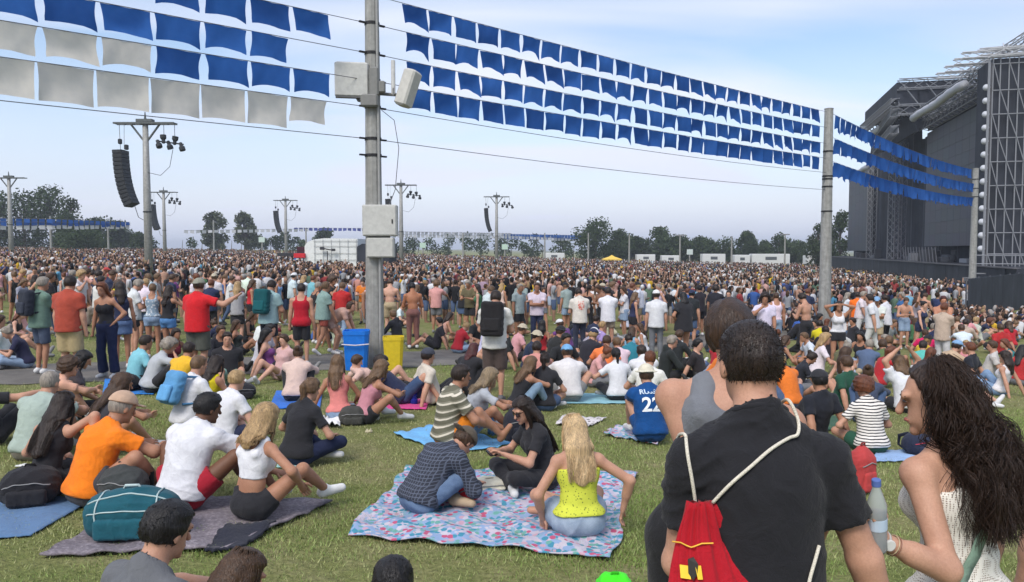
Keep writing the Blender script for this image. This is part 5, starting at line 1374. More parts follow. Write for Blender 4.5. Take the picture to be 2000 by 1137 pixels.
# column of round white lamps
lm = MB().lathe([(0.05, -0.27), (0.16, -0.24), (0.26, -0.13), (0.29, 0.0), (0.26, 0.13), (0.16, 0.24), (0.05, 0.27)], 14).mesh('globe_lamp', True)
uL = sl(1915, 2.6)
for i in range(13):
    y = 171 + i * (486 - 171) / 12.0
    o = ob('globe_lamp', lm, 'plain', stage, (0.50, 0.52, 0.56)); o.location = (uL, 2.6, at(1915, y, SO.y + uL * SU.y + 2.6 * SV.y).z)
MB().tube([(uL + 0.1, 2.2, CZ - 2), (uL + 0.1, 2.2, CZ + 15.8)], 0.09, 6).build('lamp_column', 'plain', stage, (0.12, 0.12, 0.13))
# equipment on the deck: risers, monitors, stairs
for i in range(26):
    u = rnd.uniform(sl(1880), sl(1680)); w, h_ = rnd.uniform(0.6, 2.6), rnd.uniform(0.4, 1.7)
    MB().box((u, rnd.uniform(-2.5, 1.6), CZ - 1.45 + h_ / 2), (w, 0.9, h_), None, 0.05).build('stage_case', 'plain', stage, rnd.choice([(0.03, 0.032, 0.04), (0.06, 0.065, 0.08), (0.16, 0.17, 0.19), (0.30, 0.31, 0.33), (0.02, 0.02, 0.025)]))
for i in range(12):
    u = sl(1875) + i * 1.35; MB().tube([(u, 2.2, CZ - 1.4), (u + 0.9, 2.2, CZ + 0.25)], 0.05, 6).build('stage_brace', 'plain', stage, (0.10, 0.105, 0.12))
tag(stage, 'huge black concert stage with dark screens and scaffold towers', 'stage')
# black fence in front of the stage side
def fence():
    a = Vector((25.6, 43.0, 0)); b = Vector((44.0, 62.0, 0)); d = b - a; L = d.length; u = d / L; e = empty('black_fence', a + Vector((0, 0, 0)), math.atan2(u.y, u.x)); n = 10
    zt = CZ - 1.64
    for i in range(n):
        x0, x1 = L * i / n, L * (i + 1) / n; p = a + u * (x0 + x1) / 2; zb = terr(p.x, p.y) - 0.4
        MB().box(((x0 + x1) / 2, 0, (zb + zt) / 2), (x1 - x0 - 0.03, 0.08, zt - zb), None, 0.02).build('fence_panel', 'scrim', e)
        MB().tube([(x0, 0.12, zb), (x0, 0.12, zt + 0.05)], 0.04, 6).build('fence_post', 'plain', e, (0.10, 0.10, 0.11))
    tag(e, 'black solid fence beside the stage scaffold', 'fence')
fence()
# ------------------------------------------------------------------ blankets and bags helpers
def in_stage(x, y):
    d = Vector((x, y, 0)) - SO
    return d.dot(SV) < 5.5 and d.dot(SU) > -30
def behind_fence(x, y):
    # right of the line of the black fence
    return y > 40 and (x - 25.6) * (62 - 43.0) - (y - 43.0) * (44 - 25.6) > -12
# ------------------------------------------------------------------ the mass of the crowd, too many to count
def ico(r):
    t = (1 + 5 ** 0.5) / 2; V = np.array([(-1, t, 0), (1, t, 0), (-1, -t, 0), (1, -t, 0), (0, -1, t), (0, 1, t), (0, -1, -t), (0, 1, -t), (t, 0, -1), (t, 0, 1), (-t, 0, -1), (-t, 0, 1)], float)
    V /= np.linalg.norm(V[0]); F_ = np.array([(0, 11, 5), (0, 5, 1), (0, 1, 7), (0, 7, 10), (0, 10, 11), (1, 5, 9), (5, 11, 4), (11, 10, 2), (10, 7, 6), (7, 1, 8), (3, 9, 4), (3, 4, 2), (3, 2, 6), (3, 6, 8), (3, 8, 9), (4, 9, 5), (2, 4, 11), (6, 2, 10), (8, 6, 7), (9, 8, 1)])
    return V * np.array(r), F_
def ring_tube(rings, n):
    """rings: (cx, cy, z, rx, ry) -> closed triangle tube"""
    V = []; F_ = []
    for cx, cy, z, rx, ry in rings:
        for k_ in range(n):
            a = 2 * math.pi * (k_ + 0.5) / n; V.append((cx + rx * math.cos(a), cy + ry * math.sin(a), z))
    for i in range(len(rings) - 1):
        for k_ in range(n):
            j = (k_ + 1) % n; a, b, c_, d = i * n + k_, i * n + j, (i + 1) * n + j, (i + 1) * n + k_
            F_ += [(a, b, c_), (a, c_, d)]
    t = (len(rings) - 1) * n
    for k_ in range(1, n - 1): F_.append((t, t + k_, t + k_ + 1))
    return np.array(V, float), np.array(F_)
def figure(lod, rs):
    if lod == 3: return seated_figure(rs)
    """simple person 1.72 m tall, facing +y; returns V, F, part index per vertex (0 skin, 1 hair, 2 top, 3 bottom)"""
    parts = []
    v, f = ico((0.078, 0.10, 0.115)); parts.append((v + (0, 0.015, 1.585), f, 0))
    lh = rs.choice([0, 0, 1]); v, f = ico((0.090, 0.100, 0.11) if not lh else (0.105, 0.085, 0.20)); parts.append((v + ((0, -0.025, 1.625) if not lh else (0, -0.065, 1.52)), f, 1))
    if lod == 2:
        V8 = np.array([(1, 0, 0), (-1, 0, 0), (0, 1, 0), (0, -1, 0), (0, 0, 1), (0, 0, -1)], float); F8 = np.array([(0, 2, 4), (2, 1, 4), (1, 3, 4), (3, 0, 4), (2, 0, 5), (1, 2, 5), (3, 1, 5), (0, 3, 5)])
        parts = [(V8 * (0.09, 0.11, 0.125) + (0, 0.02, 1.58), F8, 0), (V8 * (0.10, 0.11, 0.13) + (0, -0.03, 1.63), F8, 1), (*ring_tube([(0, 0, 0.80, 0.18, 0.13), (0, 0.01, 1.2, 0.20, 0.13), (0, 0, 1.40, 0.225, 0.11), (0, 0, 1.48, 0.07, 0.06)], 5), 2)]
        if rs.rand() < 0.4: parts.append((V8 * (0.04, 0.12, 0.10) + (0.2, 0.15, 1.2), F8, 0))
        V = np.concatenate([p[0] for p in parts]); o = 0; F_ = []; pi = []
        for v, f, k_ in parts: F_.append(f + o); o += len(v); pi += [k_] * len(v)
        return V, np.concatenate(F_), np.array(pi)
    n = 8 if lod == 0 else 6
    parts.append((*ring_tube([(0, 0, 0.86, 0.17, 0.125), (0, 0, 1.02, 0.15, 0.11), (0, 0.01, 1.25, 0.18, 0.125), (0, 0, 1.40, 0.205, 0.10), (0, 0, 1.465, 0.09, 0.07)], n), 2))
    parts.append((*ring_tube([(0, 0, 1.44, 0.055, 0.055), (0, 0.01, 1.53, 0.052, 0.055)], 5), 0))
    ap = rs.randint(4)
    for sg in (-1, 1):
        el = np.array((0.25 * sg, -0.03, 1.13)); wr = [np.array((0.25 * sg, 0.1, 0.88)), np.array((0.10 * sg, 0.27, 1.15)), np.array((0.12 * sg, 0.20, 1.42)), np.array((0.24 * sg, 0.05, 0.86))][ap]
        if ap == 2 and sg > 0 and rs.rand() < 0.4: el = np.array((0.30, 0.05, 1.55)); wr = np.array((0.27, 0.1, 1.85))
        sh = np.array((0.195 * sg, 0, 1.385))
        for a, b, ra, rb, pi_ in ((sh, el, 0.058, 0.050, 2), (el, wr, 0.042, 0.032, 0)):
            d = b - a; u = unit(np.cross(d, (0.3, 0.9, 0.1))); w = unit(np.cross(d, u)); V = []
            for p, r in ((a, ra), (b, rb)):
                for k_ in range(4): V.append(p + (u * math.cos(k_ * 1.5708) + w * math.sin(k_ * 1.5708)) * r)
            F_ = [];
            for k_ in range(4):
                j = (k_ + 1) % 4; F_ += [(k_, j, 4 + j), (k_, 4 + j, 4 + k_)]
            F_ += [(4, 5, 6), (4, 6, 7)]
            parts.append((np.array(V), np.array(F_), pi_))
    if lod == 0:
        for sg in (-1, 1):
            parts.append((*ring_tube([(0.1 * sg, 0.01, 0.48, 0.075, 0.08), (0.095 * sg, 0, 0.90, 0.095, 0.11)], 6), 3))
            parts.append((*ring_tube([(0.105 * sg, 0.04, 0.0, 0.05, 0.09), (0.105 * sg, 0, 0.08, 0.042, 0.05), (0.1 * sg, 0, 0.35, 0.055, 0.06), (0.1 * sg, 0.01, 0.50, 0.055, 0.06)], 6), 0))
    V = np.concatenate([p[0] for p in parts]); o = 0; F_ = []; pi = []
    for v, f, k_ in parts: F_.append(f + o); o += len(v); pi += [k_] * len(v)
    return V, np.concatenate(F_), np.array(pi)
def seated_figure(rs):
    V, F_, pi = figure(1, rs); V = V - np.array((0, 0, 0.80)); lean = rs.uniform(-0.25, 0.35); V[:, 1] += (V[:, 2]) * lean; V[:, 2] = np.maximum(V[:, 2], 0.0)
    Vs, Fs, ps, o = [V], [F_], [pi], len(V); kind = rs.randint(3)
    for sg in (-1, 1):
        kn = np.array([(0.30 * sg, 0.28, 0.16), (0.14 * sg, 0.36, 0.42), (0.12 * sg, 0.42, 0.20)][kind]); an = np.array([(0.05 * sg, 0.36, 0.06), (0.13 * sg, 0.52, 0.05), (0.13 * sg, 0.82, 0.06)][kind])
        for a, b, ra, rb, p_ in ((np.array((0.09 * sg, 0, 0.12)), kn, 0.095, 0.065, 3), (kn, an, 0.056, 0.042, 0)):
            d = b - a; u = unit(np.cross(d, (0.3, 0.2, 0.9))); w = unit(np.cross(d, u)); v = [q + (u * math.cos(k_ * 1.257) + w * math.sin(k_ * 1.257)) * r for q, r in ((a, ra), (b, rb)) for k_ in range(5)]
            f = []
            for k_ in range(5): j = (k_ + 1) % 5; f += [(k_, j, 5 + j), (k_, 5 + j, 5 + k_)]
            f += [(5, 6, 7), (5, 7, 8), (5, 8, 9)]
            Vs.append(np.array(v)); Fs.append(np.array(f) + o); o += 10; ps.append(np.full(10, p_))
    return np.concatenate(Vs), np.concatenate(Fs), np.concatenate(ps)
TOPC = np.array([(.015, .015, .018)] * 9 + [(.56, .56, .58)] * 6 + [(.30, .31, .33)] * 3 + [(.03, .04, .10)] * 3 + [(.25, .04, .04), (.12, .02, .03), (.10, .28, .42), (.04, .10, .30), (.55, .35, .03), (.45, .22, .18), (.10, .16, .11), (.40, .34, .25), (.28, .20, .26), (.5, .30, .27), (.42, .25, .18), (.42, .25, .18), (.2, .13, .09)])
BOTC = np.array([(.02, .02, .025)] * 4 + [(.06, .09, .16)] * 3 + [(.25, .20, .13), (.18, .18, .18), (.3, .36, .45)])
HAIRC = np.array([(.012, .010, .010)] * 4 + [(.03, .018, .012)] * 5 + [(.07, .04, .022)] * 3 + [(.25, .17, .09), (.30, .28, .26), (.6, .6, .6), (.05, .04, .04)])
SKINC = np.array([(.40, .26, .19), (.34, .205, .145), (.29, .17, .115), (.24, .135, .09), (.36, .225, .165)])
def crowd_mass(P, name, label):
    """P: array of x, y, lod"""
    rs = np.random.RandomState(21); figs = {0: [figure(0, rs) for _ in range(10)], 1: [figure(1, rs) for _ in range(10)], 2: [figure(2, rs) for _ in range(10)], 3: [figure(3, rs) for _ in range(10)]}
    Vs, Fs, Cs, o = [], [], [], 0
    for lod in (0, 1, 2, 3):
        for k_ in range(10):
            Q = P[(P[:, 2] == lod)][k_::10]; V, F_, pi = figs[lod][k_]; n = len(Q)
            if n == 0: continue
            yaw = np.where(rs.rand(n) < 0.55, rs.normal(-1.15, 0.5, n), rs.uniform(0, 6.28, n)); sc = rs.normal(0.985, 0.045, n)
            c_, s_ = np.cos(yaw)[:, None], np.sin(yaw)[:, None]
            wv = rs.uniform(0.92, 1.12, (n, 1))
            X = (V[None, :, 0] * c_ - V[None, :, 1] * s_) * sc[:, None] * wv + Q[:, 0:1]; Y = (V[None, :, 0] * s_ + V[None, :, 1] * c_) * sc[:, None] * wv + Q[:, 1:2]
            Z = V[None, :, 2] * sc[:, None] + (terr_np(Q[:, 0], Q[:, 1]) + np.where(rs.rand(n) < 0.07, rs.uniform(-0.15, 0.0, n), 0))[:, None]
            Vs.append(np.stack([X, Y, Z], 2).reshape(-1, 3)); Fs.append((F_[None] + (np.arange(n) * len(V))[:, None, None]).reshape(-1, 3) + o); o += n * len(V)
            tc_ = TOPC[rs.randint(len(TOPC), size=n)] * rs.uniform(0.8, 1.15, (n, 1)); col = np.stack([SKINC[rs.randint(len(SKINC), size=n)], HAIRC[rs.randint(len(HAIRC), size=n)], tc_, BOTC[rs.randint(len(BOTC), size=n)]], 1)
            Cs.append(col[:, pi].reshape(-1, 3))
    V, F_, C_ = np.concatenate(Vs), np.concatenate(Fs), np.concatenate(Cs)
    me = mesh_np(name, V, F_); at_ = me.color_attributes.new('Col', 'FLOAT_COLOR', 'POINT')
    at_.data.foreach_set('color', np.concatenate([C_, np.ones((len(C_), 1))], 1).astype(np.float32).ravel())
    return tag(ob(name, me, 'vcol'), label, 'crowd', kind='stuff')
D_IND = 29.0            # nearer than this, everybody is an individual
def mass_points():
    rs = np.random.RandomState(5); out = []
    for y0, y1, dens, lod in ((D_IND, 50, 0.80, 0), (50, 80, 0.95, 1), (80, 125, 0.66, 2), (125, 185, 0.36, 2)):
        n = int(0.70 * (y1 ** 2 - y0 ** 2) * dens); y = np.sqrt(rs.uniform(y0 ** 2, y1 ** 2, n)); x = rs.uniform(-0.70, 0.70, n) * y
        out.append(np.stack([x, y, np.full(n, lod)], 1))
    n = 520; y = rs.uniform(D_IND, 46, n); x = rs.uniform(0.30, 0.68, n) * y; out.append(np.stack([x, y, np.full(n, 3)], 1))        # seated people towards the stage
    P = np.concatenate(out); keep = []
    tent = at(660, 487, 78)
    for i, (x, y, l) in enumerate(P):
        ok = not in_stage(x, y) and not behind_fence(x, y)
        if abs(x - tent.x) < 4.6 and abs(y - 78) < 4: ok = False
        px = 1000 + 1500 * x / y
        if px > 1480 and l != 3 and y < 44 and (rs.rand() < 0.72 or px > 1850): ok = False
        if (Vector((x, y)) - Vector((POLE2.x, POLE2.y))).length < 0.6: ok = False
        keep.append(ok)
    return P[np.array(keep)]
MASS = mass_points()
crowd_mass(MASS, 'crowd', 'dense standing crowd filling the field as far as the trees')
print('crowd', len(MASS))
# ------------------------------------------------------------------ rugs and bags
@matdef
def m_floral(b):
    v = b.coord(); vo = b.n('ShaderNodeTexVoronoi', {'Vector': v, 'Scale': 23.0}); v2 = b.n('ShaderNodeTexVoronoi', {'Vector': v, 'Scale': 11.0})
    hue = b.n('ShaderNodeSeparateColor', {0: vo.outputs['Color']})
    c = b.ramp(hue.outputs[0], (0.0, (0.62, 0.56, 0.62)), (0.16, (0.06, 0.30, 0.42)), (0.36, (0.62, 0.60, 0.66)), (0.50, (0.55, 0.10, 0.20)), (0.62, (0.30, 0.42, 0.62)), (0.78, (0.62, 0.40, 0.48)), (0.88, (0.16, 0.42, 0.36)), interp='CONSTANT')
    h2 = b.n('ShaderNodeSeparateColor', {0: v2.outputs['Color']})
    c2 = b.ramp(h2.outputs[1], (0.0, (0.30, 0.44, 0.66)), (0.4, (0.58, 0.54, 0.64)), (0.75, (0.26, 0.46, 0.56)), interp='CONSTANT')
    c = b.mix(b.ramp(vo.outputs['Distance'], (0.52, (0, 0, 0)), (0.64, (1, 1, 1))), c, c2)
    c = b.mix(1.0, c, (0.80, 0.78, 0.80, 1), 'MULTIPLY')
    b.set(Base_Color=c, Roughness=0.92).bump(b.noise(v, 30, 4), 0.4, 0.01)
@matdef
def m_heather(b):
    v = b.coord(); n = b.noise(v, 34.0, 4, 0.7); n2 = b.noise(v, 5.0, 3)
    c = b.ramp(n, (0.3, (0.10, 0.085, 0.10)), (0.55, (0.20, 0.175, 0.195)), (0.75, (0.34, 0.30, 0.32)))
    b.set(Base_Color=b.mix(1.0, c, b.ramp(n2, (0.3, (0.8, 0.8, 0.82)), (0.7, (1.15, 1.15, 1.15))), 'MULTIPLY'), Roughness=0.95).bump(n, 0.5, 0.01)
@matdef
def m_spotted(b):
    v = b.coord(); vo = b.n('ShaderNodeTexVoronoi', {'Vector': v, 'Scale': 16.0})
    b.set(Base_Color=b.ramp(vo.outputs['Distance'], (0.30, (0.10, 0.09, 0.10)), (0.42, (0.62, 0.58, 0.58))), Roughness=0.92)
def inpoly(poly, x, y):
    c_ = False; j = len(poly) - 1
    for i in range(len(poly)):
        xi, yi = poly[i]; xj, yj = poly[j]
        if (yi > y) != (yj > y) and x < (xj - xi) * (y - yi) / (yj - yi) + xi: c_ = not c_
        j = i
    return c_
BLANKETS = []
def blanket(corners, label, colr=None, material='cloth', rough=0.012, thick=0.010, name='blanket', seed=1, ragged=0.0, n=(26, 18), fold=None, cat='blanket'):
    """corners: four picture points, lying on the field"""
    C_ = [gnd(*c_) for c_ in corners]; o = (C_[0] + C_[1] + C_[2] + C_[3]) / 4; rs = np.random.RandomState(seed); nu, nv = n; top = []
    ph = rs.uniform(0, 6.28, 8)
    for j in range(nv + 1):
        for i in range(nu + 1):
            u, v = i / nu, j / nv
            eu = ragged * (math.sin(9 * v + ph[0]) + 0.6 * math.sin(23 * v + ph[1])) * (2 * u - 1); ev = ragged * (math.sin(8 * u + ph[2]) + 0.6 * math.sin(21 * u + ph[3])) * (2 * v - 1)
            uu, vv = u + eu, v + ev
            p = C_[0] * (1 - uu) * (1 - vv) + C_[1] * uu * (1 - vv) + C_[2] * uu * vv + C_[3] * (1 - uu) * vv
            edge = min(u, 1 - u, v, 1 - v)
            w = rough * (1.0 + 0.9 * math.sin(p.x * 7 + ph[4] + 2 * math.sin(p.y * 5)) * math.sin(p.y * 8 + ph[5]) + 0.5 * math.sin(p.x * 19 + p.y * 13 + ph[6])) * min(1, 0.5 + edge * 6)
            if edge < 0.02: w += rough * abs(math.sin(17 * (u + v) + ph[7])) * 0.9
            top.append((p.x - o.x, p.y - o.y, terr(p.x, p.y) - o.z + thick + max(w, 0) * 0.9 + 0.006))
    V = top + [(x, y, z - thick) for x, y, z in top]; N = len(top); F_ = []
    for j in range(nv):
        for i in range(nu):
            a = j * (nu + 1) + i; q = (a, a + 1, a + nu + 2, a + nu + 1); F_.append(q); F_.append(tuple(N + k_ for k_ in q[::-1]))
    rim = [i for i in range(nu + 1)] + [j * (nu + 1) + nu for j in range(1, nv + 1)] + [nv * (nu + 1) + i for i in range(nu - 1, -1, -1)] + [j * (nu + 1) for j in range(nv - 1, 0, -1)]
    for k_ in range(len(rim)):
        a, b_ = rim[k_], rim[(k_ + 1) % len(rim)]; F_.append((a, N + a, N + b_, b_))
    me = bpy.data.meshes.new(name); me.from_pydata(V, [], F_); me.polygons.foreach_set('use_smooth', np.ones(len(F_), dtype=bool)); me.update()
    e = ob(name, me, material, None, colr); e.location = o; tag(e, label, cat, 'things people sit on'); BLANKETS.append(([(c_.x, c_.y) for c_ in C_], rough + thick))
    return e
def lift_at(x, y):
    return max([h_ * 0.9 + 0.004 for poly, h_ in BLANKETS if inpoly(poly, x, y)] + [0.0])
blanket([(-60, 1060), (60, 1050), (172, 985), (-60, 935)], 'flat blue mat at the left edge under the orange shirt', (0.10, 0.19, 0.34), thick=0.008, rough=0.006)
blanket([(78, 1092), (440, 1078), (650, 985), (300, 972)], 'large dark mauve rug under the blonde in white top', None, 'heather', rough=0.020, thick=0.014, ragged=0.006)
blanket([(400, 1085), (470, 1080), (540, 1030), (440, 1034)], 'dark navy jacket lying on the mauve rug', (0.02, 0.022, 0.035), rough=0.022, thick=0.020, name='jacket', cat='jacket', ragged=0.03)
blanket([(676, 1050), (1195, 1098), (1240, 930), (800, 918)], 'big floral blanket in pink, white and turquoise', None, 'floral', rough=0.028, thick=0.010, n=(70, 40), ragged=0.012, seed=4)
blanket([(770, 850), (870, 890), (1005, 872), (865, 832)], 'light blue towel under the striped shirt', (0.16, 0.42, 0.72), rough=0.022, ragged=0.02)
blanket([(735, 800), (832, 802), (840, 782), (745, 780)], 'pink mat under the lying person in navy', (0.62, 0.06, 0.24), rough=0.008)
blanket([(1178, 852), (1285, 872), (1300, 850), (1200, 838)], 'crumpled patterned cloth beside the blue numbered jersey', None, 'floral', rough=0.03, ragged=0.03)
blanket([(1085, 832), (1150, 836), (1185, 820), (1100, 815)], 'small spotted cloth behind the sunglasses wearer', None, 'spotted', rough=0.02)
blanket([(200, 772), (300, 772), (310, 748), (205, 742)], 'bright blue mat under the grey shirt near the path', (0.02, 0.20, 0.62), rough=0.008)
blanket([(525, 800), (625, 800), (630, 768), (540, 766)], 'blue mat under the peach blouse', (0.03, 0.15, 0.55), rough=0.012)
blanket([(-30, 712), (60, 706), (62, 692), (-20, 692)], 'light blue mat at the left beyond the path', (0.12, 0.38, 0.66), rough=0.008)
blanket([(1090, 790), (1240, 790), (1240, 772), (1100, 770)], 'pale turquoise mat under the white shirted group', (0.25, 0.48, 0.55), rough=0.008)
blanket([(1700, 905), (1810, 903), (1815, 885), (1715, 882)], 'light blue mat behind the curly-haired woman', (0.28, 0.42, 0.66), rough=0.012)
blanket([(1560, 838), (1650, 845), (1655, 815), (1570, 812)], 'dark green mat under the black cap wearer', (0.03, 0.09, 0.05), rough=0.01)
blanket([(610, 838), (665, 838), (662, 820), (622, 822)], 'crumpled white plastic sheet beside the pink top', (0.72, 0.72, 0.72), rough=0.05, ragged=0.05)
blanket([(540, 915), (585, 920), (600, 905), (545, 903)], 'turquoise and white mat edge under the black tee', (0.35, 0.60, 0.58), rough=0.008)

def snap(o, pts, off=0.004, n=14):
    V = np.array([v.co[:] for v in o.data.vertices]); N = np.array([v.normal[:] for v in o.data.vertices]); P = [np.array(p, float) for p in pts]; out_ = []
    for i in range(len(P) - 1):
        for t in np.linspace(0, 1, n, endpoint=(i == len(P) - 2)):
            q = P[i] * (1 - t) + P[i + 1] * t; k_ = np.argsort(((V - q) ** 2).sum(1))[:5]; out_.append(V[k_].mean(0) + N[k_[0]] * off)
    O = np.array(out_); O[1:-1] = (O[:-2] + O[1:-1] * 2 + O[2:]) / 4
    return [Vector(p) for p in O]
def soft_bag(name, px, py, size, colr, label, rot=0.0, straps=True, kind='backpack', trim=None):
    p = gnd(px, py); p.z += lift_at(p.x, p.y); e = empty(name, p, rot); w, d, h_ = size
    pr = [rbox((0, 0, h_ * 0.42), (w / 2, d / 2, h_ * 0.42), min(w, d) * 0.35), ell((0, 0, h_ * 0.55), (w * 0.46, d * 0.5, h_ * 0.45))]
    bd_ = vf('body', implicit(pr, 0.013, 0.05, ground=0.002, wrinkle=0.010, seed=int(px)), 'cloth', e, colr)
    c2 = tuple(c_ * 0.55 for c_ in colr[:3])
    vf('pocket', implicit([rbox((0, -d * 0.44, h_ * 0.28), (w * 0.34, d * 0.16, h_ * 0.22), 0.03)], 0.013, 0.02, wrinkle=0.006, seed=3), 'cloth', bd_, tuple(c_ * 1.15 for c_ in colr[:3]))
    MB().tube([(-w * 0.10, 0, h_ * 0.93), (-w * 0.07, -0.01, h_ * 1.04), (w * 0.07, -0.01, h_ * 1.04), (w * 0.10, 0, h_ * 0.93)], 0.010, 6).build('handle', 'cloth', bd_, trim or c2, True)
    if straps:
        for s_ in (-1, 1): MB().tube([(s_ * w * 0.2, d * 0.40, h_ * 0.85), (s_ * w * 0.30, d * 0.75, h_ * 0.65), (s_ * w * 0.33, d * 0.72, h_ * 0.25), (s_ * w * 0.30, d * 0.45, 0.03)], [0.018, 0.024, 0.016, 0.010], 6).build('strap', 'cloth', e, c2, True)
    MB().tube(snap(bd_, [(-w * 0.44, -d * 0.50, h_ * 0.60), (0, -d * 0.56, h_ * 0.68), (w * 0.44, -d * 0.50, h_ * 0.60)]), 0.005, 5).build('zip', 'plain', bd_, trim or (0.25, 0.25, 0.25), True)
    tag(e, label, 'bag', 'bags on the grass'); return e
soft_bag('backpack', 62, 985, (0.42, 0.34, 0.30), (0.018, 0.018, 0.022), 'black slumped backpack behind the long-haired woman in black', R(20))
soft_bag('backpack', 243, 992, (0.36, 0.26, 0.36), (0.05, 0.055, 0.055), 'dark grey backpack leaning beside the orange shirt', R(-10))
tb = soft_bag('cool_bag', 262, 1052, (0.62, 0.34, 0.34), (0.012, 0.085, 0.115), 'big teal cool bag with pale piping on the mauve rug', R(8), straps=False, trim=(0.45, 0.55, 0.55))
tbb = [c_ for c_ in tb.children if c_.name.startswith('body')][0]
for q_ in ([(0.19, -0.19, 0.03), (0.20, -0.185, 0.20), (0.19, -0.08, 0.31), (0.19, 0.10, 0.31)], [(-0.19, -0.19, 0.03), (-0.20, -0.185, 0.20), (-0.19, -0.08, 0.31), (-0.19, 0.10, 0.31)], [(-0.28, -0.10, 0.27), (0.0, -0.10, 0.33), (0.28, -0.10, 0.27)]):
    MB().tube(snap(tbb, q_), 0.006, 6).build('piping', 'plain', tb, (0.40, 0.50, 0.50), True)
MB().box((-0.04, -0.178, 0.12), (0.06, 0.012, 0.05), Matrix.Rotation(R(-25), 3, 'Y'), 0.004).build('tag', 'plain', tb, (0.35, 0.60, 0.10))
soft_bag('backpack', 1018, 866, (0.40, 0.30, 0.46), (0.020, 0.022, 0.034), 'tall navy backpack standing behind the sunglasses wearer', R(15))
soft_bag('backpack', 470, 778, (0.45, 0.35, 0.25), (0.02, 0.02, 0.025), 'black bag on the grass beside the path sitters', R(30))
soft_bag('backpack', 245, 765, (0.45, 0.35, 0.28), (0.018, 0.018, 0.02), 'black bag on the blue mat by the grey shirt', R(-30))
soft_bag('backpack', 690, 828, (0.36, 0.28, 0.24), (0.05, 0.05, 0.045), 'dark olive bag between the two women by the bins', R(10))
soft_bag('backpack', 785, 770, (0.40, 0.30, 0.22), (0.016, 0.016, 0.018), 'black bag near the lying person beneath the bins', R(10))
soft_bag('backpack', 830, 765, (0.36, 0.26, 0.26), (0.30, 0.20, 0.05), 'golden brown bag on the grass right of the yellow bin', R(10))
soft_bag('backpack', 1800, 890, (0.44, 0.3, 0.26), (0.02, 0.025, 0.05), 'dark navy bag with red behind the curly-haired woman', R(10), trim=(0.5, 0.05, 0.08))
soft_bag('shopping_bag', 1682, 962, (0.24, 0.20, 0.46), (0.42, 0.05, 0.05), 'upright red bag beside the black shirted man', R(25), straps=False)
soft_bag('backpack', 905, 985, (0.24, 0.20, 0.18), (0.62, 0.03, 0.04), 'small red bag by the hands of the plaid shirt', R(40), straps=False)
soft_bag('shopping_bag', 955, 962, (0.40, 0.24, 0.09), (0.60, 0.58, 0.48), 'flat pale cloth bag in the middle of the floral blanket', R(15), straps=False)
soft_bag('backpack', 1200, 1185, (0.20, 0.20, 0.20), (0.06, 0.75, 0.02), 'neon green bag at the bottom edge', R(5), straps=False)
# bottles and cups left on the grass
def bottle(px, py, h_=0.22, r=0.033, colr=(0.55, 0.65, 0.68), label='', cap=(0.1, 0.3, 0.7)):
    p = gnd(px, py); p.z += lift_at(p.x, p.y); e = empty('bottle', p)
    MB().lathe([(r * 0.9, 0.0), (r, h_ * 0.04), (r, h_ * 0.3), (r * 0.93, h_ * 0.34), (r, h_ * 0.38), (r, h_ * 0.68), (r * 0.45, h_ * 0.86), (r * 0.42, h_ * 0.93)], 14).build('bottle_body', 'clear', e, colr, True)
    MB().lathe([(r * 0.48, h_ * 0.92), (r * 0.48, h_), (r * 0.40, h_ * 1.005)], 12).build('cap', 'plain', e, cap)
    tag(e, label, 'bottle'); return e
@matdef
def m_clear(b):
    b.set(Base_Color=b.objcol(), Roughness=0.08, Transmission_Weight=0.65, IOR=1.1)
bottle(1008, 806, 0.25, 0.05, (0.5, 0.6, 0.65), 'clear bottle beside the blonde near the navy backpack')
bottle(655, 765, 0.30, 0.06, (0.02, 0.02, 0.02), 'dark flask on the grass left of the pink top')
bottle(960, 850, 0.24, 0.05, (0.15, 0.35, 0.8), 'blue-tinted bottle on the light blue towel')
bottle(808, 792, 0.30, 0.06, (0.05, 0.08, 0.6), 'blue drinking flask on the pink mat', (0.05, 0.08, 0.5))

def scrap(px, py, label, colr=(0.68, 0.68, 0.66), r=0.06):
    p = gnd(px, py); e = empty('paper_scrap', p); vf('paper', implicit([ell((0, 0, 0.012), (r, r * 0.7, 0.016)), ell((r * 0.5, r * 0.2, 0.016), (r * 0.5, r * 0.5, 0.018))], 0.008, 0.01, ground=0.0, wrinkle=0.02, seed=int(px), wfreq=3.0), 'cloth', e, colr); tag(e, label, 'litter', 'scraps on the grass')
scrap(880, 905, 'crumpled paper between the towel and floral blanket'); scrap(40, 912, 'crumpled paper on the grass at the left edge'); scrap(720, 845, 'pale scrap on the grass below the two pink tops', (0.5, 0.45, 0.3), 0.05)

# ------------------------------------------------------------------ people one can tell apart
W_, K_, N_ = (0.66, 0.66, 0.68), (0.024, 0.024, 0.028), (0.024, 0.031, 0.070)
DEN, LDEN, KHA = (0.06, 0.10, 0.19), (0.26, 0.36, 0.50), (0.40, 0.32, 0.20)
HERO = []
def place(root, px, py, yaw, dz=0.0, pos=None):
    p = gnd(px, py) if pos is None else Vector((pos[0], pos[1], terr(pos[0], pos[1])))
    root.location = (p.x, p.y, p.z + dz + lift_at(p.x, p.y)); root.rotation_euler = (0, 0, R(yaw)); HERO.append((p.x, p.y)); return p
def hero(label, px, py, yaw, pose, group=None, pos=None, **kw):
    p = gnd(px, py) if pos is None else Vector((pos[0], pos[1], 0)); d = p.y
    kw.setdefault('vox', min(max(0.0098, d * 0.00170), 0.022)); kw.setdefault('hero', d < 12); kw.setdefault('nstr', 320 if d < 7.5 else 100)
    root, J = make_person(pose, **kw); place(root, px, py, yaw, 0.0, pos); tag(root, label, 'person', group); return root, J
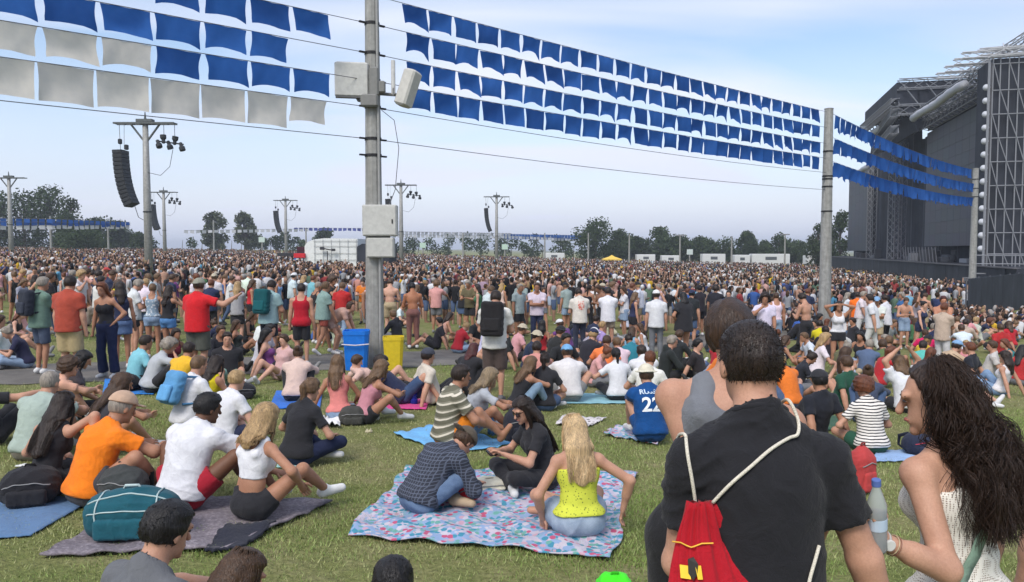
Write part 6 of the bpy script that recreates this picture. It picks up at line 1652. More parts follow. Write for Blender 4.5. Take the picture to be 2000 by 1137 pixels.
def worn_pack(root, J, colr, label, scale=1.0):
    s = J['s']; M2 = J['M2']; e = empty('backpack', root.location, root.rotation_euler.z)
    c_ = J['chest'] - M2[:, 1] * 0.235 * s; Mx = M2
    vf('body', implicit([rbox(c_, (0.15 * s * scale, 0.085 * s * scale, 0.23 * s * scale), 0.06, Mx)], 0.018, 0.03, wrinkle=0.008, seed=5), 'cloth', e, colr)
    vf('pocket', implicit([rbox(c_ - M2[:, 1] * 0.09 * s - M2[:, 2] * 0.09 * s, (0.11 * s * scale, 0.03, 0.10 * s), 0.025, Mx)], 0.016, 0.02), 'cloth', e, tuple(x * 1.25 for x in colr))
    for sd_ in (-1, 1):
        o = M2[:, 0] * sd_ * 0.095 * s
        MB().tube([J['chest'] + o - M2[:, 1] * 0.17 * s + M2[:, 2] * 0.16 * s, J['neck'] + o - M2[:, 1] * 0.02 * s + M2[:, 2] * 0.012 * s, J['chest'] + o * 1.2 + M2[:, 1] * 0.135 * s + M2[:, 2] * 0.06 * s, J['chest'] + o * 1.7 - M2[:, 2] * 0.12 * s, J['waist'] + o * 1.2 - M2[:, 1] * 0.15 * s], 0.016, 5).build('strap', 'cloth', e, tuple(x * 0.7 for x in colr))
    tag(e, label, 'bag', 'backpacks being worn')
def held_phone(root, J, n, label, colr=(0.02, 0.02, 0.022)):
    e = empty('phone', root.location, root.rotation_euler.z); s = J['s']; p = J['wr' + n] + J['hd' + n] * 0.09 * s + J['hn' + n] * 0.02
    d = unit(J['hd' + n]); Mx = Matrix([list(unit(np.cross(d, J['hn' + n]))), list(J['hn' + n]), list(d)]).transposed()
    MB().box(Vector(p), (0.075, 0.010, 0.15), Mx, 0.004).build('case', 'gloss', e, colr)
    MB().box(Vector(p + J['hn' + n] * 0.0058), (0.068, 0.002, 0.14), Mx).build('screen', 'gloss', e, (0.01, 0.012, 0.015))
    tag(e, label, 'phone')
tee = lambda c_, **o: ('tee', c_, o)
# --- left group
hero('grey-haired man in pale sage t-shirt sitting at the left', 62, 898, -8, 'knees', h=1.76, skin='light', hair=('buzz', 'grey'), top=tee((0.34, 0.41, 0.36)), bottom=('shorts', (0.2, 0.18, 0.14)), fat=1.06)
hero('long dark-haired woman in black top beside the orange shirt', 92, 970, -14, ('cross', dict(wr=(0.42, 0.10, 0.44), er=(1, 0, -0.2))), h=1.66, fem=True, skin='light', hair=('long', 'dark', 0.42), top=('tank', K_), bottom=('pants', K_))
hero('man in bright orange t-shirt and tan cap seen from behind', 172, 985, -36, ('knees_apart', dict(hp=18)), h=1.80, skin='tan', hair=('buzz', 'grey'), hat=('cap', (0.50, 0.34, 0.24)), top=tee((0.82, 0.20, 0.012), loose=0.018), bottom=('shorts', (0.05, 0.05, 0.055)), fat=1.08)
hero('woman with big wavy brown hair left of the blue mat', 190, 888, -40, 'knees_apart', h=1.68, fem=True, skin='tan', hair=('wavy', 'brown', 0.40), top=tee((0.05, 0.05, 0.06)), bottom=('shorts', KHA), hero=True)
hero('person with black bob hair leaning sideways near the path', 140, 812, -60, ('side_sit', dict(hp=30)), h=1.68, fem=True, skin='light', hair=('long', 'black', 0.25), top=tee((0.08, 0.07, 0.08)), bottom=('pants', K_))
hero('brown-haired youth in peach top looking right', 92, 826, -50, 'knees', h=1.62, skin='light', hair=('curly', 'brown'), top=tee((0.66, 0.36, 0.25)), bottom=('shorts', DEN), face=True)
hero('person in black cut by the left edge', -18, 868, -20, ('lean', dict(wr=(0.40, 0.35, 0.55), er=(1, 0, -0.3))), h=1.74, skin='light', hair=('short', 'brown'), top=tee(K_), bottom=('pants', K_))
hero('man in white t-shirt and red shorts with cropped black hair', 356, 1000, -20, ('knees_apart', dict(hy=-22)), h=1.80, skin='brown', hair=('short', 'black'), top=tee((0.66, 0.66, 0.69), loose=0.022), bottom=('shorts', (0.34, 0.015, 0.03)), fat=1.05, face=True)
hero('blonde woman in white crop top and black shorts', 492, 1020, -28, ('lean', dict(l1=4, l2=14, al=(-0.16, 0.42, 0.08), ar=(0.22, 0.62, 0.09), wl=(-0.12, 0.38, 0.26), wr=(0.34, 0.20, 0.26), el=(-0.8, -0.3, -0.2), er=(0.9, -0.5, 0), kr=(0.45, 0.0, 1), hp=20, fl=(0, 1, -0.2), fr=(0.4, 1, -0.1))), h=1.68, fem=True, skin='tan', hair=('wavy', 'blond', 0.17), top=('tank', (0.72, 0.72, 0.75), dict(hem=0.215, loose=0.010)), bottom=('shorts', K_, dict(leg=0.30, loose=0.008)), shoes=(0.68, 0.68, 0.66))
hero('woman with long ponytail in black tee and navy jeans', 580, 910, -30, ('cross', dict(hp=16)), h=1.68, fem=True, skin='light', hair=('pony', 'light_brown', 0.36), top=tee(K_), bottom=('pants', N_, dict(mat='denim')))
hero('blond boy in white t-shirt sitting upright', 436, 868, -35, 'cross', h=1.62, skin='fair', hair=('short', 'blond'), top=tee((0.66, 0.66, 0.69)), bottom=('shorts', N_))
hero('woman with long dark hair in yellow top beside white shirt', 402, 822, -28, 'cross', h=1.66, fem=True, skin='tan', hair=('long', 'dark', 0.36), top=('tank', (0.74, 0.60, 0.02)), bottom=('shorts', DEN))
r_, j_ = hero('man in white t-shirt wearing a pale blue backpack', 362, 838, -30, 'cross', h=1.76, skin='light', hair=('buzz', 'light_brown'), top=tee((0.66, 0.66, 0.68)), bottom=('shorts', (0.62, 0.62, 0.62)))
worn_pack(r_, j_, (0.10, 0.28, 0.50), 'pale blue backpack on the seated white shirt', 0.9)
hero('curly grey-haired person in grey t-shirt on blue mat', 296, 768, -55, ('knees_apart', dict(wr=(0.14, 0.34, 0.60), er=(1, 0, -0.6))), h=1.70, fem=True, skin='light', hair=('curly', 'grey'), top=tee((0.40, 0.42, 0.45), loose=0.022), bottom=('pants', K_), fat=1.1, face=True)
hero('person in aqua t-shirt behind the grey shirt', 262, 762, -45, 'cross', h=1.70, skin='tan', hair=('short', 'dark'), top=tee((0.20, 0.48, 0.56)), bottom=('shorts', K_))
hero('person in golden yellow t-shirt with dark hair near the path', 346, 776, -20, 'knees', h=1.70, skin='tan', hair=('short', 'dark'), top=tee((0.72, 0.42, 0.03)), bottom=('shorts', DEN))
hero('man in black tee facing the viewer with bare bent leg', 446, 752, 205, ('lean', dict(l1=-8)), h=1.76, skin='light', hair=('short', 'dark'), top=tee(K_), bottom=('shorts', (0.22, 0.36, 0.30)), face=True)
hero('person in peach blouse with hair bun on blue mat', 578, 786, 6, 'knees', h=1.66, fem=True, skin='fair', hair=('bun', 'brown'), top=('long', (0.62, 0.46, 0.40), dict(loose=0.022)), bottom=('pants', K_))
hero('woman lying back with pale legs up by the path', 548, 742, 150, 'lean', h=1.64, fem=True, skin='fair', hair=('short', 'brown'), top=tee((0.55, 0.35, 0.34)), bottom=('shorts', (0.45, 0.30, 0.30)))
hero('blonde woman in pink tank top leaning on her arm', 664, 820, -6, ('side_sit', dict(wl=(-0.42, -0.02, 0.04))), h=1.66, fem=True, skin='tan', hair=('wavy', 'light_brown', 0.30), top=('tank', (0.66, 0.22, 0.20)), bottom=('shorts', LDEN, dict(leg=0.35, mat='denim')))
hero('tanned woman in pink print top hugging her knee', 712, 826, -50, ('knees_apart', dict(hp=12)), h=1.66, fem=True, skin='tan', hair=('wavy', 'light_brown', 0.28), top=('crop', (0.50, 0.22, 0.26)), bottom=('shorts', K_, dict(leg=0.35)))
hero('person in navy shirt and jeans lying on pink mat', 790, 790, -88, ('lie', dict(l1=-52, l2=-44)), h=1.76, skin='light', hair=('short', 'dark'), top=tee(N_), bottom=('shorts', DEN, dict(leg=0.85, mat='denim')), shoes=None)
hero('person in pale pink top lying beside the bins', 742, 765, -70, ('lie', dict()), h=1.66, fem=True, skin='fair', hair=('short', 'brown'), top=tee((0.62, 0.42, 0.36)), bottom=('shorts', (0.55, 0.40, 0.34)))
hero('man in olive and cream striped shirt with orange shorts', 872, 876, -66, ('legs_out', dict(l2=22, al=(-0.12, 0.80, 0.07), ar=(0.16, 0.60, 0.08))), h=1.80, skin='tan', hair=('short', 'dark'), top=tee((1, 1, 1), mat='stripe_olive', loose=0.020), bottom=('shorts', (0.62, 0.19, 0.015), dict(leg=0.8)), shoes=None, fat=1.04, face=True)
hero('woman with wavy grey-blonde hair behind the striped shirt', 916, 856, -70, 'knees_apart', h=1.68, fem=True, skin='tan', hair=('wavy', (0.22, 0.17, 0.11), 0.24), top=tee((0.42, 0.44, 0.47)), bottom=('shorts', (0.40, 0.42, 0.45)))
hero('person in black with dark red hair right of the yellow bin', 908, 768, -30, ('knees', dict()), h=1.72, fem=True, skin='light', hair=('long', 'dark_red', 0.2), top=('long', K_, dict(loose=0.035)), bottom=('pants', K_))
hero('person in beige top and dark beanie reclining by the towel', 848, 790, -60, 'lean', h=1.70, skin='light', hair=('short', 'dark'), hat=('beanie', (0.05, 0.055, 0.075)), top=tee((0.58, 0.52, 0.44)), bottom=('pants', K_))
r_, j_ = hero('standing man in white tee and brown shorts wearing black backpack', 966, 786, -8, 'stand_phone', h=1.80, skin='light', hair=('short', 'dark'), top=tee((0.64, 0.63, 0.58), loose=0.022), bottom=('shorts', (0.085, 0.062, 0.055), dict(leg=0.95, loose=0.024)), shoes=(0.12, 0.12, 0.13), hero=True)
worn_pack(r_, j_, (0.016, 0.015, 0.016), 'black backpack worn by the standing man in brown shorts', 1.15)
r_, j_ = hero('woman with sunglasses and long dark hair looking at phone', 1062, 958, 112, ('cross_phone', dict(hp=22, hy=14, l2=20)), h=1.70, fem=True, skin='light', hair=('long', 'dark', 0.44), top=tee(K_), bottom=('pants', K_), face=True, vox=0.0096)
H_ = j_['HM']; P_ = lambda a, b, c_: Vector(j_['head'] + (H_[:, 0] * a + H_[:, 1] * b + H_[:, 2] * c_) * j_['s'])
e_ = empty('sunglasses', r_.location, r_.rotation_euler.z)
for q in (-1, 1):
    MB().add([P_(q * 0.006, 0.103, 0.018), P_(q * 0.056, 0.092, 0.020), P_(q * 0.054, 0.090, -0.014), P_(q * 0.032, 0.101, -0.022), P_(q * 0.010, 0.105, -0.012), P_(q * 0.006, 0.100, 0.018), P_(q * 0.056, 0.089, 0.020), P_(q * 0.054, 0.087, -0.014), P_(q * 0.032, 0.098, -0.022), P_(q * 0.010, 0.102, -0.012)], [(0, 1, 2, 3, 4), (9, 8, 7, 6, 5), (0, 5, 6, 1), (1, 6, 7, 2), (2, 7, 8, 3), (3, 8, 9, 4), (4, 9, 5, 0)]).build('lens', 'gloss', e_, (0.035, 0.014, 0.008))
    MB().tube([P_(q * 0.056, 0.09, 0.018), P_(q * 0.080, 0.0, 0.010)], 0.003, 5).build('temple', 'gloss', e_, (0.02, 0.015, 0.012))
MB().tube([P_(-0.058, 0.092, 0.021), P_(0, 0.106, 0.020), P_(0.058, 0.092, 0.021)], 0.0032, 5).build('bridge', 'gloss', e_, (0.02, 0.015, 0.012))
tag(e_, 'brown sunglasses on the woman with the phone', 'sunglasses')
held_phone(r_, j_, 'R', 'phone in the hands of the sunglasses wearer')
hero('long-haired blonde in lime yellow top and denim shorts', 1130, 1052, 10, ('cross', dict(l1=2, l2=8, wr=(0.36, 0.02, 0.16), wl=(-0.26, 0.12, 0.10), er=(1, -0.5, 0.1), el=(-0.8, -0.6, 0), hp=12, hy=22)), h=1.70, fem=True, skin='light', hair=('long', (0.50, 0.37, 0.22), 0.33), top=('crop', (1, 1, 1), dict(mat='lime_print', hem=0.06, loose=0.026)), bottom=('shorts', (0.34, 0.42, 0.52), dict(leg=0.5, mat='denim', loose=0.022)), shoes=None, vox=0.0096, fat=1.04)
r_, j_ = hero('man in dark plaid shirt hunched with cap turned back', 818, 1008, -46, ('cross_phone', dict(l1=24, l2=66, hp=52, pel=(0, 0, 0.115), wl=(-0.10, 0.52, 0.10), wr=(0.12, 0.56, 0.14), kr=(1, 0.3, 0.7))), h=1.64, skin='light', hair=('short', 'brown'), hat=('cap_back', (0.10, 0.08, 0.06)), top=('long', (1, 1, 1), dict(mat='plaid', loose=0.018)), bottom=('pants', (0.14, 0.21, 0.33), dict(mat='denim')), shoes=(0.4, 0.3, 0.2), fat=1.06, vox=0.0092, face=True)
held_phone(r_, j_, 'R', 'phone held low by the plaid shirt man')
# jersey 22
r_, j_ = hero('person in blue sports jersey numbered 22 with cream hat', 1270, 868, 4, ('knees', dict(l2=26)), h=1.78, skin='light', hair=('short', 'brown'), hat=('bucket', (0.62, 0.58, 0.46)), top=('jersey', (0.006, 0.060, 0.21), dict(loose=0.024)), bottom=('shorts', (0.01, 0.06, 0.2)))
def back_text(txt, size, up, root, J, colr):
    cu = bpy.data.curves.new('print', 'FONT'); cu.body = txt; cu.size = size; cu.align_x = 'CENTER'; cu.align_y = 'CENTER'; cu.extrude = 0.002; cu.offset = size * 0.022
    to = bpy.data.objects.new('tmp', cu); COL.objects.link(to); dg = bpy.context.evaluated_depsgraph_get(); me = bpy.data.meshes.new_from_object(to.evaluated_get(dg)); bpy.data.objects.remove(to)
    sh = [c_ for c_ in root.children if c_.name.startswith('shirt')][0]
    V = np.array([v.co[:] for v in sh.data.vertices]); M2 = J['Mm']; c0 = J['chest'] + M2[:, 2] * up * J['s']
    loc = (V - c0) @ M2                              # lateral, forward, up
    back = loc[loc[:, 1] < 0]
    for v in me.vertices:
        x, z = v.co.x, v.co.y; dd = np.abs(back[:, 0] - x) + np.abs(back[:, 2] - z); k_ = np.argsort(dd)[:4]
        yb = back[k_, 1].mean() - 0.006 + (v.co.z - 0.002)
        v.co = Vector(c0 + M2[:, 0] * x + M2[:, 1] * yb + M2[:, 2] * z)
    me.update(); return ob('print', me, 'plain', root, colr)
back_text('22', 0.235, -0.035, r_, j_, (0.75, 0.78, 0.80)); back_text('RUSSO', 0.085, 0.125, r_, j_, (0.55, 0.65, 0.75))
hero('short-haired man in white tee behind the blue jersey', 1262, 800, -25, 'cross', h=1.76, skin='light', hair=('short', 'auburn'), top=tee((0.68, 0.67, 0.62)), bottom=('shorts', K_))
hero('person in white hooded top behind the jersey wearer', 1262, 772, 8, 'knees', h=1.76, skin='light', hair=('short', 'dark'), top=('hoodie', (0.64, 0.64, 0.66), dict(loose=0.025)), bottom=('pants', K_))
hero('woman in white tee with black ponytail reaching left', 1208, 784, 6, ('cross', dict(wl=(-0.62, 0.16, 0.50), el=(0, -0.2, -1))), h=1.68, fem=True, skin='light', hair=('pony', 'black', 0.28), top=tee((0.64, 0.65, 0.68)), bottom=('pants', K_))
hero('broad man in white tee with blue cap backwards', 1112, 786, 4, 'knees_apart', h=1.80, skin='light', hair=('short', 'brown'), hat=('cap_back', (0.16, 0.36, 0.60)), top=tee((0.66, 0.64, 0.64), loose=0.02), bottom=('shorts', (0.2, 0.2, 0.2)), fat=1.1)
hero('person in black tee with dark brown ponytail', 1060, 802, -12, 'cross', h=1.70, fem=True, skin='light', hair=('pony', 'dark', 0.26), top=tee(K_), bottom=('shorts', DEN))
hero('blonde woman in black strappy top looking sideways', 1010, 806, -50, 'knees', h=1.66, fem=True, skin='tan', hair=('wavy', 'light_brown', 0.32), top=('crop', K_), bottom=('pants', (0.22, 0.32, 0.42), dict(mat='denim')), face=True)
hero('person in salmon tee behind the black ponytailed sitter', 1044, 762, -10, 'knees', h=1.74, skin='light', hair=('short', 'dark'), top=tee((0.58, 0.26, 0.22)), bottom=('shorts', N_))
hero('person in bright orange tee among the white shirts', 1180, 742, -20, 'cross', h=1.74, skin='light', hair=('short', 'brown'), top=tee((0.80, 0.20, 0.06)), bottom=('shorts', (0.2, 0.24, 0.3)))
hero('seated person in pale pink tee left of the white hood', 1212, 742, 10, 'knees', h=1.72, skin='light', hair=('short', 'light_brown'), top=tee((0.68, 0.52, 0.58), loose=0.02), bottom=('shorts', K_))
# --- standing people
r_, j_ = hero('man in sage green tee standing with dark backpack at left', 82, 732, -30, 'stand_cross', h=1.78, skin='tan', hair=('short', 'grey'), top=tee((0.13, 0.21, 0.17), loose=0.02), bottom=('shorts', (0.06, 0.08, 0.13), dict(leg=0.85)))
worn_pack(r_, j_, (0.025, 0.03, 0.045), 'dark backpack on the standing sage green tee')
hero('man in brick red tee and khaki shorts standing at left', 138, 748, -4, 'stand', h=1.82, skin='light', hair=('short', 'dark'), top=tee((0.36, 0.062, 0.038), loose=0.024), bottom=('shorts', (0.40, 0.31, 0.17), dict(leg=0.95, loose=0.03)), fat=1.1, shoes=(0.2, 0.2, 0.2))
hero('woman with long auburn hair and dark flared jeans facing the viewer', 212, 738, 170, 'stand_hip', h=1.72, fem=True, skin='tan', hair=('wavy', 'auburn', 0.42), top=('crop', K_), bottom=('wide', (0.022, 0.03, 0.075), dict(mat='denim', loose=0.022)), face=True)
hero('person in black dress standing beside the auburn-haired woman', 240, 722, 30, 'stand', h=1.70, fem=True, skin='tan', hair=('wavy', 'dark', 0.25), top=('tank', N_), bottom=('skirt', (0.10, 0.16, 0.30), dict(leg=0.5)))
hero('person in white shirt and black shorts behind the black dress', 262, 700, -50, 'stand_phone', h=1.76, skin='light', hair=('short', 'grey'), top=tee((0.62, 0.64, 0.64)), bottom=('shorts', K_))
hero('woman in blue flowered top and denim shorts standing', 300, 702, 10, 'stand_cross', h=1.66, fem=True, skin='tan', hair=('short', 'light_brown'), top=('tank', (1, 1, 1), dict(mat='blue_flower')), bottom=('shorts', LDEN, dict(leg=0.35, mat='denim')))
hero('woman in black tank and blue denim shorts before the red shirt', 330, 706, -20, 'stand_drink', h=1.64, fem=True, skin='tan', hair=('long', 'dark', 0.3), top=('tank', K_), bottom=('shorts', (0.10, 0.24, 0.48), dict(leg=0.35, mat='denim')))
hero('man in vivid red tee with cap pointing to the right', 388, 742, -12, 'stand_point', h=1.82, skin='light', hair=('short', 'brown'), hat=('cap_back', (0.25, 0.25, 0.20)), top=tee((0.56, 0.016, 0.022), loose=0.026), bottom=('shorts', (0.085, 0.09, 0.075), dict(leg=0.95, loose=0.03)), fat=1.12)
r_, j_ = hero('man in pale aqua tee with a teal backpack standing', 526, 712, -18, 'stand_phone', h=1.82, skin='light', hair=('short', 'dark'), top=tee((0.30, 0.45, 0.46), loose=0.024), bottom=('shorts', (0.02, 0.025, 0.035), dict(leg=0.8)), fat=1.08)
worn_pack(r_, j_, (0.008, 0.085, 0.095), 'teal backpack worn by the aqua shirted man', 1.1)
hero('person in red sleeveless jersey and black shorts by the bins', 590, 716, 6, 'stand', h=1.76, skin='light', hair=('short', 'dark'), top=('tank', (0.42, 0.012, 0.025), dict(hem=-0.08, loose=0.022)), bottom=('shorts', K_, dict(leg=0.85)))
hero('person in long sage tee and red shorts left of the pole', 632, 694, -50, 'walk', h=1.78, skin='tan', hair=('short', 'light_brown'), top=tee((0.26, 0.38, 0.34), loose=0.022), bottom=('shorts', (0.30, 0.07, 0.05)), shoes=(0.6, 0.6, 0.6))
hero('person bending forward left of the blue bin', 655, 692, -95, 'bend', h=1.72, skin='light', hair=('short', 'brown'), top=tee((0.55, 0.34, 0.27)), bottom=('shorts', (0.50, 0.34, 0.28)))
hero('bare-backed man in brown shorts standing right of the pole', 807, 682, 14, 'stand_phone', h=1.80, skin=(0.42, 0.19, 0.10), hair=('short', 'black'), top=None, bottom=('pants', (0.22, 0.10, 0.085), dict(loose=0.014)))
r_, j_ = hero('standing man in white tee with red back print', 1132, 694, 10, 'stand_phone', h=1.78, skin='light', hair=('short', 'dark'), top=tee((0.62, 0.58, 0.52), loose=0.024), bottom=('pants', (0.03, 0.035, 0.06)))
def back_patch(root, J, w, h_, up, colr):
    sh = [c_ for c_ in root.children if c_.name.startswith('shirt')][0]; V = np.array([v.co[:] for v in sh.data.vertices]); M2 = J['Mm']; c0 = J['chest'] + M2[:, 2] * up; loc = (V - c0) @ M2; back = loc[loc[:, 1] < 0]; P = []; n = 8
    for j in range(n + 1):
        for i in range(n + 1):
            x = (i / n - 0.5) * w * (0.75 + 0.25 * math.sin(math.pi * j / n)); z = (j / n - 0.5) * h_; k_ = np.argsort(np.abs(back[:, 0] - x) + np.abs(back[:, 2] - z))[:4]; P.append(c0 + M2[:, 0] * x + M2[:, 1] * (back[k_, 1].mean() - 0.010) + M2[:, 2] * z)
    ob('print', mesh_np('print', np.array(P), np.array([(j * (n + 1) + i, j * (n + 1) + i + 1, (j + 1) * (n + 1) + i + 1, (j + 1) * (n + 1) + i) for j in range(n) for i in range(n)])), 'red_print', root)
@matdef
def m_red_print(b):
    n = b.noise(b.coord(), 22.0, 4); b.set(Base_Color=b.ramp(n, (0.42, (0.50, 0.10, 0.07)), (0.56, (0.62, 0.50, 0.44))), Roughness=0.9)
back_patch(r_, j_, 0.17, 0.24, 0.02, None)
hero('standing man in white tee and tan shorts', 1187, 690, -10, 'stand_cross', h=1.80, skin='light', hair=('short', 'dark'), top=tee((0.66, 0.66, 0.70), loose=0.024), bottom=('shorts', (0.34, 0.28, 0.20)))
hero('standing man in white tee with white cap and grey trousers', 1281, 706, -6, 'stand', h=1.78, skin='light', hair=('short', 'dark'), hat=('cap', (0.68, 0.68, 0.68)), top=tee((0.62, 0.63, 0.65), loose=0.022), bottom=('pants', (0.16, 0.17, 0.19)))
hero('standing woman in loose black tunic with bare legs', 1334, 708, 20, 'stand_hip', h=1.76, fem=True, skin='tan', hair=('long', 'black', 0.3), top=('dress', K_, dict(loose=0.05, hem=-0.16)), bottom=('shorts', K_, dict(leg=0.35)), fat=1.08)
hero('woman in white sleeveless top and black shorts facing the viewer', 1634, 728, 172, 'stand_shade', h=1.68, fem=True, skin='tan', hair=('long', 'dark', 0.25), top=('tank', (0.64, 0.64, 0.66)), bottom=('shorts', K_, dict(leg=0.35)))
hero('man in white tee and white cloth round his waist walking', 1702, 704, 60, 'walk', h=1.82, skin='light', hair=('short', 'dark'), top=tee((0.64, 0.65, 0.68), loose=0.025), bottom=('pants', (0.60, 0.60, 0.58)))
hero('bare-chested man in black shorts near the stage fence', 1838, 706, 160, 'stand_cross', h=1.82, skin=(0.44, 0.21, 0.13), hair=('short', 'dark_red'), top=None, bottom=('shorts', (0.025, 0.025, 0.035), dict(leg=0.75)), fat=1.08)
hero('person in bright orange vest standing right of the second pole', 1672, 668, -40, 'stand', h=1.76, skin='tan', hair=('short', 'dark'), top=tee((0.85, 0.16, 0.015)), bottom=('pants', K_))
hero('person in light blue tee and dark trousers standing', 1771, 652, 10, 'stand_cross', h=1.80, skin='light', hair=('short', 'dark'), top=tee((0.16, 0.36, 0.50)), bottom=('pants', (0.03, 0.04, 0.06)))
hero('person in white tee and black trousers beside light blue tee', 1728, 690, 30, 'stand_hip', h=1.78, fem=True, skin='light', hair=('short', 'dark'), top=tee((0.62, 0.62, 0.66)), bottom=('pants', K_))
# --- seated on the right
hero('person in black and white striped top with tousled brown hair', 1702, 885, 6, ('cross', dict()), h=1.72, fem=True, skin='light', hair=('curly', 'auburn'), top=('tee', (1, 1, 1), dict(mat='stripe_black', loose=0.018)), bottom=('shorts', (0.02, 0.08, 0.05)))
hero('man in white tee raising both hands to his hair', 1770, 806, 12, ('cross', dict(wl=(-0.12, 0.10, 0.98), wr=(0.12, 0.10, 0.98), el=(-1, 0.2, 0.2), er=(1, 0.2, 0.2))), h=1.78, skin='light', hair=('wavy', 'light_brown', 0.14), top=tee((0.66, 0.67, 0.70), loose=0.022), bottom=('shorts', K_))
hero('man in black tee with cap sitting behind the black shirt', 1586, 862, 20, ('lean', dict()), h=1.80, skin='tan', hair=('short', 'black'), hat=('cap', (0.03, 0.03, 0.035)), top=tee((0.018, 0.02, 0.028)), bottom=('pants', K_), face=True)
hero('person in dark green tee right of the black cap', 1640, 800, 30, 'lean', h=1.74, skin='light', hair=('short', 'brown'), top=tee((0.02, 0.08, 0.05)), bottom=('shorts', KHA))
hero('person in navy jacket with brown bun beside the raised hands', 1690, 826, -30, 'knees', h=1.70, fem=True, skin='light', hair=('bun', 'brown'), top=('long', (0.05, 0.065, 0.11), {}), bottom=('pants', DEN))
hero('broad person in moss green tee sitting with back turned', 1734, 742, 0, 'knees', h=1.76, skin='light', hair=('short', 'brown'), top=tee((0.10, 0.155, 0.06), loose=0.026), bottom=('shorts', K_), fat=1.15)
hero('person in mint green tee sitting near the bare-chested man', 1800, 742, -30, ('knees', dict()), h=1.74, skin='light', hair=('short', 'dark'), top=tee((0.10, 0.44, 0.38)), bottom=('shorts', N_))
hero('person in magenta tee sitting left of the bare-chested man', 1808, 705, -20, 'cross', h=1.70, skin='light', hair=('short', 'brown'), top=tee((0.58, 0.015, 0.11)), bottom=('shorts', K_))
hero('person in mustard yellow top beside a dark one', 1602, 700, -10, 'kneel', h=1.72, fem=True, skin='light', hair=('short', 'dark'), top=tee((0.60, 0.52, 0.02)), bottom=('pants', K_))
hero('large person in black seen behind the mustard top', 1572, 690, 10, 'kneel', h=1.84, skin='tan', hair=('curly', 'black'), top=('long', K_, dict(loose=0.04)), bottom=('pants', K_), fat=1.2)
hero('person in slate blue tee with grey hair by the moss tee', 1690, 740, -40, 'knees', h=1.74, skin='light', hair=('short', 'grey'), top=tee((0.09, 0.13, 0.22)), bottom=('shorts', (0.4, 0.4, 0.4)))
hero('person in white sleeveless top with dark hair at right', 1950, 772, 30, 'lean', h=1.70, fem=True, skin='light', hair=('long', 'dark', 0.25), top=('tank', (0.66, 0.64, 0.66)), bottom=('pants', (0.20, 0.30, 0.45), dict(mat='denim')))
hero('man in dark tee reclining above the curly hair', 1882, 752, 40, 'lean', h=1.80, skin='light', hair=('short', 'auburn'), top=tee((0.02, 0.022, 0.03)), bottom=('shorts', KHA))
hero('person in pale grey tee sitting right of the dark reclining man', 1925, 742, 60, 'lean', h=1.74, skin='light', hair=('short', 'brown'), top=tee((0.52, 0.50, 0.48)), bottom=('shorts', K_))
print('heroes', len(HERO))
# ------------------------------------------------------------------ the rest of the nearer crowd: individuals from a set of figures
CN = dict(black=K_, white=W_, grey=(0.30, 0.31, 0.33), navy=N_, red=(0.42, 0.025, 0.03), maroon=(0.14, 0.015, 0.03), blue=(0.04, 0.12, 0.36), sky_blue=(0.18, 0.38, 0.54), yellow=(0.62, 0.45, 0.03), pink=(0.60, 0.30, 0.30), green=(0.06, 0.16, 0.08), olive=(0.12, 0.12, 0.06), beige=(0.46, 0.38, 0.28), purple=(0.16, 0.05, 0.20), orange=(0.72, 0.18, 0.03), teal=(0.03, 0.20, 0.22), lilac=(0.36, 0.30, 0.50), cream=(0.60, 0.55, 0.45))
TOPN = ['black'] * 9 + ['white'] * 9 + ['grey'] * 3 + ['navy'] * 3 + ['red', 'maroon', 'blue', 'sky_blue', 'yellow', 'pink', 'green', 'olive', 'beige', 'purple', 'orange', 'teal', 'lilac', 'cream', 'beige', 'red', 'pink']
BN = dict(black=K_, denim=(0.07, 0.11, 0.20), pale_denim=(0.26, 0.35, 0.48), khaki=KHA, grey=(0.16, 0.165, 0.18), navy=N_, brown=(0.10, 0.065, 0.045), white=(0.6, 0.6, 0.6))
BOTN = ['black'] * 5 + ['denim'] * 4 + ['pale_denim'] * 2 + ['khaki', 'khaki', 'grey', 'grey', 'navy', 'brown', 'white']
HN = ['black', 'dark', 'dark', 'brown', 'brown', 'light_brown', 'blond', 'grey', 'auburn']
HW = dict(black='black-haired', dark='dark-haired', brown='brown-haired', light_brown='fair-haired', blond='blond', grey='grey-haired', auburn='auburn-haired')
ARCH = {'stand': [], 'sit': []}
def arch(kind, pose, top, bottom, hair, fem=False, hat=None, fat=1.0, **kw):
    tn = {'tee': 't-shirt', 'tank': 'sleeveless top', 'crop': 'strappy top', 'long': 'long-sleeved top', 'hoodie': 'hooded top', 'dress': 'loose dress'}[top]
    root, J = make_person(pose, h=1.66 if fem else 1.77, fem=fem, fat=fat, hair=hair, top=(top, (0.5, 0.5, 0.5), {}) if not kw.get('bare') else None, bottom=(bottom, (0.1, 0.1, 0.1), dict(leg=0.4 if (fem and bottom == 'shorts') else 0.75, loose=0.018)), hat=hat, vox=0.024, hero=False, shoes=(0.5, 0.5, 0.5))
    ARCH[kind].append(dict(root=root, top=tn if not kw.get('bare') else None, bottom={'shorts': 'shorts', 'skirt': 'skirt'}.get(bottom, 'trousers'), hat=bool(hat), pose=pose, used=False))
for a in (('stand', 'tee', 'shorts', ('short', 'dark')), ('stand_phone', 'tee', 'shorts', ('short', 'dark')), ('stand_cross', 'tee', 'pants', ('short', 'dark')), ('stand_drink', 'tee', 'shorts', ('curly', 'dark')), ('walk', 'tee', 'pants', ('short', 'dark')), ('stand_hip', 'tank', 'shorts', ('buzz', 'dark'))):
    arch('stand', *a)
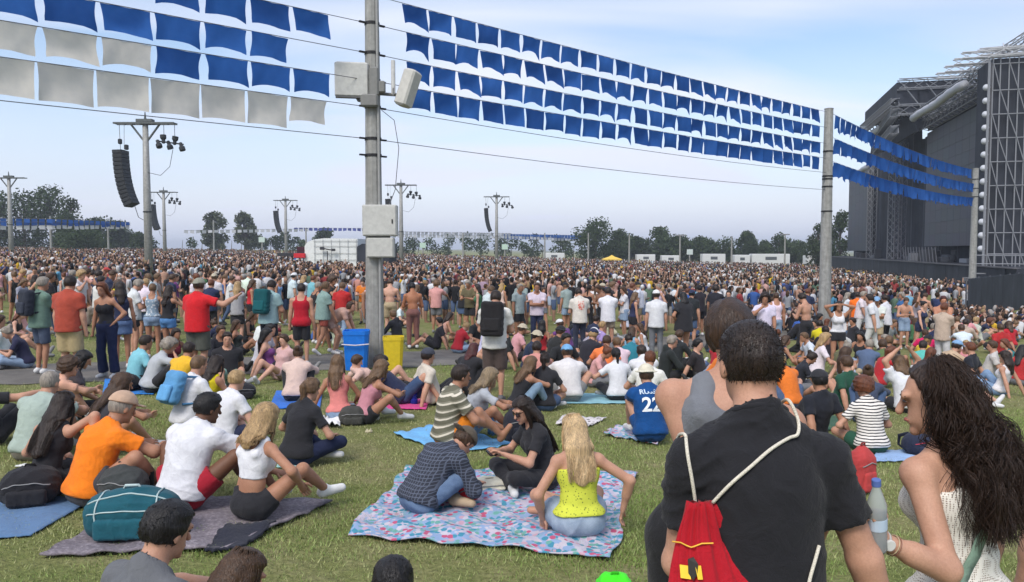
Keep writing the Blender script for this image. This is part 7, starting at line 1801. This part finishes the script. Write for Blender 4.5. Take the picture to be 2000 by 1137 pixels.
arch('stand', 'stand_cross', 'tee', 'shorts', ('short', 'dark'), hat=('cap', W_)); arch('stand', 'stand', 'tee', 'shorts', ('short', 'dark'), hat=('cap_back', K_), fat=1.12); arch('stand', 'stand_phone', 'tee', 'shorts', ('short', 'dark'), bare=True)
for a in (('stand', 'tank', 'shorts', ('long', 'dark', 0.34)), ('stand_hip', 'crop', 'pants', ('pony', 'dark', 0.28)), ('stand_phone', 'tee', 'shorts', ('long', 'dark', 0.26)), ('stand_cross', 'dress', 'skirt', ('wavy', 'dark', 0.30)), ('walk', 'tank', 'shorts', ('bun', 'dark')), ('stand_drink', 'tee', 'pants', ('wavy', 'dark', 0.25)), ('stand_wave', 'tank', 'shorts', ('long', 'dark', 0.3))):
    arch('stand', *a, fem=True)
for a in (('cross', 'tee', 'shorts', ('short', 'dark')), ('knees', 'tee', 'shorts', ('short', 'dark')), ('knees_apart', 'tee', 'pants', ('curly', 'dark')), ('lean', 'tee', 'shorts', ('short', 'dark')), ('legs_out', 'hoodie', 'pants', ('short', 'dark'))):
    arch('sit', *a)
arch('sit', 'knees_apart', 'tee', 'shorts', ('short', 'dark'), hat=('cap', W_)); arch('sit', 'cross', 'tee', 'shorts', ('short', 'dark'), hat=('bucket', W_))
for a in (('cross', 'tank', 'shorts', ('long', 'dark', 0.32)), ('knees', 'tee', 'pants', ('pony', 'dark', 0.26)), ('lean', 'crop', 'shorts', ('wavy', 'dark', 0.28)), ('side_sit', 'tank', 'shorts', ('long', 'dark', 0.3)), ('cross_phone', 'tee', 'pants', ('bun', 'dark')), ('kneel', 'tee', 'shorts', ('wavy', 'dark', 0.22))):
    arch('sit', *a, fem=True)
USED = set()
def zone(px, d):
    if px < 330: return 'at far left' if d > 24 else 'beyond the path'
    if px < 700: return 'left of the big pole'
    if px < 930: return 'behind the yellow bin'
    if px < 1130: return 'near the black backpack'
    if px < 1420: return 'right of centre'
    if px < 1660: return 'near the second pole'
    return 'towards the stage' if d > 24 else 'among the right group'
def generic(kind, x, y, yaw):
    d = y; px = 1000 + 1500 * x / y
    for tr in range(60):
        a = rnd.choice(ARCH[kind]); tn, bn, hn = rnd.choice(TOPN), rnd.choice(BOTN), rnd.choice(HN)
        t = (tn.replace('_', ' ') + ' ' + a['top']) if a['top'] else 'no shirt'
        lb = f"{HW[hn]} {'capped ' if a['hat'] else ''}person in {t} and {bn.replace('_', ' ')} {a['bottom']} {'standing' if kind == 'stand' else 'sitting'} {zone(px, d)}"
        if lb not in USED: break
    USED.add(lb)
    src = a['root']; r = src if not a['used'] else copy_tree(src); a['used'] = True
    sc = rnd.uniform(0.95, 1.06); r.scale = (sc * rnd.uniform(0.96, 1.06),) * 2 + (sc,)
    r.location = (x, y, terr(x, y) + 0.003 + (0.012 if path_dist(x, y) < 1.6 else 0)); r.rotation_euler = (0, 0, yaw)
    r.color = (*SKIN[rnd.choice(['fair', 'light', 'light', 'tan', 'tan', 'olive'])], 1)
    for c_ in r.children:
        n = c_.name.split('.')[0]
        if n in ('shirt', 'dress'): c_.color = (*[v * rnd.uniform(0.85, 1.12) for v in CN[tn]], 1)
        elif n in ('shorts', 'skirt', 'trousers'): c_.color = (*BN[bn], 1)
        elif n == 'hair': c_.color = (*HAIR[hn], 1)
        elif n == 'hat': c_.color = (*rnd.choice([W_, K_, N_, (0.4, 0.05, 0.05), (0.2, 0.35, 0.55), (0.45, 0.4, 0.3)]), 1)
        elif n == 'shoe': pass
    sh_ = rnd.choice([(0.6, 0.6, 0.6), (0.03, 0.03, 0.03), (0.2, 0.2, 0.2)])
    for c_ in r.children:
        if c_.name.startswith('shoe'): c_.color = (*sh_, 1)
    tag(r, lb, 'person', 'people standing in the nearer crowd' if kind == 'stand' else 'people sitting on the grass')
OCC = list(HERO) + [(POLE1.x, POLE1.y), (POLE2.x, POLE2.y)]
for px_, py_ in ((697, 722), (769, 722)):
    p_ = gnd(px_, py_); OCC.append((p_.x, p_.y))
def try_put(kind, px, d, yaw, sep):
    x = (px - 1000) / 1500 * d
    if in_stage(x, d) or behind_fence(x, d): return False
    for ox, oy in OCC:
        if (ox - x) ** 2 + (oy - d) ** 2 < sep * sep: return False
    OCC.append((x, d)); generic(kind, x, d, yaw); return True
def stage_yaw(): return R(rnd.gauss(-65, 35)) if rnd.random() < 0.6 else rnd.uniform(0, 6.28)
# spots read from the photograph: (kind, px, depth)
SPOTS = [('sit', 1480, 15.5), ('sit', 1530, 17), ('sit', 1560, 14.2), ('sit', 1600, 15.5), ('sit', 1640, 16.5), ('sit', 1665, 14.0), ('sit', 1720, 15.2), ('sit', 1745, 17.5), ('sit', 1830, 14.6), ('sit', 1850, 16.8), ('sit', 1890, 18.2), ('sit', 1935, 17), ('sit', 1985, 18.5), ('sit', 1975, 14.5), ('sit', 1995, 16.2),
         ('sit', 1870, 13.2), ('sit', 1920, 13.0), ('sit', 1590, 18.8), ('sit', 1490, 19.5), ('sit', 1440, 17.5), ('sit', 1400, 16.0), ('sit', 1425, 14.0), ('sit', 1500, 13.0), ('sit', 1550, 12.2), ('sit', 1620, 12.4), ('sit', 1745, 12.0), ('sit', 1830, 11.8),
         ('sit', 975, 16.5), ('sit', 1005, 18.2), ('sit', 1030, 16.2), ('sit', 1080, 17.2), ('sit', 1095, 15.3), ('sit', 1145, 16.4), ('sit', 1160, 14.2), ('sit', 1240, 16.6), ('sit', 1300, 15.2), ('sit', 1320, 17.4), ('sit', 1375, 15.0), ('sit', 1310, 13.4), ('sit', 1140, 18.4), ('sit', 1230, 18.6),
         ('sit', 850, 20.5), ('sit', 893, 19.6), ('sit', 925, 21), ('sit', 865, 22.5), ('sit', 945, 18.8), ('sit', 775, 22), ('sit', 1060, 20.2), ('sit', 1110, 21), ('sit', 1185, 20.2), ('sit', 1260, 20.5),
         ('sit', 20, 19), ('sit', -5, 17.4), ('sit', 45, 21), ('sit', 430, 18.6), ('sit', 468, 17.8), ('sit', 500, 18.6), ('sit', 478, 20.5), ('sit', 540, 19.8), ('sit', 420, 15.2), ('sit', 505, 15.5), ('sit', 530, 14.6), ('sit', 8, 15.6), ('sit', 45, 14.6), ('sit', 330, 14.6), ('sit', 660, 20.4), ('sit', 640, 18.2)]
nput = 0
for k_, px, d in SPOTS: nput += try_put(k_, px, d, stage_yaw(), 0.5)
n_target = 300 - len(HERO) - 4
tries = 0
while nput < n_target and tries < 9000:
    tries += 1; px = rnd.uniform(-25, 2015); d = 17.6 + (D_IND + 0.4 - 17.6) * rnd.random() ** 0.8
    if px < 900: kind = 'stand' if rnd.random() < (0.80 if d > 20 else 0.5) else 'sit'; ok = d > 19.8
    elif px < 1450: kind = 'stand' if rnd.random() < (0.78 if d > 23 else 0.35) else 'sit'; ok = d > 20.5
    else: kind = 'sit' if (rnd.random() < (0.75 if d < 27 else 0.4) or px > 1850) else 'stand'; ok = d > 17.6
    if not ok: continue
    nput += try_put(kind, px, d, stage_yaw(), 0.62 if d < 26 else 0.55)
for k_ in ARCH.values():
    for a in k_:
        if not a['used']:
            for c_ in list(a['root'].children): bpy.data.objects.remove(c_)
            bpy.data.objects.remove(a['root'])
print('generic', nput, 'tries', tries)
# ------------------------------------------------------------------ the three people right in front of the viewer
def polar(J, px, py, root, d):
    """picture point at depth d in the frame of a placed person"""
    return np.array(root.matrix_basis.inverted() @ at(px, py, d))
def front(label, x, y, yaw, pose, **kw):
    root, J = make_person(pose, vox=kw.pop('vox', 0.0076), hero=True, **kw)
    root.location = (x, y, terr(x, y)); root.rotation_euler = (0, 0, R(yaw)); tag(root, label, 'person', 'people standing right in front'); return root, J
# man in black with drawstring bag
MX, MY = 0.688, 2.08
man, jm = front('dark-haired man in black t-shirt seen large from behind', MX, MY, 3, ('stand', dict(shd=0.098, wl=(-0.06, 0.27, 1.05), wr=(0.40, 0.02, 0.78), el=(-0.45, -0.4, -1), er=(0.4, -1, 0.0), hp=10, l2=9, al=(-0.15, 0, 0.08), ar=(0.15, 0, 0.08))), h=1.80, skin='light', hair=('buzz', 'dark'),
                top=('tee', (0.016, 0.016, 0.019), dict(loose=0.013, sleeve=0.60, wr=0.010, wf=1.3)), bottom=('shorts', (0.03, 0.03, 0.035), dict(leg=0.9)), fat=0.95)
def short_hair_fuzz(root, J, n, L, colr, seed=2):
    h_ = [c_ for c_ in root.children if c_.name.startswith('hair')][0]; V = np.array([v.co[:] for v in h_.data.vertices]); N = np.array([v.normal[:] for v in h_.data.vertices])
    rs = np.random.RandomState(seed); sel = rs.choice(len(V), n); H = J['HM']; dr = -H[:, 2] * 0.55 - H[:, 1] * 0.25
    D = N[sel] * 0.8 + dr + rs.normal(size=(n, 3)) * 0.28; t = np.linspace(0, 1, 4)[None, :, None]; off = rs.normal(size=(n, 3)) * 0.003
    lines = V[sel][:, None] + off[:, None] - N[sel][:, None] * 0.002 + D[:, None] * t * L * rs.uniform(0.6, 1.2, (n, 1, 1))
    v, f = hair_strands(lines, 0.0009); vf('hair_tufts', (v, f), 'hair', root, colr)
short_hair_fuzz(man, jm, 3500, 0.0065, HAIR['dark'])
nc_ = jm['neck'] + jm['M2'][:, 2] * 0.026 + jm['M2'][:, 1] * 0.014
MB().tube([nc_ + jm['M2'][:, 0] * 0.083 * math.cos(a) + jm['M2'][:, 1] * 0.078 * math.sin(a) - jm['M2'][:, 2] * 0.030 * math.sin(a) for a in np.linspace(0, 2 * math.pi, 33)], 0.0095, 8).build('collar', 'cloth', man, (0.016, 0.016, 0.019), True)
# drawstring bag on his back
def drawstring_bag():
    s = jm['s']; M2 = jm['M2']; e = empty('drawstring_bag', man.location, man.rotation_euler.z)
    sh = [c_ for c_ in man.children if c_.name.startswith('shirt')][0]; SVt = np.array([v.co[:] for v in sh.data.vertices])
    def back_y(x, z):
        k_ = np.argsort((SVt[:, 0] - x) ** 2 + (SVt[:, 2] - z) ** 2 + np.where(SVt[:, 1] > 0.02, 9, 0))[:6]; return SVt[k_, 1].min()
    def onback(px, py, off):
        dd = MY - 0.15
        for _ in range(4):
            q = polar(jm, px, py, man, dd); q[1] = back_y(q[0], q[2]) - off; dd = (man.matrix_basis @ Vector(q)).y
        return q
    top = onback(1377, 985, 0.03); bl = onback(1290, 1190, 0.03)
    zt, zb = top[2], bl[2] - 0.18; xc = top[0]; nz_, na = 30, 96; V = []; rs = np.random.RandomState(3); ph = rs.uniform(0, 6.28, 6)
    yb_ = np.array([back_y(xc + 0.045 * j / nz_, zt + (zb - zt) * j / nz_) for j in range(nz_ + 1)]); yb_ = np.convolve(np.pad(yb_, 4, mode='edge'), np.ones(9) / 9, mode='valid')
    for j in range(nz_ + 1):
        t = j / nz_; z = zt + (zb - zt) * t; w0 = 0.040 + (0.170 - 0.040) * min(1, (t / 0.72)) ** 0.9; cx = xc + 0.045 * t; dep = 0.018 + 0.070 * math.sin(min(t, 0.9) * 1.9) ; yb = yb_[j] - 0.004
        for i in range(na):
            a = 2 * math.pi * i / na; ca, sa = math.cos(a), math.sin(a)
            pl = (0.0045 * math.exp(-t * 2.4) + 0.0025) * (math.sin(17 * a + ph[0] + 1.5 * math.sin(3 * a)) + 0.5 * math.sin(29 * a + ph[1])) + 0.004 * math.sin(5 * a + 8 * t + ph[2])
            V.append((cx + ca * (w0 + pl), yb - dep * 0.5 + (sa * dep * 0.5 + pl * sa) - 0.008, z + 0.006 * math.sin(13 * a + ph[3]) * (1 if j == 0 else 0)))
    F_ = [(j * na + i, j * na + (i + 1) % na, (j + 1) * na + (i + 1) % na, (j + 1) * na + i) for j in range(nz_) for i in range(na)]; F_ += [tuple(range(na - 1, -1, -1)), tuple(nz_ * na + i for i in range(na))]
    me = bpy.data.meshes.new('bag_body'); me.from_pydata(V, [], F_); me.polygons.foreach_set('use_smooth', np.ones(len(F_), dtype=bool)); me.update()
    body = ob('bag_body', me, 'cloth', e, (0.40, 0.010, 0.020))
    BV = np.array(V)
    def bag_y(x, z):
        k_ = np.argsort((BV[:, 0] - x) ** 2 + (BV[:, 2] - z) ** 2)[:10]; return BV[k_, 1].min() - 0.004
    # cords
    def cat_(pts):
        out_ = []
        for i in range(len(pts) - 1):
            p0, p1, p2, p3 = (np.array(pts[max(min(i + k_, len(pts) - 1), 0)]) for k_ in (-1, 0, 1, 2))
            for t in np.linspace(0, 1, 6, endpoint=False): out_.append(0.5 * (2 * p1 + (p2 - p0) * t + (2 * p0 - 5 * p1 + 4 * p2 - p3) * t * t + (3 * p1 - p0 - 3 * p2 + p3) * t ** 3))
        return out_ + [np.array(pts[-1])]
    rope = lambda pts, nm: MB().tube([Vector(p) for p in cat_(pts)], 0.0048, 8).build(nm, 'rope', e, (0.68, 0.63, 0.52), True)
    def over(pxs, d0):
        out_ = []
        for px, py in pxs:
            q = onback(px, py, 0.006); out_.append(q)
        if d0:
            q = out_[-1]; sel = SVt[(np.abs(SVt[:, 0] - q[0]) < 0.02) & (SVt[:, 2] > q[2] - 0.05)]; tp = sel[np.argmax(sel[:, 2])] + (0, 0, 0.004); mid = onback(*px_of(man.matrix_basis @ Vector((q[0], q[1], (q[2] + tp[2]) / 2))), 0.006)
            out_ += [mid, np.array((q[0], tp[1], tp[2])), np.array((q[0], tp[1] + 0.05, tp[2] - 0.015)), np.array((q[0], tp[1] + 0.09, tp[2] - 0.05))]
        return out_
    rope(over([(1359, 986), (1352, 940), (1343, 890), (1340, 858)], 1), 'cord')
    rope(over([(1392, 982), (1425, 946), (1465, 910), (1505, 878), (1540, 856), (1558, 848)], 1), 'cord')
    rope(over([(1600, 1066), (1592, 1095), (1582, 1130), (1576, 1165)], 0), 'cord')
    # printed emblem: thin gold arc and a small black and gold crest below it
    pa = [polar(jm, px, py, man, MY - 0.2) for px, py in ((1333, 1087), (1350, 1089), (1362, 1094), (1370, 1096), (1378, 1094), (1392, 1089), (1414, 1086))]
    MB().tube([Vector((p[0], bag_y(p[0], p[2]) - 0.001, p[2])) for p in pa], 0.0022, 5).build('printed_arc', 'plain', e, (0.75, 0.42, 0.04))
    for pts, c_ in (([(1344, 1128), (1360, 1128), (1362, 1150), (1343, 1150)], (0.75, 0.50, 0.03)), ([(1372, 1126), (1384, 1126), (1384, 1148), (1374, 1148)], (0.75, 0.50, 0.03)), ([(1360, 1116), (1372, 1112), (1378, 1122), (1374, 1140), (1366, 1152), (1358, 1140)], (0.02, 0.018, 0.015)), ([(1370, 1117), (1375, 1117), (1375, 1124), (1370, 1124)], (0.55, 0.45, 0.2))):
        P_ = [polar(jm, px, py, man, MY - 0.2) for px, py in pts]; P_ = [Vector((p[0], bag_y(p[0], p[2]) - 0.0015 - 0.0008 * len(pts), p[2])) for p in P_]; MB().prism(P_, (0, 0.002, 0)).build('printed_crest', 'plain', e, c_)
    tag(e, 'red drawstring bag with gold print on the black shirt', 'bag')
@matdef
def m_rope(b):
    v = b.coord((1, 1, 1)); n = b.noise(v, 260.0, 2); n2 = b.noise(v, 40.0, 2)
    c = b.mix(1.0, b.objcol(), b.ramp(n, (0.3, (0.7, 0.7, 0.7)), (0.7, (1.15, 1.15, 1.15))), 'MULTIPLY')
    b.set(Base_Color=c, Roughness=0.9).bump(n, 0.8, 0.003)
bpy.context.view_layer.update()
drawstring_bag()
# person in grey tank top behind him
def to_local(p, x, y, yaw, h):
    q = Matrix.Rotation(-R(yaw), 3, 'Z') @ (p - Vector((x, y, terr(x, y)))); return tuple(q * (1.75 / h))
wg_ = to_local(at(1440, 1110, 2.48), 0.68, 2.64, -12, 1.87)
pg, jg = front('person in grey tank top half hidden behind the black shirt', 0.68, 2.64, -12, ('stand', dict(shd=0.09, side=12, hy=-10, hp=14, hr=-14, wl=wg_, el=(-0.35, -1, 0), wr=(0.32, 0.12, 0.84))), h=1.87, skin='light', hair=('slick', (0.045, 0.026, 0.017)), top=('tank', (0.17, 0.18, 0.20), dict(hem=0.10, loose=0.012, strap=0.040)), bottom=('pants', (0.016, 0.016, 0.018), dict(loose=0.030)), vox=0.0085)
# curly-haired woman with crochet top, watch and bottle
WX, WY = 1.40, 2.36
wl_ = to_local(at(1714, 1052, 2.16), WX, WY, 20, 1.68); hd_ = Matrix.Rotation(-R(20), 3, 'Z') @ (at(1702, 975, 2.13) - at(1714, 1052, 2.16))
cw, jc = front('woman with long dark curls in cream crochet top', WX, WY, 20, ('stand', dict(wl=wl_, handL=tuple(hd_), wr=(0.22, 0.10, 0.84), el=(-0.8, -0.6, -1), hy=40, hp=12, l2=7)), h=1.68, fem=True, skin=(0.50, 0.30, 0.21), hair=None, top=('crop', (1, 1, 1), dict(mat='crochet', hem=0.02, loose=0.011)), bottom=('pants', (0.10, 0.17, 0.30), dict(mat='denim')), face=True, fat=1.04, curl=1.3)
def curls():
    s = jc['s']; rs = np.random.RandomState(9); H = jc['HM']; M2 = jc['M2']; M = 28
    nc, per = 250, 9
    base = np.repeat(long_hair_lines(jc, 0.37, nc, M, 0.0, 31, width=0.115, front=0.12, vol=1.20), per, axis=0)
    t = np.linspace(0, 1, M)[None, :, None]; n = len(base); rep = lambda a_: np.repeat(a_, per, axis=0)
    ph = rep(rs.uniform(0, 6.28, (nc, 1, 1))) + rs.normal(size=(n, 1, 1)) * 0.5; fq = rep(rs.uniform(18, 34, (nc, 1, 1))); am = rep(rs.uniform(0.009, 0.020, (nc, 1, 1))) * np.clip((t - 0.05) * 3.0, 0, 1)
    ln = base + am * (np.sin(fq * t + ph) * M2[:, 0] + np.cos(fq * t + ph) * M2[:, 1]) * s
    f2 = rep(rs.uniform(9, 18, (nc, 1, 1))); ln += rep(rs.uniform(0.008, 0.020, (nc, 1, 1))) * np.clip(t * 2, 0, 1) * (np.sin(f2 * t + ph * 2) * M2[:, 0] + np.sin(f2 * t * 0.8 + ph) * M2[:, 1]) * s
    ln += (rep(rs.normal(size=(nc, 1, 3)) * 0.022) * np.clip(t * 1.6, 0, 1) + rs.normal(size=(n, 1, 3)) * 0.0075) * s
    ln += M2[:, 0] * 0.080 * np.clip((t - 0.35) * 1.6, 0, 1) * s
    v, f = hair_strands(ln, 0.0012, 0.5)
    c = jc['head'] + H[:, 2] * 0.022 * s - H[:, 1] * 0.012 * s
    cap = implicit([ell(c, (0.086 * s, 0.104 * s, 0.108 * s), H, [(c + H[:, 1] * 0.035 * s, unit(H[:, 1] * 0.9 - H[:, 2] * 0.42))]), cone(c - H[:, 1] * 0.05 * s, jc['neck'] - M2[:, 1] * 0.09 * s, 0.085 * s, 0.09 * s, (M2[:, 1], 0.6)), cone(jc['neck'] - M2[:, 1] * 0.09 * s, jc['chest'] - M2[:, 1] * 0.125 * s, 0.07 * s, 0.05 * s, (M2[:, 1], 0.4))], 0.009, 0.03, wrinkle=0.012, seed=8)
    V = np.concatenate([cap[0], v]); F_ = np.concatenate([cap[1], f + len(cap[0])])
    vf('hair', (V, F_), 'hair', cw, (0.034, 0.019, 0.013))
curls()
bpy.context.view_layer.update()
def cw_extras():
    s = jc['s']; M2 = jc['M2']; d = unit(jc['wrL'] - jc['elL']); w = jc['wrL'] - d * 0.02
    u = unit(np.cross(d, (0.2, 0.3, 1))); v = np.cross(d, u)
    e = empty('wrist_watch', cw.location, cw.rotation_euler.z); ring = [w + (u * math.cos(a) + v * math.sin(a)) * 0.0275 for a in np.linspace(0, 2 * math.pi, 20)]
    MB().tube(ring, 0.0042, 6).build('watch_band', 'gloss', e, (0.45, 0.42, 0.38), True)
    o = MB().lathe([(0.010, -0.004), (0.0165, -0.003), (0.0165, 0.003), (0.014, 0.0045)], 18).build('watch_face', 'gloss', e, (0.62, 0.62, 0.58))
    nrm = Vector(np.array(cw.matrix_basis.inverted().to_3x3() @ Vector((-0.25, -1, 0.15)))).normalized(); nrm = (nrm - Vector(d) * nrm.dot(Vector(d))).normalized()
    o.location = Vector(w) + nrm * 0.031; o.rotation_euler = nrm.to_track_quat('Z', 'Y').to_euler(); tag(e, 'pale wrist watch on the curly-haired woman', 'watch')
    e = empty('bracelets', cw.location, cw.rotation_euler.z)
    for k_, o_ in enumerate((0.050, 0.058)):
        w2 = jc['wrL'] - d * o_; MB().tube([w2 + (u * math.cos(a) + v * math.sin(a)) * 0.0295 for a in np.linspace(0, 2 * math.pi, 20)], 0.0016, 5).build('bracelet', 'gloss', e, (0.25, 0.12, 0.08) if k_ else (0.5, 0.4, 0.25), True)
    tag(e, 'two thin bracelets beside the wrist watch', 'bracelet')
    # bottle in the hand
    hp_ = jc['wrL'] + jc['hdL'] * 0.085 * s + jc['hnL'] * 0.032
    e = empty('water_bottle', cw.matrix_basis @ Vector(hp_)); e.rotation_euler = (R(8), R(-6), 0); r = 0.027
    prof = [(r * 0.85, -0.09), (r, -0.08), (r * 0.96, -0.05), (r, -0.045), (r * 0.96, -0.02), (r, -0.015), (r * 0.96, 0.01), (r, 0.015), (r, 0.05), (r * 0.6, 0.085), (r * 0.40, 0.10), (r * 0.40, 0.112)]
    MB().lathe(prof, 20).build('bottle_body', 'clear', e, (0.80, 0.86, 0.88), True); MB().lathe([(r * 0.46, 0.108), (r * 0.46, 0.125), (r * 0.40, 0.127)], 16).build('cap', 'plain', e, (0.10, 0.16, 0.42))
    MB().lathe([(r * 1.01, -0.02), (r * 1.02, -0.018), (r * 1.02, 0.012), (r * 1.01, 0.014)], 20).build('paper_label', 'plain', e, (0.45, 0.55, 0.66)); tag(e, 'clear plastic water bottle held by the curly-haired woman', 'bottle')
    # green cross-body strap and thin tan straps
    sh = [c_ for c_ in cw.children if c_.name.startswith('shirt')][0]; V = np.array([v.co[:] for v in sh.data.vertices]); c0 = jc['chest']
    e = empty('crossbody_strap', cw.location, cw.rotation_euler.z); pts = []
    for t in np.linspace(0, 1, 14):
        lat = 0.105 - 0.245 * t; z = jc['neck'][2] * (1 - t) + (jc['pel'][2] + 0.02) * t; k_ = np.argsort((V[:, 0] - lat) ** 2 + (V[:, 2] - z) ** 2 + np.where(V[:, 1] > 0.0, 9, 0))[:4]; y = V[k_, 1].min() if t > 0.22 else -0.10 + 0.08 * (0.22 - t) / 0.22
        pts.append(Vector((lat, min(y, -0.02) - 0.006, z)))
    m = MB(); Vv = []; 
    for i, p in enumerate(pts):
        t_ = (pts[min(i + 1, 13)] - pts[max(i - 1, 0)]).normalized(); w_ = t_.cross(Vector((0, 1, 0))).normalized() * 0.021
        Vv += [p - w_ + Vector((0, -0.002, 0)), p + w_ + Vector((0, -0.002, 0)), p + w_ + Vector((0, 0.002, 0)), p - w_ + Vector((0, 0.002, 0))]
    Fv = []
    for i in range(13):
        for k_ in range(4): Fv.append((i * 4 + k_, i * 4 + (k_ + 1) % 4, (i + 1) * 4 + (k_ + 1) % 4, (i + 1) * 4 + k_))
    m.add(Vv, Fv); m.build('strap', 'cloth', e, (0.20, 0.30, 0.23), True); tag(e, 'green cross-body bag strap on the crochet top', 'strap')
cw_extras()
# someone at the right edge, and three low heads at the bottom edge
hero('person cut off by the right edge beside the curls', 0, 0, 20, 'stand', pos=(2.10, 2.75), h=1.74, skin='light', hair=('short', 'brown'), top=('tank', (0.3, 0.3, 0.32)), bottom=('shorts', DEN), vox=0.012)
hero('black-haired man in grey tee low at the bottom edge', 0, 0, -32, ('knees', dict(l2=20, hp=18)), pos=(-1.60, 3.06), h=1.76, skin='light', hair=('short', 'black'), top=tee((0.12, 0.125, 0.135)), bottom=('shorts', K_), vox=0.0085, face=True)
hero('brown-haired child low at the bottom edge', 0, 0, -40, ('knees', dict(hp=24, l2=34)), pos=(-1.26, 2.80), h=1.60, fem=True, skin='light', hair=('long', 'brown', 0.2), top=('tank', (1, 1, 1), dict(mat='blue_flower')), bottom=('shorts', DEN), vox=0.0085)
hero('top of a dark head in the bottom middle', 0, 0, 5, ('knees', dict(hp=16, l2=34)), pos=(-0.44, 2.66), h=1.62, skin='light', hair=('short', 'black'), top=tee(K_), bottom=('shorts', K_), vox=0.009)
# ------------------------------------------------------------------ lighten the heavy figure meshes (one pass, all together)
def lighten():
    ratio = dict(person=0.30, shirt=0.36, dress=0.36, shorts=0.34, trousers=0.34, skirt=0.34, shoe=0.30, body=0.40, hat=0.4)
    users = {}
    for o in bpy.data.objects:
        if o.type == 'MESH' and re.sub(r'\.\d+$', '', o.name) in ratio and len(o.data.polygons) > 900: users.setdefault(o.data.name, []).append(o)
    firsts = []
    for us_ in users.values():
        md = us_[0].modifiers.new('lighten', 'DECIMATE'); md.ratio = ratio[re.sub(r'\.\d+$', '', us_[0].name)]; firsts.append(us_)
    dg = bpy.context.evaluated_depsgraph_get()
    new = [(us_, bpy.data.meshes.new_from_object(us_[0].evaluated_get(dg))) for us_ in firsts]
    for us_, me in new:
        us_[0].modifiers.clear(); old = us_[0].data; me.name = old.name
        for o in us_: o.data = me
        bpy.data.meshes.remove(old)
lighten()

# ------------------------------------------------------------------ thin evening haze over the whole field
def haze():
    hb = MatB('haze_air'); t = hb.t; t.nodes.remove(hb.b)
    v = t.nodes.new('ShaderNodeVolumePrincipled'); v.inputs['Color'].default_value = (0.80, 0.86, 0.97, 1); v.inputs['Density'].default_value = 0.00055; v.inputs['Anisotropy'].default_value = 0.1
    t.links.new(v.outputs[0], t.nodes['Material Output'].inputs['Volume'])
    o = MB().box((0, 2010, 14), (5600, 4200, 44)).build('haze', hb.m); tag(o, 'thin pale evening haze over the field', 'haze', kind='stuff')
haze()
